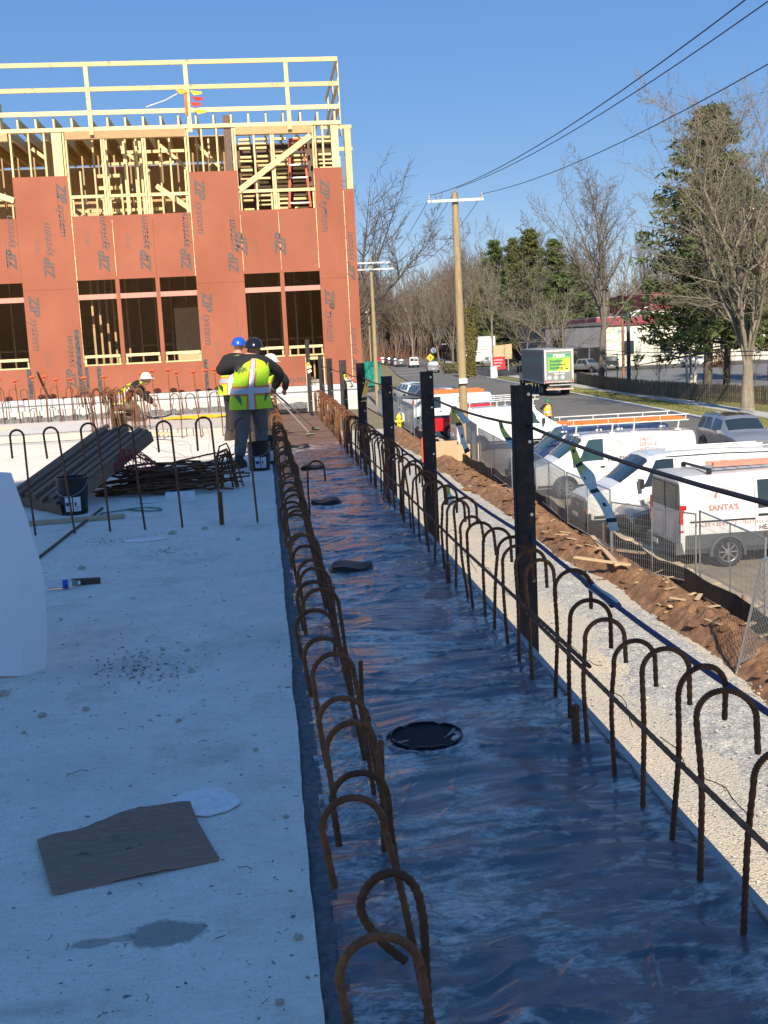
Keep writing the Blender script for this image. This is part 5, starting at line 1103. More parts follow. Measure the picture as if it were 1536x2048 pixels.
def ladder_thing(label, par_loc, rz, L, w, col, z, y):
    t = thing('ladder', label, 'ladder', par_loc, rz)
    for s in (-1, 1): MB().b2(-L/2, L/2, y+s*w/2-.02, y+s*w/2+.02, z, z+.09).build('side_rail', col, t)
    for k in range(int(L/.3)): x = -L/2+.15+k*.3; MB().tube([(x, y-w/2, z+.045), (x, y+w/2, z+.045)], .016, 6).build('rung', GALV, t)
    return t
OL = M('ladder_orange', (.70, .16, .03), .5, 0, .15, 6); ladder_thing('orange ladder on the near side of the white van rack', (v1.location.x+.5, v1.location.y, GZ), math.pi, 4.0, .4, OL, 2.44, .62); ladder_thing('orange ladder lying across the far side of the white van rack', (v1.location.x+.4, v1.location.y, GZ), math.pi, 4.1, .42, OL, 2.44, -.1)
# (2) blue van beyond it
BLUEV = M('dark_blue_paint', (.02, .035, .09), .25, 0, .1, 3, coat=.6); v0, b0 = van('dark blue van parked just beyond the van with orange ladders', (v1.location.x+.25, v1.location.y+3.0, GZ), math.pi, BLUEV, glass=GLASST)
# (3) plain white van nearer
p = gp(1257, 1063); v2, b2 = van('white van with black roof stripe and bare flank, nose to the wire fence', (p.x+1.75, p.y+1.0, GZ), math.pi, glass=GLASS)
b2.patch('roof_stripe', BLKP, v2, -2.7, .6, 3.05, 3.35, 1, .01, 8, 1)
for k in range(3): MB().b2(-2.6, .3, -.5+k*.45, -.46+k*.45, 2.12, 2.15).build('roof_rib', WPAINT, v2)
# (4) long-roof van on the right, tail to the deck
TR = [(-2.95, .95, .98, .90, .42, 1.25, 2.05), (-2.88, 1.0, 1.02, .93, .34, 1.25, 2.16), (.3, 1.0, 1.03, .92, .34, 1.25, 2.22), (1.0, 1.0, 1.02, .88, .34, 1.25, 2.16), (2.05, .99, 1.0, .78, .36, 1.15, 1.42), (2.8, .95, .93, .74, .38, .95, 1.12), (2.98, .88, .85, .7, .45, .85, .95)]
p = gp(1455, 1133); v3 = thing('cargo_van', 'white van with dark lower panels and a red HEATING emblem, tail lights to the deck', 'van', (p.x+1.85, p.y+1.0, GZ), 0); b3 = Body(TR); b3.shell(WPAINT, v3)
GREYP = M('grey_plastic', (.075, .08, .085), .6, 0, .15, 10, .2, 60)
for x in (1.95, -1.85):
    for s in (1, -1): arch(v3, b3, x, .36, s, GREYP); wheel(v3, x, s*(b3.P(x, 1.6, 1).y-.11+.06), .355, s, ALU, .22)
b3.screen('windscreen', GLASS, v3, 1.1, 2.0)
for s in (1, -1):
    b3.patch('side_window', GLASS, v3, .35, 1.5, 2.05, 2.9, s, .006, 6, 3, 0, -.4); b3.patch('side_window', GLASS, v3, -1.12, .25, 1.86, 2.9, s); b3.patch('lower_cladding', GREYP, v3, -2.86, 2.8, .15, 1.0, s, .012, 16, 1); b3.patch('lower_cladding', GREYP, v3, -2.86, 2.8, 1.0, 1.42, s, .012, 16, 2); seam(b3, v3, -1.2, .6, 3.0, s); seam(b3, v3, .3, .6, 3.0, s)
    b3.patch('slide_rail', BLKP, v3, -2.75, -1.2, 1.78, 1.83, s, .012, 4, 1); MB().box((-2.90, s*.955, 1.18), (.14, .10, .62)).build('tail_light', REDL, v3); MB().box((-2.905, s*.958, .98), (.14, .098, .14)).build('reverse_light', CLEAR, v3); MB().box((2.86, s*.7, .95), (.16, .3, .2)).build('headlight', CLEAR, v3); MB().box((1.55, s*1.14, 1.4), (.12, .2, .3)).build('mirror', BLKP, v3)
    MB().b2(-2.965, -2.94, min(s*.06, s*.84), max(s*.06, s*.84), 1.35, 1.98).build('rear_window', GLASS, v3)
MB().box((-2.98, 0, .48), (.2, 1.94, .28)).build('rear_bumper', GREYP, v3); MB().box((2.97, 0, .5), (.18, 1.8, .3)).build('front_bumper', GREYP, v3); MB().b2(-2.962, -2.955, -.008, .008, .66, 2.0).build('door_seam', M('panel_gap'), v3); MB().b2(-3.088, -3.081, .2, .5, .42, .53).build('number_plate', WHITEP, v3)
def vt3(s, x, z, size, mat, **kw):
    tt = 1+(z-b3.P(x, 1).z)/(b3.P(x, 2).z-b3.P(x, 1).z) if z < b3.P(x, 2).z else 2+(z-b3.P(x, 2).z)/(b3.P(x, 3).z-b3.P(x, 2).z)
    p = b3.P(x, tt, -1, .014); q = b3.P(x, tt+.1, -1, .014); return letter('lettering', s, mat, v3, p, (1, 0, 0), (q-p).normalized(), size=size, **kw)
vt3('SALES \u2022 SERVICE \u2022 INSTALLATION', -2.62, 1.02, .125, PRINTR, space=1.12); vt3('HEATING', -1.1, .88, .16, PRINT, off=.003); vt3('610', -1.0, .70, .24, PRINT, off=.006, space=1.3)
mb = MB(); c = b3.P(-1.95, 2.45, -1, .014); ax = Vector((1, 0, 0)); up = (b3.P(-1.95, 2.6, -1, .014)-c).normalized(); n = 44; r = .33
for k in range(n):
    a, b = 2*math.pi*k/n, 2*math.pi*(k+1)/n
    if 3.6 < a < 5.8: continue
    for r0, r1 in ((.97, 1.0), (.68, .72)): mb.quad(*[c+ax*(q*r*math.cos(g))+up*(q*r*math.sin(g)) for q, g in ((r0, a), (r1, a), (r1, b), (r0, b))])
for k in range(7): a = .6+k*.32; mb.box(c+ax*(.84*r*math.cos(a))+up*(.84*r*math.sin(a)), (.035, .004, .05), None)
mb.build('round_emblem', PRINTP, v3); mb = MB()
for k in range(8): a, b = 1.75+k*.16, 1.75+(k+1)*.16; mb.quad(*[c+ax*(q*r*math.cos(g))+up*(q*r*math.sin(g)) for q, g in ((.60-.02*k, a), (.66, a), (.66, b), (.60-.02*k-.02, b))])
mb.build('round_emblem', PRINTR, v3); mb = MB(); text_into(mb, "SANTA'S", ax, up, c-up*r*.66, size=.19, off=.006, align='CENTER'); mb.build('lettering', PRINTR, v3)
RL = M('faded_red_ladder', (.62, .24, .17), .55, 0, .2, 8); ladder_thing('faded red ladder lying on the roof of the white van with dark lower panels', (v3.location.x+.25, v3.location.y, GZ), 0, 4.6, .42, RL, 2.30, -.45)
for x in (-2.2, .2): MB().bar((x, -.8, 2.26), (x, .8, 2.26), .06, .05).build('rack_crossbar', BLKP, v3); [MB().box((x, s*.78, 2.21), (.1, .08, .1)).build('rack_foot', BLKP, v3) for s in (-1, 1)]
# cars: generic
CAR = [(-2.3, .80, .84, .62, .45, .92, 1.02), (-2.2, .86, .90, .66, .34, .94, 1.1), (-1.65, .89, .93, .68, .30, .95, 1.35), (-1.1, .90, .94, .68, .28, .95, 1.45), (.1, .90, .94, .68, .28, .94, 1.46), (.5, .90, .94, .66, .28, .93, 1.38), (1.25, .90, .93, .70, .28, .90, 1.00), (2.1, .86, .87, .66, .32, .78, .82), (2.3, .76, .76, .60, .4, .66, .70)]
SUV = [(-2.5, .86, .90, .72, .55, 1.05, 1.35), (-2.42, .92, .96, .74, .42, 1.08, 1.6), (-2.2, .95, .99, .76, .36, 1.08, 1.74), (-.6, .96, 1.0, .77, .34, 1.08, 1.80), (.3, .96, 1.0, .75, .34, 1.06, 1.74), (.55, .96, 1.0, .74, .34, 1.06, 1.66), (1.2, .96, .99, .76, .34, 1.04, 1.18), (2.2, .93, .94, .74, .38, .95, 1.02), (2.5, .84, .84, .68, .45, .82, .86)]
def car(label, loc, rz, mat, st=CAR, r=.33, wx=(1.4, -1.4), name='car', cat='car', group=None, far=False, ws=(.55, 1.2), sw=((-1.5, -.45), (-.38, .75)), glass=GLASS, rails=False):
    t, B = vehicle(name, label, cat, loc, rz, st, mat, wx, r, ALU, .22, group); L0, L1 = B.st[0], B.st[-1]
    B.screen('windscreen', glass, t, ws[0]+.04, ws[1]-.05, 3.3)
    for s in (1, -1):
        for k, (a, b) in enumerate(sw): B.patch('side_window', glass, t, a, b, 2.1, 2.95, s, .006, 5, 2, .12 if k == 0 else 0, -.06 if k == 0 else -.3)
        if not far:
            for x in (sw[-1][1]+.12, sw[-1][0]-.04, sw[0][0]-.08): seam(B, t, x, .6, 2.05, s)
            MB().box((sw[-1][1]+.05, s*(L0[2]+.16), B.at(.5)[5]+.08), (.14, .2, .14)).build('mirror', mat, t); B.patch('sill_trim', BLKP, t, L0[0]+.3, L1[0]-.3, .1, .8, s, .004, 10, 1)
            for x in (sw[-1][0]+.12, sw[0][0]+.15): MB().box((x, s*(B.P(x, 1.85).y+.014), B.P(x, 1.85).z), (.17, .02, .03)).build('door_handle', CHROME, t)
        zf = L1[5]; MB().box((L1[0]-.10, s*L1[1]*.72, zf-.06), (.22, .34, .11)).build('headlight', CLEAR, t); MB().box((L0[0]+.03, s*L0[1]*.88, L0[5]-.06), (.10, .2, .2)).build('tail_light', REDL, t)
    MB().box((L1[0]-.01, 0, L1[5]-.12), (.05, 1.0, .13)).build('grille', BLKP, t); MB().box((L1[0]-.02, 0, L1[4]+.02), (.08, 1.4, .12)).build('front_bumper', BLKP, t); MB().b2(L0[0]-.02, L0[0]-.012+.05, -.24, .24, L0[5]-.25, L0[5]-.12).build('number_plate', WHITEP, t)
    xr = st[1][0]; mb = MB(); xa, xb = sorted(st)[1], sorted(st)[2]
    B.screen('rear_window', glass, t, sorted(st)[0][0]+.06, sorted(st)[2][0]-.04, 3.4)
    if rails:
        for s in (1, -1): MB().tube([(-1.9, s*.70, 1.80), (-1.2, s*.70, 1.86), (.1, s*.68, 1.82)], .018, 6).build('roof_rail', CHROME, t)
        B.screen('sunroof', GLASS, t, -1.1, .15, 4.2, .008)
    return t, B
SILVER = M('silver_paint', (.32, .33, .35), .3, .5, .05, 3, coat=.6); BLACKP = M('black_paint', (.012, .013, .015), .25, 0, .1, 3, coat=.6); REDP = M('red_paint', (.50, .015, .02), .3, 0, .06, 3, coat=.6); GREYPT = M('grey_paint', (.12, .125, .13), .3, .3, .06, 3, coat=.6); BLUEP = M('blue_paint', (.015, .045, .2), .3, .1, .08, 3, coat=.6); NAVYP = M('navy_paint', (.02, .03, .06), .3, .2, .08, 3, coat=.6)
p = gp(1403, 908); sv, sb = car('silver sport utility vehicle with a dark sunroof driving along the road', (p.x+.95, p.y-1.5, GZ+.012), R(-90-4), SILVER, SUV, .38, (1.5, -1.5), 'suv', 'suv', None, False, (.55, 1.2), ((-2.25, -1.5), (-1.4, -.45), (-.38, .72)), rails=True)
p = gp(1270, 1090); car('dark blue car between the bare-flanked van and the emblem van', (p.x+2.3, p.y+.9, GZ), math.pi, NAVYP, CAR, .33)
# pickups
PICK = [(-2.9, .88, .92, .86, .55, 1.10, 1.16), (-2.85, .95, .98, .9, .48, 1.12, 1.20), (-1.15, .96, 1.0, .92, .45, 1.12, 1.21), (-1.05, .96, 1.0, .78, .45, 1.15, 1.78), (-.95, .96, 1.0, .76, .45, 1.15, 1.86), (.45, .96, 1.0, .74, .45, 1.15, 1.88), (.65, .96, 1.0, .74, .45, 1.15, 1.80), (1.25, .96, .99, .8, .45, 1.14, 1.26), (2.6, .95, .95, .8, .48, 1.05, 1.14), (2.85, .88, .88, .74, .5, .95, 1.02)]
def pickup(label, loc, rz, mat, far=False, rackon=False, topper=False):
    st = PICK if not topper else [s if s[0] > -1.1 else (s[0], s[1], s[2], .74, s[4], s[5], 1.86) for s in PICK]
    t, B = vehicle('pickup_truck', label, 'pickup', loc, rz, st, mat, (1.75, -1.85), .39, ALU, .25)
    B.screen('windscreen', GLASS, t, .70, 1.20, 3.3)
    for s in (1, -1):
        B.patch('side_window', GLASS, t, -.85, -.18, 2.1, 2.92, s, .006, 5, 2); B.patch('side_window', GLASS, t, -.1, .78, 2.1, 2.92, s, .006, 5, 2, 0, -.25); seam(B, t, -.14, .6, 2.05, s); seam(B, t, .86, .6, 2.05, s); seam(B, t, -1.02, .6, 2.05, s)
        MB().box((-2.86, s*.88, .98), (.12, .14, .38)).build('tail_light', REDL, t); MB().box((2.76, s*.72, .88), (.18, .34, .18)).build('headlight', CLEAR, t); MB().box((.9, s*1.13, 1.32), (.12, .2, .22)).build('mirror', BLKP, t)
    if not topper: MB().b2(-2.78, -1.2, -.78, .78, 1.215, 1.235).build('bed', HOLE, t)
    else:
        for s in (1, -1): B.patch('side_window', GLASS, t, -2.6, -1.25, 2.2, 2.9, s)
    MB().b2(-1.062+.0, -1.05, -.6, .6, 1.3, 1.7).build('rear_window', GLASS, t) if not topper else MB().b2(-2.915, -2.88, -.6, .6, 1.28, 1.75).build('rear_window', GLASS, t)
    MB().b2(-2.915, -2.895, -.72, .72, .72, 1.12).build('tailgate', mat, t); MB().b2(-2.93, -2.916, -.2, .2, .6, .7).build('number_plate', WHITEP, t); MB().box((-2.93, 0, .58), (.14, 1.8, .14)).build('rear_bumper', CHROME, t); MB().box((2.86, 0, .55), (.16, 1.84, .2)).build('front_bumper', CHROME, t); MB().box((2.86, 0, .86), (.05, 1.05, .28)).build('grille', BLKP, t)
    if rackon:
        for x in (-2.7, -1.2): MB().tube([(x, -.85, 1.2), (x, -.85, 2.05), (x, .85, 2.05), (x, .85, 1.2)], .025, 6).build('rack_hoop', BLKP, t)
        for s in (1, -1): MB().tube([(-2.7, s*.8, 2.07), (.4, s*.8, 2.07)], .025, 6).build('rack_rail', BLKP, t)
    return t, B
# left group beyond the utility pole
p = gp(967, 906); vl, bl = van('white van with its rear doors to the deck beside the utility pole', (p.x+1.75, p.y+1.0+.8, GZ), 0, glass=GLASST, windows='cab')
rack(vl, 2.12, -2.4, 1.2, .8); letter('lettering', '7', PRINTR, vl, bl.P(-2.55, 1.45, -1, .012), (1, 0, 0), (0, 0, 1), size=.5, shear=.2, off=.01)
p = gp(916, 878); pickup('red pickup parked beyond the white van at the utility pole', (p.x+1.75-.2, p.y+1.0, GZ), 0, REDP)
wv = van('white van with orange roof rails behind the red pickup', (p.x+.9, p.y+9.5, GZ), math.pi, glass=GLASS)[0]; MB().b2(-2.4, 1.0, -.8, -.72, 2.12, 2.3).build('roof_rack', OL, wv); MB().b2(-2.4, 1.0, .72, .8, 2.12, 2.3).build('roof_rack', OL, wv)
pickup('red pickup with a capped bed farther along the lot', (p.x+2.4, p.y+20, GZ), R(-90), REDP, topper=True)
q_ = gp(822, 832); pickup('white pickup with chrome bumper, tail to the deck, beside leaning ladders', (q_.x+2.6, q_.y+1.5, GZ), R(20), WPAINT); car('grey hatchback parked between the white pickup and the capped red one', (q_.x+2.2, q_.y+7, GZ), R(160), GREYPT, SUV, .36, (1.5, -1.5), 'suv', 'suv', None, True, (.55, 1.2), ((-2.25, -1.5), (-1.4, -.45), (-.38, .72)))
car('white sport utility vehicle parked behind the grey hatchback', (q_.x+2.6, q_.y+20, GZ), R(100), WPAINT, SUV, .36, (1.5, -1.5), 'suv', 'suv', None, True, (.55, 1.2), ((-2.25, -1.5), (-1.4, -.45), (-.38, .72)), GLASST); car('black sport utility vehicle parked behind the white pickup', (q_.x+3.0, q_.y+12, GZ), R(-80), GREYPT, SUV, .36, (1.5, -1.5), 'suv', 'suv', None, True, (.55, 1.2), ((-2.25, -1.5), (-1.4, -.45), (-.38, .72)))
# street traffic and parked row
p = gp(872, 746); pickup('silver pickup driving away along the road', (p.x, p.y+3, GZ+.012), R(90-8), SILVER)
p = gp(815, 733); van('white van at the tail of the far parked row', (p.x, p.y-10, GZ+.012), R(90-6))
cols = [(GREYPT, 'grey'), (WPAINT, 'white'), (NAVYP, 'navy'), (SILVER, 'silver'), (BLACKP, 'black'), (WPAINT, 'white'), (REDP, 'red'), (GREYPT, 'grey')]
for i in range(8):
    p = gp(800-7*i, 733-.7*i); y = 236+i*7.2; x = atY(802-6.3*i, 728-.9*i, y).x
    m, cn = cols[i]; suv = i % 2 == 0
    car('small %s vehicle number %s in the far row parked behind the white van' % (cn, ('one', 'two', 'three', 'four', 'five', 'six', 'seven', 'eight')[i]) if 0 else ('%s %s in the far parked row, %s' % (cn, 'suv' if suv else 'car', ('next to the white van', 'second after the white van', 'third after the white van', 'fourth after the white van', 'fifth after the white van', 'sixth after the white van', 'seventh after the white van', 'last of the row')[i])), (x, y, GZ+.012), R(90-7), m, SUV if suv else CAR, .35, (1.45, -1.45), 'suv' if suv else 'car', 'suv' if suv else 'car', None, True, (.55, 1.2) if suv else (.52, 1.22), ((-2.25, -1.5), (-1.4, -.45), (-.38, .72)) if suv else ((-1.5, -.45), (-.38, .75)))
# across the road
p = gp(966, 734); pickup('white pickup facing the road before the white box truck', (p.x+1.2, p.y-2, GZ+.14), R(-75), WPAINT)
p = gp(1003, 733); car('black car parked beside the white pickup across the road', (p.x+1, p.y-2, GZ+.14), R(-120), BLACKP)
p = gp(1222, 742); pickup('dark green pickup with a ladder rack before the cream building', (p.x+.6, p.y+2.0, GZ+.125), R(75), M('dark_green_paint', (.02, .035, .03), .3, 0, .1, 3, coat=.6), rackon=True)
p = gp(1188, 747); pickup('silver pickup with a wide chrome grille beside the grey shed', (p.x-.5, p.y+1.5, GZ+.125), R(-60), SILVER); p = gp(1396, 735); car('white car parked beyond the pines', (p.x, p.y+1, GZ+.125), R(-75), WPAINT)
# big box truck
p0 = gp(1119, 792); tk = thing('box_truck', 'grey ribbed box truck with a green stripe and a bright poster on its rear door', 'truck', (p0.x, p0.y, GZ+.012), R(-4.5))
TG = M('truck_grey', (.36, .37, .36), .5, .2, .12, 2); TGD = M('truck_side', (.17, .175, .175), .5, .2, .15, 2); TGR = M('stripe_green', (.02, .13, .08), .5, 0, .15, 4); W2, L2, Z0, Z2 = 1.28, 13.0, 1.15, 4.05
MB().b2(-W2, W2, 0, L2, Z0, Z2).build('cargo_box', TGD, tk); MB().b2(-W2-.012, -W2-.001, .25, L2-.2, 2.85, 3.42).build('green_stripe', TGR, tk)
for i in range(24):
    y = .45+i*.53; MB().b2(-W2-.045, -W2-.013, y, y+.14, Z0+.1, 2.86).b2(-W2-.045, -W2-.013, y, y+.14, 3.41, Z2-.12).b2(-W2-.04, -W2-.014, y, y+.14, 2.861, 3.409).build('side_rib', TG, tk)
MB().b2(-W2-.05, W2+.05, -.03, L2, Z2, Z2+.07).build('roof_edge', TG, tk); MB().b2(-W2-.05, -W2+.0, -.05, L2, Z0-.05, Z0+.1).build('bottom_rail', TG, tk)
RF = M('truck_frame', (.62, .62, .58), .45, .3, .1, 4)
for a, b, c, d in ((-1.3, -1.12, Z0, Z2), (1.12, 1.3, Z0, Z2), (-1.119, 1.119, 3.9, Z2)): MB().b2(a, b, -.06, -.001, c, d).build('rear_frame', RF, tk)
MB().b2(-1.11, 1.11, -.03, -.002, Z0+.02, 3.89).build('rear_door', M('door_grey', (.24, .25, .235), .55, .1, .15, 3), tk)
PG = M('poster_green', (.30, .55, .05), .5, 0, 0, 1.3, col2=(.12, .45, .12)); PY = M('poster_yellow', (.80, .62, .03), .5, 0, 0, 1.0, col2=(.75, .75, .08)); PW = M('poster_white', (.78, .8, .7), .5, 0, .05, 3)
po = MB().b2(-.98, .98, -.040, -.031, 2.22, 3.72).build('poster', PG, tk); MB().prism([(-.1, 2.24), (.97, 2.24), (.97, 3.3), (.35, 3.2)], -.046, -.041).build('poster_field', PY, po); MB().b2(-.98, .98, -.0465, -.041, 3.48, 3.70).build('poster_band', M('poster_teal', (.03, .35, .22), .5, 0, .1, 2), po); MB().b2(-.5, .55, -.052, -.047, 3.40, 3.66).build('poster_title', PW, po)
letter('lettering', 'A-1', PRINT, po, (-.42, -.055, 3.52), size=.24, off=.01)
for k in range(3): MB().b2(.0+.16*k, .13+.16*k, -.056, -.053, 3.50, 3.55).build('lettering', PRINTL, po)
for k, (w, m) in enumerate((('Anything', TGR), ('Anywhere', TGR), ('Anytime!', TGR))): letter('lettering', w, m, po, (-.84, -.055, 3.08-.30*k), size=.34, off=.012)
MB().prism([(.52, 2.32), (.85, 2.34), (.78, 2.42), (.7, 2.5), (.6, 2.42)], -.054, -.050).build('poster_cap', PRINT, po)
for x0, x1 in ((-.95, 0), (.1, .93), (-.45, .0), (.06, .5)): z = 2.12 if abs(x0) > .4 and x1 != .0 or x0 == -.95 else 1.93; MB().b2(x0, x1, -.036, -.031, z if not (x0 == .1) else 2.12, (z if not (x0 == .1) else 2.12)+.08).build('door_sign', WHITEP, tk)
for x in (-.85, -.28, .32): MB().prism([(x-.2, 1.64), (x, 1.44), (x+.2, 1.64), (x, 1.84)], -.037, -.031).build('hazard_diamond', WHITEP, tk)
RW_ = M('red_white_tape', (.5, .12, .09), .5, 0, 0, 2.5, col2=(.7, .68, .62), stretch=(1, 1, .01)); MB().b2(-1.1, 1.1, -.042, -.031, Z0+.04, Z0+.12).build('reflector_tape', RW_, tk); MB().b2(-1.2, 1.2, -.35, -.05, .55, .68).build('bumper', RW_, tk); MB().b2(-.95, .95, -.30, -.07, .80, 1.1).build('lift_gate', BLKP, tk); MB().b2(-.93, .93, -.32, -.301, .95, 1.02).build('lift_gate_edge', RF, tk)
for s in (-1, 1): MB().box((s*1.2, -.075, 1.32), (.1, .03, .3)).build('tail_light', REDL, tk)
MB().b2(-.5, .5, 0, L2, .75, Z0-.051).build('chassis', BLKP, tk)
for y in (1.9, 3.2, L2+1.6):
    for s in (-1, 1): w_ = wheel(tk, 0, 0, .5, 1, TG, .45); w_.location = (s*1.0, y, .5); w_.rotation_euler = (0, 0, R(90 if s > 0 else 90))
MB().b2(-1.15, 1.15, L2+.3, L2+2.6, .7, 2.9).build('cab', GREYPT, tk); MB().b2(-1.17, -1.151, L2+1.0, L2+1.9, 1.8, 2.6).build('side_window', GLASS, tk); MB().b2(-1.5, -1.2, L2+2.1, L2+2.3, 1.7, 2.4).build('mirror', BLKP, tk)
for y in (5.2, 7.0): MB().b2(-1.2, -1.0, y, y+.1, .3, .9).build('landing_leg', BLKP, tk)
# white box truck with blue letters
p = gp(961, 735); bt2 = thing('box_truck', 'white box truck with blue CH letters parked under the trees', 'truck', (p.x+.3, p.y+5, GZ+.14), R(14))
MB().b2(-3.4, 3.4, -1.2, 1.2, .9, 5.4).build('cargo_box', WPAINT, bt2); MB().b2(-3.45, 3.45, -1.22, 1.22, 5.4, 5.5).build('roof_edge', TG, bt2); MB().b2(3.401, 3.42, -1.1, 1.1, 1, 5.3).build('front_panel', TG, bt2); letter('lettering', 'CH', M('blue_letters', (.05, .30, .48), .5, 0, 0), bt2, (-2.6, -1.215, 4.2), size=1.7, shear=.1); MB().b2(-2.6, 1.8, -1.215, -1.205, 3.0, 3.08).build('lettering', PRINTL, bt2); MB().b2(-2.6, .5, -1.215, -1.205, 2.5, 2.6).build('lettering', PRINTL, bt2); MB().b2(3.5, 5.4, -1.1, 1.1, .5, 2.6).build('cab', WPAINT, bt2)
for x in (-2.0, 4.3):
    for s in (-1, 1): wheel(bt2, x, s*1.0, .45, s, TG, .3)
# ------------------------------------------------------------------ site fence, street furniture, buildings
def fence_panel(a, b, h, label, z0=None, lean=0):
    a = Vector(a); b = Vector(b); d = b-a; L = d.length; t = thing('fence_panel', label, 'fence', a); t.rotation_euler = (lean, 0, math.atan2(d.y, d.x))
    for x in (0, L): MB().tube([(x, 0, -.1), (x, 0, h)], .022, 6).build('post', GALV, t)
    MB().tube([(L/2, 0, .1), (L/2, 0, h)], .014, 6).build('post', GALV, t)
    for z in (.12, h-.02): MB().tube([(0, 0, z), (L, 0, z)], .018, 6).build('rail', GALV, t)
    mb = MB(); n = int(L/.06)
    for i in range(1, n): x = L*i/n; mb.bar((x, 0, .12), (x, 0, h-.02), .006, .006, (0, 1, 0))
    for k in range(1, 10): mb.bar((0, 0, .12+k*(h-.14)/10), (L, 0, .12+k*(h-.14)/10), .0035, .0035)
    w_ = mb.build('wire_mesh', GALV, t); w_['kind'] = 'stuff'
    return t
FP = [((1225, 1142), (1392, 1178), 1.62, 'wire fence panel in front of the dark blue car'), ((1400, 1180), (1530, 1260), 1.7, 'wire fence panel in front of the emblem van wheel'), ((1136, 1055), (1222, 1105), 1.6, 'wire fence panel in front of the bare-flanked van nose'),
      ((1072, 1000), (1132, 1052), 1.6, 'wire fence panel in front of the lettered van nose'), ((960, 935), (1025, 985), 1.7, 'wire fence panel beyond the thickest steel post, beside the plywood form'), ((935, 912), (956, 932), 1.8, 'short wire fence panel next to the utility pole')]
for a, b, h, lb in FP: A = gp(*a); B_ = gp(*b); A.z = B_.z = GZ+.02; fence_panel(A, B_, h, lb)
A = gp(1475, 1352); B_ = gp(1540, 1290); fence_panel((A.x, A.y, GZ+.1), (B_.x+.6, B_.y, GZ+.1), 1.9, 'slanting wire fence panel standing loose on the dirt', lean=.22)
for i, (y, x) in enumerate(((64, 8.6), (72, 8.7), (80, 8.8))): fence_panel((x, y, GZ), (x+.05, y+6.5, GZ), 1.8, ('far wire fence panel of the lot, next after the utility pole', 'far wire fence panel of the lot, second after the utility pole', 'far wire fence panel of the lot, last of the line')[i])
sf = thing('silt_fence', 'black fabric silt fence with stakes along the edge of the lot', 'fence', (8.72, 5, GZ)); mb = MB(); q = random.Random(6); prev = None
for i in range(160):
    y = i*.4; x = .05*math.sin(i*.35)+.02*q.uniform(-1, 1); zt = .36+.04*math.sin(i*.9)+.03*q.random(); cur = ((x-.02, y, -.05), (x, y, zt))
    if prev: mb.quad(prev[0], cur[0], cur[1], prev[1]); mb.quad(*[(p[0]+.006, p[1], p[2]) for p in (cur[0], prev[0], prev[1], cur[1])])
    prev = cur
mb.build('fabric', M('black_fabric', (.03, .028, .026), .85, 0, .4, 8, .4, 30), sf)
for i in range(22): MB().box((.04, i*2.9, .22), (.04, .04, .5)).build('stake', OLDW, sf)
TANK = M('sandy_kerb', (.50, .40, .27), .9, 0, .2, 2, .5, 20); mb = MB()
for i in range(120): y = 5+i*.5; x = 9.02+.06*math.sin(i*.3); mb.b2(x, x+.42, y, y+.499, GZ-.05, GZ+.10+.02*math.sin(i*1.7))
struct(mb.build('sandy_kerb', TANK))
# clods, straw and scrap on the dirt bank
q = random.Random(14); cl = [chunk(40+i, 1).mesh('dirt_clod', DIRT, False) for i in range(5)]
for i in range(150):
    y = q.uniform(8, 46); x = 7.7+q.gauss(0, .42); o = link('dirt_clod', cl[i % 5]); s = abs(q.gauss(.09, .06))+.03; o.location = (x, y, bank(x, y)-.01); o.scale = (s, s*q.uniform(.7, 1.2), s*q.uniform(.6, 1)); o.rotation_euler = (0, 0, q.uniform(0, 6)); tag(o, 'broken clod of red earth on the dirt bank', 'dirt clod', 'clods on the dirt bank')
STRAW = make_wood('scrap_wood', (.46, .31, .17), (.62, .45, .27), (5, 5, 5))
for i in range(70):
    y = q.uniform(13, 40); x = 7.9+q.gauss(0, .4); L = q.uniform(.08, .45); a = q.uniform(0, 3.1); z = bank(x, y)+.03
    tag(MB().bar((x, y, z+.02), (x+L*math.cos(a), y+L*math.sin(a), z+.04*q.random()), q.uniform(.02, .09), .015).build('wood_scrap', STRAW), 'splintered wood scrap lying on the red dirt bank', 'wood scrap', 'wood scraps on the dirt')
for i, (x0, y0, x1, y1) in enumerate(((1150, 1150, 1260, 1165), (1185, 1105, 1235, 1165), (1195, 1130, 1290, 1140))): a = gp(x0, y0); b = gp(x1, y1); tag(MB().bar((a.x, a.y, GZ+.42), (b.x, b.y, GZ+.40), .11, .04).build('loose_board', STRAW), ('loose board lying level with the foot of the wire panels', 'loose board leaning crosswise near the wire panels', 'loose board half buried near the wire panels')[i], 'board')
# loose stones of the track
st_ = [chunk(60+i, 1).mesh('stone', GREYGRAV, False) for i in range(4)]; V = []; F = []; q = random.Random(19)
mb = MB()
for i in range(5000):
    y = 8+q.random()**1.7*30; x = q.uniform(3.6, 7.2); s = abs(q.gauss(.010, .009))+.006; z = GZ+.03+.05*(x > 5.2)
    mb.add([(x+s*q.uniform(-1, 1), y+s*q.uniform(-1, 1), z+s*q.uniform(-.2, 1.2)) for _ in range(4)], [(0, 1, 2), (0, 2, 3), (0, 3, 1), (1, 3, 2)])
tag(mb.build('loose_gravel', M('pale_stone', (.50, .44, .34), .9, 0, .35, 3)), 'loose crushed stones strewn on the gravel track', 'gravel', None, 'stuff')
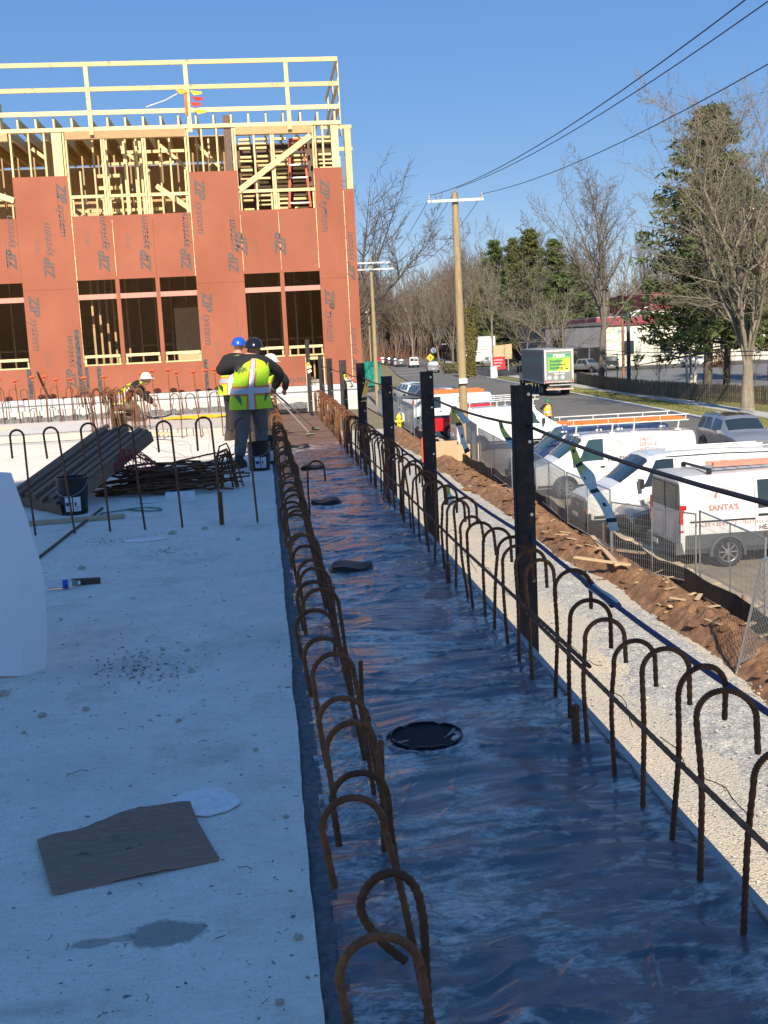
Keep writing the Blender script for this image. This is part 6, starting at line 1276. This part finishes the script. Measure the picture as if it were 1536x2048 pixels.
# plywood form, delineator, hydrant, frames
p = gp(872, 925); f_ = thing('plywood_form', 'stepped pale plywood form standing at the foot of the utility pole', 'formwork', (p.x, p.y, GZ)); MB().b2(0, 1.0, 0, .05, 0, .95).build('panel', STRAW, f_); MB().b2(1.001, 2.1, 0, .05, 0, .75).build('panel', STRAW, f_); MB().b2(.2, 2.0, .051, .7, 0, .1).build('base', STRAW, f_)
p = gp(848, 928); d_ = thing('traffic_delineator', 'orange traffic post standing on the gravel beside a dark steel post', 'traffic post', (p.x, p.y, GZ)); MB().lathe([(.12, .05), (.1, .1), (.08, 1.15), (.04, 1.2)], 14).build('tube', M('safety_orange', (.75, .10, .02), .5, 0, .08, 4), d_, True); MB().box((0, 0, .025), (.45, .45, .05)).build('base', BLKP, d_)
p = gp(799, 862); hy = thing('fire_hydrant', 'yellow fire hydrant on the gravel before the lot', 'hydrant', (p.x, p.y, GZ)); HY = M('hydrant_yellow', (.75, .55, .03), .45, 0, .1, 5); MB().lathe([(.2, 0), (.2, .06), (.14, .08), (.14, .75), (.18, .78), (.18, .84), (.15, .95), (.06, 1.05), (.04, 1.12)], 16).build('barrel', HY, hy, True); [MB().lathe([(.07, -.26), (.07, .26)], 10, (0, 0, .6), ax).build('outlet', HY, hy) for ax in ('X', 'Y')]
p = gp(822, 868); sc_ = thing('scaffold_frames', 'bundle of grey scaffold frames leaning by the white pickup', 'scaffold', (p.x, p.y, GZ))
for i in range(4):
    x = i*.28
    for dx in (0, .22): MB().tube([(x+dx, 0, 0), (x+dx+.25, .5, 2.0)], .022, 6).build('tube', GALV, sc_)
    for k in range(6): z = .2+k*.3; MB().tube([(x+.125*z, .25*z, z), (x+.22+.125*z, .25*z, z)], .014, 5).build('rung', GALV, sc_)
p = atY(737, 770, 140); gc = thing('site_container', 'teal green container standing beyond the red building corner', 'container', (p.x, 140, GZ)); MB().b2(-1.5, 1.5, -1.2, 1.2, .1, 3.0).build('body', M('teal_paint', (.0, .27, .2), .6, 0, .1, 1.5), gc); MB().b2(-1.53, 1.53, -1.23, 1.23, 3.0, 3.1).build('roof', M('teal_paint'), gc); [MB().b2(x, x+.06, -1.24, -1.2, .1, 3).build('door_rib', M('teal_dark', (.0, .12, .09), .6, 0, .1, 3), gc) for x in (-1.2, -.4, .4, 1.2)]
# utility poles and wires
POLE = make_bark('pole_wood', (.26, .185, .09), (.42, .32, .18))
def upole(base, h, label, r=.17, arms=((0, 1.35),), lean=0):
    t = thing('utility_pole', label, 'utility pole', base); t.rotation_euler = (0, lean, 0); MB().tube([(0, 0, -.2), (0, 0, h*.5), (0, 0, h)], [r*1.15, r, r*.75], 14).build('pole', POLE, t, True)
    for dz, w in arms:
        MB().b2(-w, w, -.28, -.16, h-.45-dz, h-.32-dz).build('crossarm', M('crossarm_grey', (.55, .57, .58), .7, 0, .1, 4), t)
        for x in (-w+.08, w-.08): MB().lathe([(.03, h-.32-dz), (.07, h-.28-dz), (.05, h-.22-dz), (.07, h-.18-dz), (.04, h-.1-dz)], 10, (x, -.22, 0)).build('insulator', M('insulator', (.3, .28, .26), .3), t)
    MB().lathe([(.03, h), (.06, h+.05), (.04, h+.18)], 8).build('insulator', M('insulator'), t); return t
p = gp(931, 905); H1 = atY(912, 385, p.y).z-GZ; P1 = Vector((p.x, p.y, GZ)); t1 = upole(P1, H1, 'tall wooden utility pole with a pale crossarm beside the white van', .19, ((0, 1.32),)); t1.rotation_euler = (0, R(-.3), R(-4))
MB().b2(-.2, .2, -.3, -.22, 3.35, 3.6).build('notice', WHITEP, t1); MB().b2(-.22, .22, -.31, -.301, 3.33, 3.36).build('notice_frame', BLKP, t1)
p = atY(744, 517, 97); P2 = Vector((atY(755, 800, 97).x, 97, GZ)); upole(P2, p.z-GZ, 'wooden utility pole with a rusty crossarm beyond the red building corner', .17, ((.0, 1.6), (.55, 1.9)))
p = atY(738, 640, 190); upole((p.x, 190, GZ), 11, 'far slender utility pole beyond the corner of the red building', .13, ((0, 1.0),))
def wire(a, b, sag, label, r=.012, n=24): a = Vector(a); b = Vector(b); tag(MB().tube([a.lerp(b, i/n)-Vector((0, 0, sag*4*(i/n)*(1-i/n))) for i in range(n+1)], r, 5).build('overhead_wire', CAB, None, True), label, 'wire')
z1 = GZ+H1
for dx, dz, sg, lb in ((-1.24, -.12, 1.5, 'left'), (.0, .18, 1.3, 'middle'), (1.24, -.12, 1.5, 'right')):
    wire((P1.x+dx, P1.y-.2, z1+dz), (P1.x+dx+.6, -6, z1+.6+dz), sg, 'overhead wire from the %s insulator of the tall pole, sweeping over the lot' % lb, .014)
    wire((P1.x+dx, P1.y-.1, z1+dz), (P2.x+dx*1.2, 97, P2.z+p.z*0+13.0*0+ (atY(744, 517, 97).z-GZ)-.3+dz), 1.6, 'overhead wire from the %s insulator of the tall pole to the farther pole' % lb, .014)
wire(atY(1100, 684, 140), atY(1560, 700, 55), .6, 'upper of two dark cables crossing before the pines', .03); wire(atY(1100, 690, 140), atY(1560, 709, 55), .6, 'lower of two dark cables crossing before the pines', .03); wire(atY(752, 620, 97), atY(905, 660, 200), 1.0, 'thin far wire running into the woods', .02)
# street lamp, posts
p = gp(1258, 772); lp = thing('street_lamp', 'dark street lamp pole with a curved pale arm before the cream building', 'street lamp', (p.x, p.y, GZ)); hl = atY(1256, 606, p.y).z-GZ; MB().tube([(0, 0, 0), (0, 0, hl)], [.2, .16], 10).build('pole', M('lamp_pole', (.10, .10, .11), .6, .2, .2, 4), lp, True); MB().tube([(0, 0, hl-1.7), (.8, 0, hl-1.0), (1.6, -.1, hl-.55), (2.0, -.1, hl-.5)], .06, 8).build('arm', WHITEP, lp, True); MB().tube([(0, 0, hl-1.1), (1.5, -.1, hl-.58)], .04, 6).build('brace', WHITEP, lp); MB().box((2.3, -.1, hl-.47), (.7, .3, .16)).build('lamp_head', GALV, lp)
p = gp(1247, 762); tag(MB().tube([(p.x, p.y, GZ), (p.x, p.y, atY(1245, 634, p.y).z)], [.17, .13], 10).build('timber_pole', make_bark('red_pole', (.22, .10, .06), (.34, .18, .10)), None, True), 'reddish brown timber pole before the cream building', 'pole')
for x, y, h, lb in ((1213, 765, 3.2, 'thin dark post beside the pale tree trunk'), (1235, 768, 3.2, 'thin dark post before the dark green pickup')): p = gp(x, y); tag(MB().tube([(p.x, p.y, GZ), (p.x, p.y, GZ+h)], .05, 6).build('thin_post', BLKP), lb, 'post')
# signs
p = gp(846, 737); sg = thing('warning_sign', 'yellow diamond pedestrian warning sign on a post by the far road', 'sign', (p.x, p.y-10, GZ)); MB().tube([(0, 0, 0), (0, 0, 2.6)], .05, 6).build('post', BLKP, sg); MB().prism([(0, 1.5), (.72, 2.22), (0, 2.94), (-.72, 2.22)], -.08, -.05).build('board', M('sign_yellow', (.85, .48, .02), .5, 0, .03, 3), sg); MB().prism([(-.12, 1.85), (.0, 2.1), (-.16, 2.3), (.0, 2.42), (.16, 2.3), (.12, 2.1), (.18, 1.85), (.05, 2.0)], -.09, -.081).build('symbol', PRINT, sg)
p = gp(856, 735); s2 = thing('street_sign', 'small round bluish sign on a post behind the yellow diamond', 'sign', (p.x, p.y-8, GZ)); MB().tube([(0, 0, 0), (0, 0, 3.2)], .05, 6).build('post', GALV, s2); MB().lathe([(.001, -.08), (.55, -.08), (.55, -.05), (.001, -.05)], 18, (0, 0, 3.4), 'Y').build('board', M('sign_blue', (.3, .34, .45), .5, 0, .1, 3), s2)
p = gp(877, 730); l2 = thing('street_lamp', 'short dark lamp post with a white head among the far trees', 'street lamp', (p.x, p.y-8, GZ)); MB().tube([(0, 0, 0), (0, 0, 4.3)], .09, 8).build('pole', BLKP, l2); MB().box((0, 0, 4.4), (.9, .5, .2)).build('lamp_head', WHITEP, l2)
p = gp(1001, 754); rs = thing('site_sign', 'red board on a white post beside the box truck', 'sign', (p.x-1.2, p.y, GZ+.14)); MB().b2(-.1, .1, -.1, .1, 0, 3.0).build('post', WHITEP, rs); MB().b2(.12, 1.9, -.06, .0, .9, 2.6).build('board', M('sign_red', (.6, .03, .04), .5, 0, .05, 3), rs); [MB().b2(.35, 1.6-.2*k, -.08, -.061, 2.1-.4*k, 2.25-.4*k).build('lettering', PRINTP, rs) for k in range(3)]
p = gp(988, 757); ab = thing('sandwich_board', 'white sandwich board on the far sidewalk', 'sign', (p.x, p.y, GZ+.14)); MB().bar((0, -.25, 0), (0, 0, 1.4), .85, .04, (0, 1, 0)).build('front_board', WHITEP, ab); MB().bar((0, .25, 0), (0, .02, 1.4), .85, .04, (0, 1, 0)).build('back_board', WHITEP, ab)
p = gp(1022, 745); wb = thing('wooden_sign', 'pale wooden board standing behind the red board', 'sign', (p.x, p.y+6, GZ+.14)); MB().prism([(-1.4, 1.8), (1.6, 1.8), (1.6, 4.1), (-1.5, 3.9)], 0, .1).build('board', STRAW, wb); [MB().b2(x, x+.15, .1, .2, 0, 2).build('post', STRAW, wb) for x in (-.9, .9)]
# picket fence across the road
FLN = [(33.4, 116), (31.6, 100), (31.3, 90), (31.9, 80), (33.6, 70), (36.5, 58), (40, 48)]; pf = thing('picket_fence', 'weathered brown picket fence along the far sidewalk', 'fence', (33.4, 116, GZ)); PKT = make_wood('picket_wood', (.10, .075, .05), (.19, .145, .095), (4, 4, 1), .9); pk = MB().prism([(-.085, 0), (.085, 0), (.085, 1.2), (0, 1.3), (-.085, 1.2)], -.012, .012).mesh('picket', PKT); n = 0; q = random.Random(2)
for (xa, ya), (xb, yb) in zip(FLN, FLN[1:]):
    L = math.hypot(xb-xa, yb-ya); an = math.atan2(yb-ya, xb-xa); k = int(L/.245)
    for i in range(k):
        t = i/k; o = link('picket', pk, pf); o.location = (xa+(xb-xa)*t-33.4, ya+(yb-ya)*t-116, .08+.02*q.uniform(-1, 1)); o.rotation_euler = (0, q.gauss(0, .015), an); o.scale.z = q.uniform(.96, 1.04); n += 1
    for z in (.4, 1.0): MB().bar((xa-33.4+.03, ya-116, z), (xb-33.4+.03, yb-116, z), .04, .09).build('rail', PKT, pf)
    for i in range(int(L/2.5)): t = (i+.5)/int(L/2.5); MB().box((xa+(xb-xa)*t-33.4+.1, ya+(yb-ya)*t-116, .6), (.1, .1, 1.35)).build('post', PKT, pf)
# cream building, grey shed, red-roofed hall
CREAM = M('cream_wall', (.72, .68, .55), .85, 0, .06, .5, .2, 8); MAR = M('maroon_fascia', (.30, .05, .07), .6, 0, .12, .6); p = gp(1197, 737); cb = thing('cream_building', 'cream walled low building with a maroon fascia behind the pines', 'building', (p.x, p.y, GZ)); hb = atY(1207, 652, p.y).z-GZ
MB().b2(0, 34, 0, 18, 0, hb).build('wall', CREAM, cb); MB().b2(-.3, 34.3, -.35, 18, hb, hb+1.2).build('fascia', MAR, cb); MB().b2(-.2, 34.2, -.2, 18, hb+1.2, hb+1.35).build('roof', M('grey_roof', (.35, .35, .36), .8, 0, .1, .5), cb)
for x in (3.6, 9.6, 19): o = MB().b2(x, x+1.9, -.06, .02, 1.9, 3.9).build('window', GLASS, cb); [MB().b2(x+.6*k, x+.6*k+.06, -.09, -.061, 1.9, 3.9).build('frame', BLKP, o) for k in range(1, 3)]; MB().b2(x, x+1.9, -.09, -.062, 2.85, 2.92).build('frame', BLKP, o)
MB().b2(3.0, 4.2, -.05, .02, 5.1, 5.6).build('vent', M('grey_roof'), cb); [MB().b2(x, x+.12, -.05, -.002, 0, hb).build('downpipe', CREAM, cb) for x in (7.5, 13, 24)]
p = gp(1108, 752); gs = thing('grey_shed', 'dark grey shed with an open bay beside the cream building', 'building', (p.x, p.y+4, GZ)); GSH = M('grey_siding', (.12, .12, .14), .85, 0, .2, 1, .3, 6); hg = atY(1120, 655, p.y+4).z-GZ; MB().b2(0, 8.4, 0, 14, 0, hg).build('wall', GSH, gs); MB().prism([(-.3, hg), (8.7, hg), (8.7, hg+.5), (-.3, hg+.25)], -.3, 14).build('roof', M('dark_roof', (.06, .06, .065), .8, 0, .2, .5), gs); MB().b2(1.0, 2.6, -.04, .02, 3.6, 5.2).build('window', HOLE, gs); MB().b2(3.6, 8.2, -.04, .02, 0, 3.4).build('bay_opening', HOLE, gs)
for x in (3.5, 5.9, 8.2): MB().b2(x, x+.18, -.08, -.041, 0, 3.5).build('post', GSH, gs)
rh = thing('red_roofed_hall', 'long hall with a red roof half hidden behind the pines', 'building', (62, 172, GZ)); MB().b2(0, 40, 0, 20, 0, 8.5).build('wall', CREAM, rh); MB().prism([(-.5, 8.5), (40.5, 8.5), (40.5, 9.6), (-.5, 11.2)], -.5, 20).build('roof', MAR, rh)
wc = thing('white_cabin', 'pale house between the far trees down the road', 'building', (26, 330, GZ)); MB().b2(-5, 5, 0, 8, 0, 5).build('wall', CREAM, wc); MB().prism([(-5.5, 5), (5.5, 5), (0, 8)], -.4, 8.4).build('roof', M('dark_roof'), wc); [MB().b2(x, x+1, -.05, .01, 1.5, 3).build('window', HOLE, wc) for x in (-3.5, -.5, 2.5)]
# ------------------------------------------------------------------ trees
BARKG = make_bark('grey_bark', (.12, .10, .075), (.21, .175, .135)); BARKB = make_bark('brown_bark', (.085, .065, .05), (.15, .12, .09)); BARKL = make_bark('pale_bark', (.17, .14, .10), (.30, .25, .185))
def grow(seed, H, r, clear=.25, spread=.7, up=.12, dens=1.0, levels=5, minr=.012, trunks=1, maxseg=9000, droop=0, limbs=6):
    q = np.random.RandomState(seed); out = []; st = []; nrm = lambda v: v/(np.linalg.norm(v)+1e-9)
    def side(d, ang):
        ax = nrm(np.cross(d, q.normal(0, 1, 3))); return nrm(d*math.cos(ang)+ax*math.sin(ang))
    for k in range(trunks):                          # clear bole, then a fork of long rising limbs
        d = nrm(np.array([q.normal(0, .05)+.16*(k-(trunks-1)/2), q.normal(0, .05), 1.0])); p = np.array([r*1.1*(k-(trunks-1)/2), 0, -.15]); n = 7; L = H*clear*q.uniform(.9, 1.15); r1 = r
        for i in range(n): r2 = r*(1-.28*(i+1)/n); d = nrm(d+q.normal(0, .03, 3)); p2 = p+d*L/n; out.append((*p, *p2, r1*(1.35 if i == 0 else 1), r2)); p = p2; r1 = r2
        rem = H-p[2]; m = max(2, int(limbs/trunks))
        for j in range(m):
            az = 6.283*(j+q.uniform(-.3, .3))/m; tilt = spread*q.uniform(.35, 1.0)*(.15 if j == 0 else 1); c = np.array([math.cos(az)*math.sin(tilt), math.sin(az)*math.sin(tilt), math.cos(tilt)])
            st.append((p-d*L*q.uniform(0, .35)*(j > 1), nrm(c), rem*q.uniform(.82, 1.04)/max(.55, math.cos(tilt*.8)), r1*(.78 if j == 0 else q.uniform(.42, .62)), 1))
    while st and len(out) < maxseg:
        p, d, L, rr, lv = st.pop(0); n = (0, 10, 6, 5, 4, 3)[lv]; sl = L/n; r1 = rr
        for i in range(n):
            f = (i+1)/n; r2 = max(minr*.7, rr*(1-f*.86)); d = d+q.normal(0, (0, .09, .14, .18, .22, .25)[lv], 3); d[2] += up*(.5 if lv == 1 else 1)-droop*f*(lv <= 2); d = nrm(d); p2 = p+d*sl; out.append((*p, *p2, r1, r2)); p = p2; r1 = r2
            if lv < levels and (lv > 1 or f > .12):
                nb = (0, 1.7, 1.6, 1.6, 1.3)[lv]*dens if lv < 5 else 0; nb = int(nb)+(q.rand() < nb % 1)
                for b in range(nb): st.append((p.copy(), side(d, q.uniform(.45, .95)), L*q.uniform(.3, .5)*(1-f*.45), max(minr, min(r2*.7, rr*.45)), lv+1))
    return np.array(out)
def bare_tree(label, base, segs, mat, cat='tree', group=None, name='bare_tree', rz=0, s=1, split=.06, meshes=None):
    t = thing(name, label, cat, base, rz, group); t.scale = (s, s, s)
    if meshes is None:
        big = segs[:, 6] > split; meshes = (segs_mesh('trunk', segs[big], mat, 8), segs_mesh('crown', segs[~big], mat, 3))
    link('trunk', meshes[0], t); link('crown', meshes[1], t); return t, meshes
def base_of(x, y, Y=None): 
    if Y is None: return gp(x, y)
    p = atY(x, y, Y); return Vector((p.x, Y, GZ))
p = gp(1495, 826); S_ = grow(3, 20.5, .34, .2, .5, .05, 1.12, 5, .013, 2, 42000, .03, 11); bare_tree('large bare tree with a twin pale trunk on the verge before the picket fence', p, S_, BARKL, s=.9)
p = base_of(697, 700, 112); bare_tree('large spreading bare tree half hidden by the red building', p, grow(8, 21, .45, .25, .85, .05, 1.05, 5, .02, 1, 22000, .0, 9), BARKB)
p = gp(1203, 776); bare_tree('tall vase-shaped bare tree in front of the cream building', p, grow(12, 20.5, .34, .36, .75, .08, 1.0, 5, .016, 1, 18000, 0, 8), BARKG)
p = base_of(943, 720, 205); bare_tree('slim tall bare tree beyond the utility pole', p, grow(15, 25, .3, .4, .25, .12, 1.0, 5, .022, 1, 9000, 0, 5), BARKG)
p = base_of(1055, 720, 235); bare_tree('broad bare tree topping the evergreens', p, grow(17, 29, .45, .5, .7, .1, 1.0, 5, .028, 1, 12000, 0, 7), BARKB)
p = base_of(1290, 740, 190); bare_tree('bare tree rising behind the cream building roof', p, grow(18, 20, .3, .3, .6, .3, 1.0, 5, .022, 1, 6000), BARKB)
p = base_of(1052, 735, 150); S5 = grow(19, 15, .2, .15, .85, .08, 1.1, 5, .018, 1, 7000); bare_tree('tangled bare tree in front of the evergreens', p, S5, BARKG); p = base_of(985, 735, 170); bare_tree('straight slender bare tree beside the white box truck', p, grow(23, 16, .18, .45, .5, .2, 1.0, 5, .018, 1, 5000), BARKL)
p = base_of(878, 725, 215); bare_tree('pale crooked tree at the edge of the far woods', p, grow(25, 17, .24, .3, .8, .15, 1.0, 5, .022, 1, 5000), BARKL); p = base_of(826, 722, 225); bare_tree('pale slim tree beside the far parked row', p, grow(26, 17, .2, .35, .6, .2, 1.0, 5, .022, 1, 5000), BARKL); p = base_of(906, 728, 200); bare_tree('grey slim tree just behind the utility pole', p, grow(27, 17, .2, .2, .6, .2, 1.0, 5, .022, 1, 5000), BARKG)
p = base_of(1130, 735, 140); bare_tree('low bare tree reaching over the box truck', p, grow(29, 12, .18, .15, 1.0, .02, 1.1, 5, .018, 1, 6000), BARKL)
for i, (x, y) in enumerate(((1273, 776), (1320, 776), (1455, 792), (1510, 770))): p = gp(x, y); bare_tree(('thin sapling beside the street lamp', 'small leaning sapling behind the picket fence', 'dark forked sapling behind the picket fence', 'small sapling on the lawn by the far lot')[i], p, grow(40+i, 4.2+.4*i, .05, .2, .6, .3, .9, 4, .014, 1, 900), BARKB, 'sapling', None, 'sapling', split=.02)
# triple birch
p = gp(1382, 770); bt3 = thing('birch_clump', 'three pale birch stems on the lawn beyond the picket fence', 'tree', p)
for i, dx in enumerate((-.35, .0, .4)): MB().tube([(dx, 0, 0), (dx*1.3, 0, 2.5), (dx*1.9, .2*i, 5.5)], [.16, .13, .05], 8).build('trunk', M('birch_bark', (.62, .55, .45), .8, 0, .3, 6), bt3, True)
link('crown', segs_mesh('crown', grow(55, 6.5, .1, .45, .7, .1, 1, 4, .012, 1, 2500), BARKB, 3), bt3)
# evergreens
NEED = make_foliage('pine_needles', (.045, .07, .025), (.14, .17, .055)); NEED2 = make_foliage('olive_needles', (.055, .07, .022), (.16, .165, .055))
def pine(seed, H, R0, crown_z, nb, irregular=.35, shape=1.0, tuft=.32, clumps=7, blades=7):
    q = np.random.RandomState(seed); segs = [(0, 0, -.2, .02*H, 0, H*.55, .021*H*.8, .012*H), (.02*H, 0, H*.55, .015*H, .01*H, H*.98, .012*H, .02)]; C = []
    for i in range(nb):
        f = q.rand()**.85; z = crown_z+(H-crown_z)*f; L = R0*((1-f)**.75*shape+.06)*q.uniform(1-irregular, 1+irregular*.6); a = q.uniform(0, 6.283); d = np.array([math.cos(a), math.sin(a), q.uniform(-.15, .28)]); p0 = np.array([.018*H*f, 0, z]); p1 = p0+d*L
        segs.append((*p0, *p1, .035+.01*L, .012))
        for k in range(clumps):
            t = q.uniform(.35, 1.02); c = p0+d*L*t+np.array([0, 0, .10*L*t*t])+q.normal(0, .16*L**.5*.6, 3)*np.array([1, 1, .55]); C.append(c)
    C = np.repeat(np.array(C), blades, 0); m = len(C); ctr = C+q.normal(0, tuft*.8, (m, 3))*np.array([1, 1, .5]); u = q.normal(0, 1, (m, 3)); u[:, 2] = np.abs(u[:, 2])*.7; u /= np.linalg.norm(u, axis=1)[:, None]
    w = np.cross(u, q.normal(0, 1, (m, 3))); w /= np.linalg.norm(w, axis=1)[:, None]; s = tuft*q.uniform(.5, 1.1, (m, 1)); b = s*.24
    V = np.stack([ctr-u*s-w*b*.4, ctr-w*b, ctr+u*s, ctr+w*b], 1); return np.array(segs), V.reshape(-1, 3), np.arange(m*4).reshape(-1, 4)
def ever(label, base, data, mat, name='pine_tree', rz=0, s=1, ms=None):
    t = thing(name, label, 'tree', base, rz); t.scale = (s, s, s)
    if ms is None: ms = (segs_mesh('trunk', data[0], BARKB, 6), np_mesh('foliage', data[1], data[2], mat))
    link('trunk', ms[0], t); link('foliage', ms[1], t); return ms
p = gp(1414, 796); ever('tall dark pine with gappy boughs behind the picket fence', p, pine(1, 21.5, 6.2, 3.4, 230, .5, 1.0, .42, 9, 9), NEED); p = gp(1452, 790); ever('second tall pine close beside the gappy one, with a grey trunk', p, pine(2, 17, 6.5, 3.6, 200, .5, 1.0, .42, 9, 9), NEED2)
p = base_of(1540, 780, 100); ever('pine standing right of the twin-trunked bare tree', p, pine(5, 17, 6, 3.0, 160, .5, 1.0, .42, 8, 8), NEED2)
for i, (x, Y, H, sd, lb) in enumerate(((990, 225, 24.5, 11, 'tall ragged evergreen, outermost of the far evergreen group'), (1062, 215, 25.5, 12, 'olive evergreen in the middle of the far group'), (1108, 205, 22.5, 13, 'dense evergreen standing next to the grey shed'), (1028, 240, 26, 14, 'hindmost evergreen of the far group'), (1148, 190, 17, 15, 'low evergreen crowding the roof of the grey shed'))):
    ever(lb, base_of(x, 730, Y), pine(sd, H, 6.2, 2.5, 260, .65, 1.0, .42, 9, 9), NEED2 if i % 2 else NEED, 'evergreen_tree')
p = gp(965, 731); iv = thing('ivy_trunk', 'forked trunk wrapped in yellowish ivy behind the utility pole', 'tree', base_of(942, 738, 150)); 
for k, pts in enumerate(([(0, 0, 0), (0, 0, 3), (-.5, 0, 6), (-.5, 0, 9)], [(0, 0, 2.5), (.5, 0, 4.5), (.6, 0, 9.5)])): MB().tube(pts, [.5, .42, .34, .2][:len(pts)], 8).build('trunk', BARKG, iv, True)
q = np.random.RandomState(4); m = 5200; z = q.uniform(.3, 9.6, m); br = np.where(q.rand(m) < .5, -.5, .55)*np.clip((z-2.2)/3, 0, 1); th = q.uniform(0, 6.283, m); rr = (.62-.02*z)*q.uniform(.85, 1.25, m); ctr = np.stack([br+rr*np.cos(th), rr*np.sin(th), z], 1); u = q.normal(0, 1, (m, 3)); u /= np.linalg.norm(u, axis=1)[:, None]; w = np.cross(u, q.normal(0, 1, (m, 3))); w /= np.linalg.norm(w, axis=1)[:, None]; V = np.stack([ctr-u*.11, ctr-w*.08, ctr+u*.11, ctr+w*.08], 1); link('ivy', np_mesh('ivy', V.reshape(-1, 3), np.arange(m*4).reshape(-1, 4), make_foliage('ivy_leaves', (.10, .10, .02), (.22, .19, .05))), iv)
def bush(label, base, rx, rz, n, mat, seed):
    q = np.random.RandomState(seed); t = thing('bush', label, 'bush', base); d = q.normal(0, 1, (n, 3)); d /= np.linalg.norm(d, axis=1)[:, None]; ctr = d*q.uniform(.5, 1, (n, 1))**.5*np.array([rx, rx, rz])+np.array([0, 0, rz*.9]); ctr = ctr[ctr[:, 2] > .02]; m = len(ctr); u = q.normal(0, 1, (m, 3)); u /= np.linalg.norm(u, axis=1)[:, None]; w = np.cross(u, q.normal(0, 1, (m, 3))); w /= np.linalg.norm(w, axis=1)[:, None]; s = .16; V = np.stack([ctr-u*s, ctr-w*s*.5, ctr+u*s, ctr+w*s*.5], 1); link('foliage', np_mesh('foliage', V.reshape(-1, 3), np.arange(m*4).reshape(-1, 4), mat), t); link('stems', segs_mesh('stems', np.array([(0, 0, -.1, x*.6, y*.6, rz*1.2, .03, .015) for x, y in q.normal(0, rx*.6, (9, 2))]), BARKB, 4), t)
bush('yellow green bush behind the pale wooden board', base_of(1003, 728, 205), 2.2, 2.0, 1600, NEED2, 1); bush('low bush on the verge beside the utility pole', base_of(905, 742, 175), 1.8, .9, 900, make_foliage('dry_leaves', (.09, .08, .03), (.2, .16, .07)), 2); bush('brown leafy bush by the far lot', base_of(1432, 732, 140), 1.6, 1.3, 900, make_foliage('russet_leaves', (.12, .05, .02), (.25, .11, .05)), 3)
# the far woods: one mass of bare stems and brush
S = []; q = np.random.RandomState(77); temp = [grow(60+i, 19, .22, .3, .5, .12, .9, 5, .045, 1, 1500) for i in range(5)]
for i in range(270):
    Y = q.uniform(240, 345) if i > 90 else q.uniform(300, 345); x = q.uniform(640, 1180) if i % 3 else q.uniform(640, 1560); X = (x-523)/2200*Y+q.normal(0, 2); 
    if Y < 318 and er(Y)-16 < X < er(Y)+3: X = er(Y)-16-q.uniform(1, 12) if q.rand() < .4 else er(Y)+q.uniform(3, 14)
    T = temp[i % 5].copy(); a = q.uniform(0, 6.28); s = q.uniform(.75, 1.2)*(1+(Y-240)/600); c_, s_ = math.cos(a)*s, math.sin(a)*s
    for o in (0, 3): xx = T[:, o]*c_-T[:, o+1]*s_; yy = T[:, o]*s_+T[:, o+1]*c_; T[:, o] = xx+X; T[:, o+1] = yy+Y; T[:, o+2] = T[:, o+2]*s+GZ
    T[:, 6:] *= 1.15; S.append(T)
tag(link('far_woods', segs_mesh('far_woods', np.concatenate(S), make_bark('woods_bark', (.12, .088, .066), (.2, .15, .115)), 3)), 'leafless brown woods closing off the far end of the road', 'woods', None, 'stuff')
m = 26000; Y = q.uniform(228, 345, m); X = (q.uniform(690, 1560, m)-523)/2200*Y; erv = np.array([er(y) for y in Y]); ok = (X > erv+6) | (X < erv-16) | (Y > 322); X = X[ok]; Y = Y[ok]; m = len(X); h = q.uniform(.6, 6.5, m); dx = q.normal(0, .9, (m, 2)); B = np.stack([X, Y, np.full(m, GZ-.1), X+dx[:, 0], Y+dx[:, 1], GZ+h, np.full(m, .06), np.full(m, .03)], 1)
tag(link('underbrush', segs_mesh('underbrush', B, make_bark('brush_stems', (.16, .085, .05), (.27, .155, .095)), 3)), 'reddish brown underbrush along the foot of the far woods', 'underbrush', None, 'stuff')
def hillf(X, Y): return GZ-.3+np.clip((Y-352)/60, 0, 1)*(11+3*vnoise(X*.02, Y*.02, 71)+2.0*vnoise(X*.2, Y*.2, 72)+1.2*vnoise(X*.6, Y*.6, 73))
struct(grid('wooded_rise', -60, 420, 350, 470, 300, 60, hillf, make_bark('leaf_litter', (.085, .06, .042), (.16, .115, .08))))
# grass tufts on the near verge and lawn
m = 16000; Y = 50+q.rand(m)**1.5*75; off = q.uniform(.4, 2.9, m); L2_ = q.rand(m) < .45; X = np.array([er(y) for y in Y])+np.where(L2_, q.uniform(5.2, 11, m), off); h = q.uniform(.04, .13, m); d = q.normal(0, .04, (m, 2)); V = np.stack([np.stack([X-.02, Y, np.full(m, GZ+.1)], 1), np.stack([X+.02, Y+.01, np.full(m, GZ+.1)], 1), np.stack([X+d[:, 0], Y+d[:, 1], GZ+.1+h], 1)], 1)
tag(link('verge_grass', np_mesh('verge_grass', V.reshape(-1, 3), np.arange(m*3).reshape(-1, 3), make_foliage('grass_blades', (.10, .12, .03), (.30, .27, .10)))), 'short winter grass on the verge and lawn', 'grass', None, 'stuff')
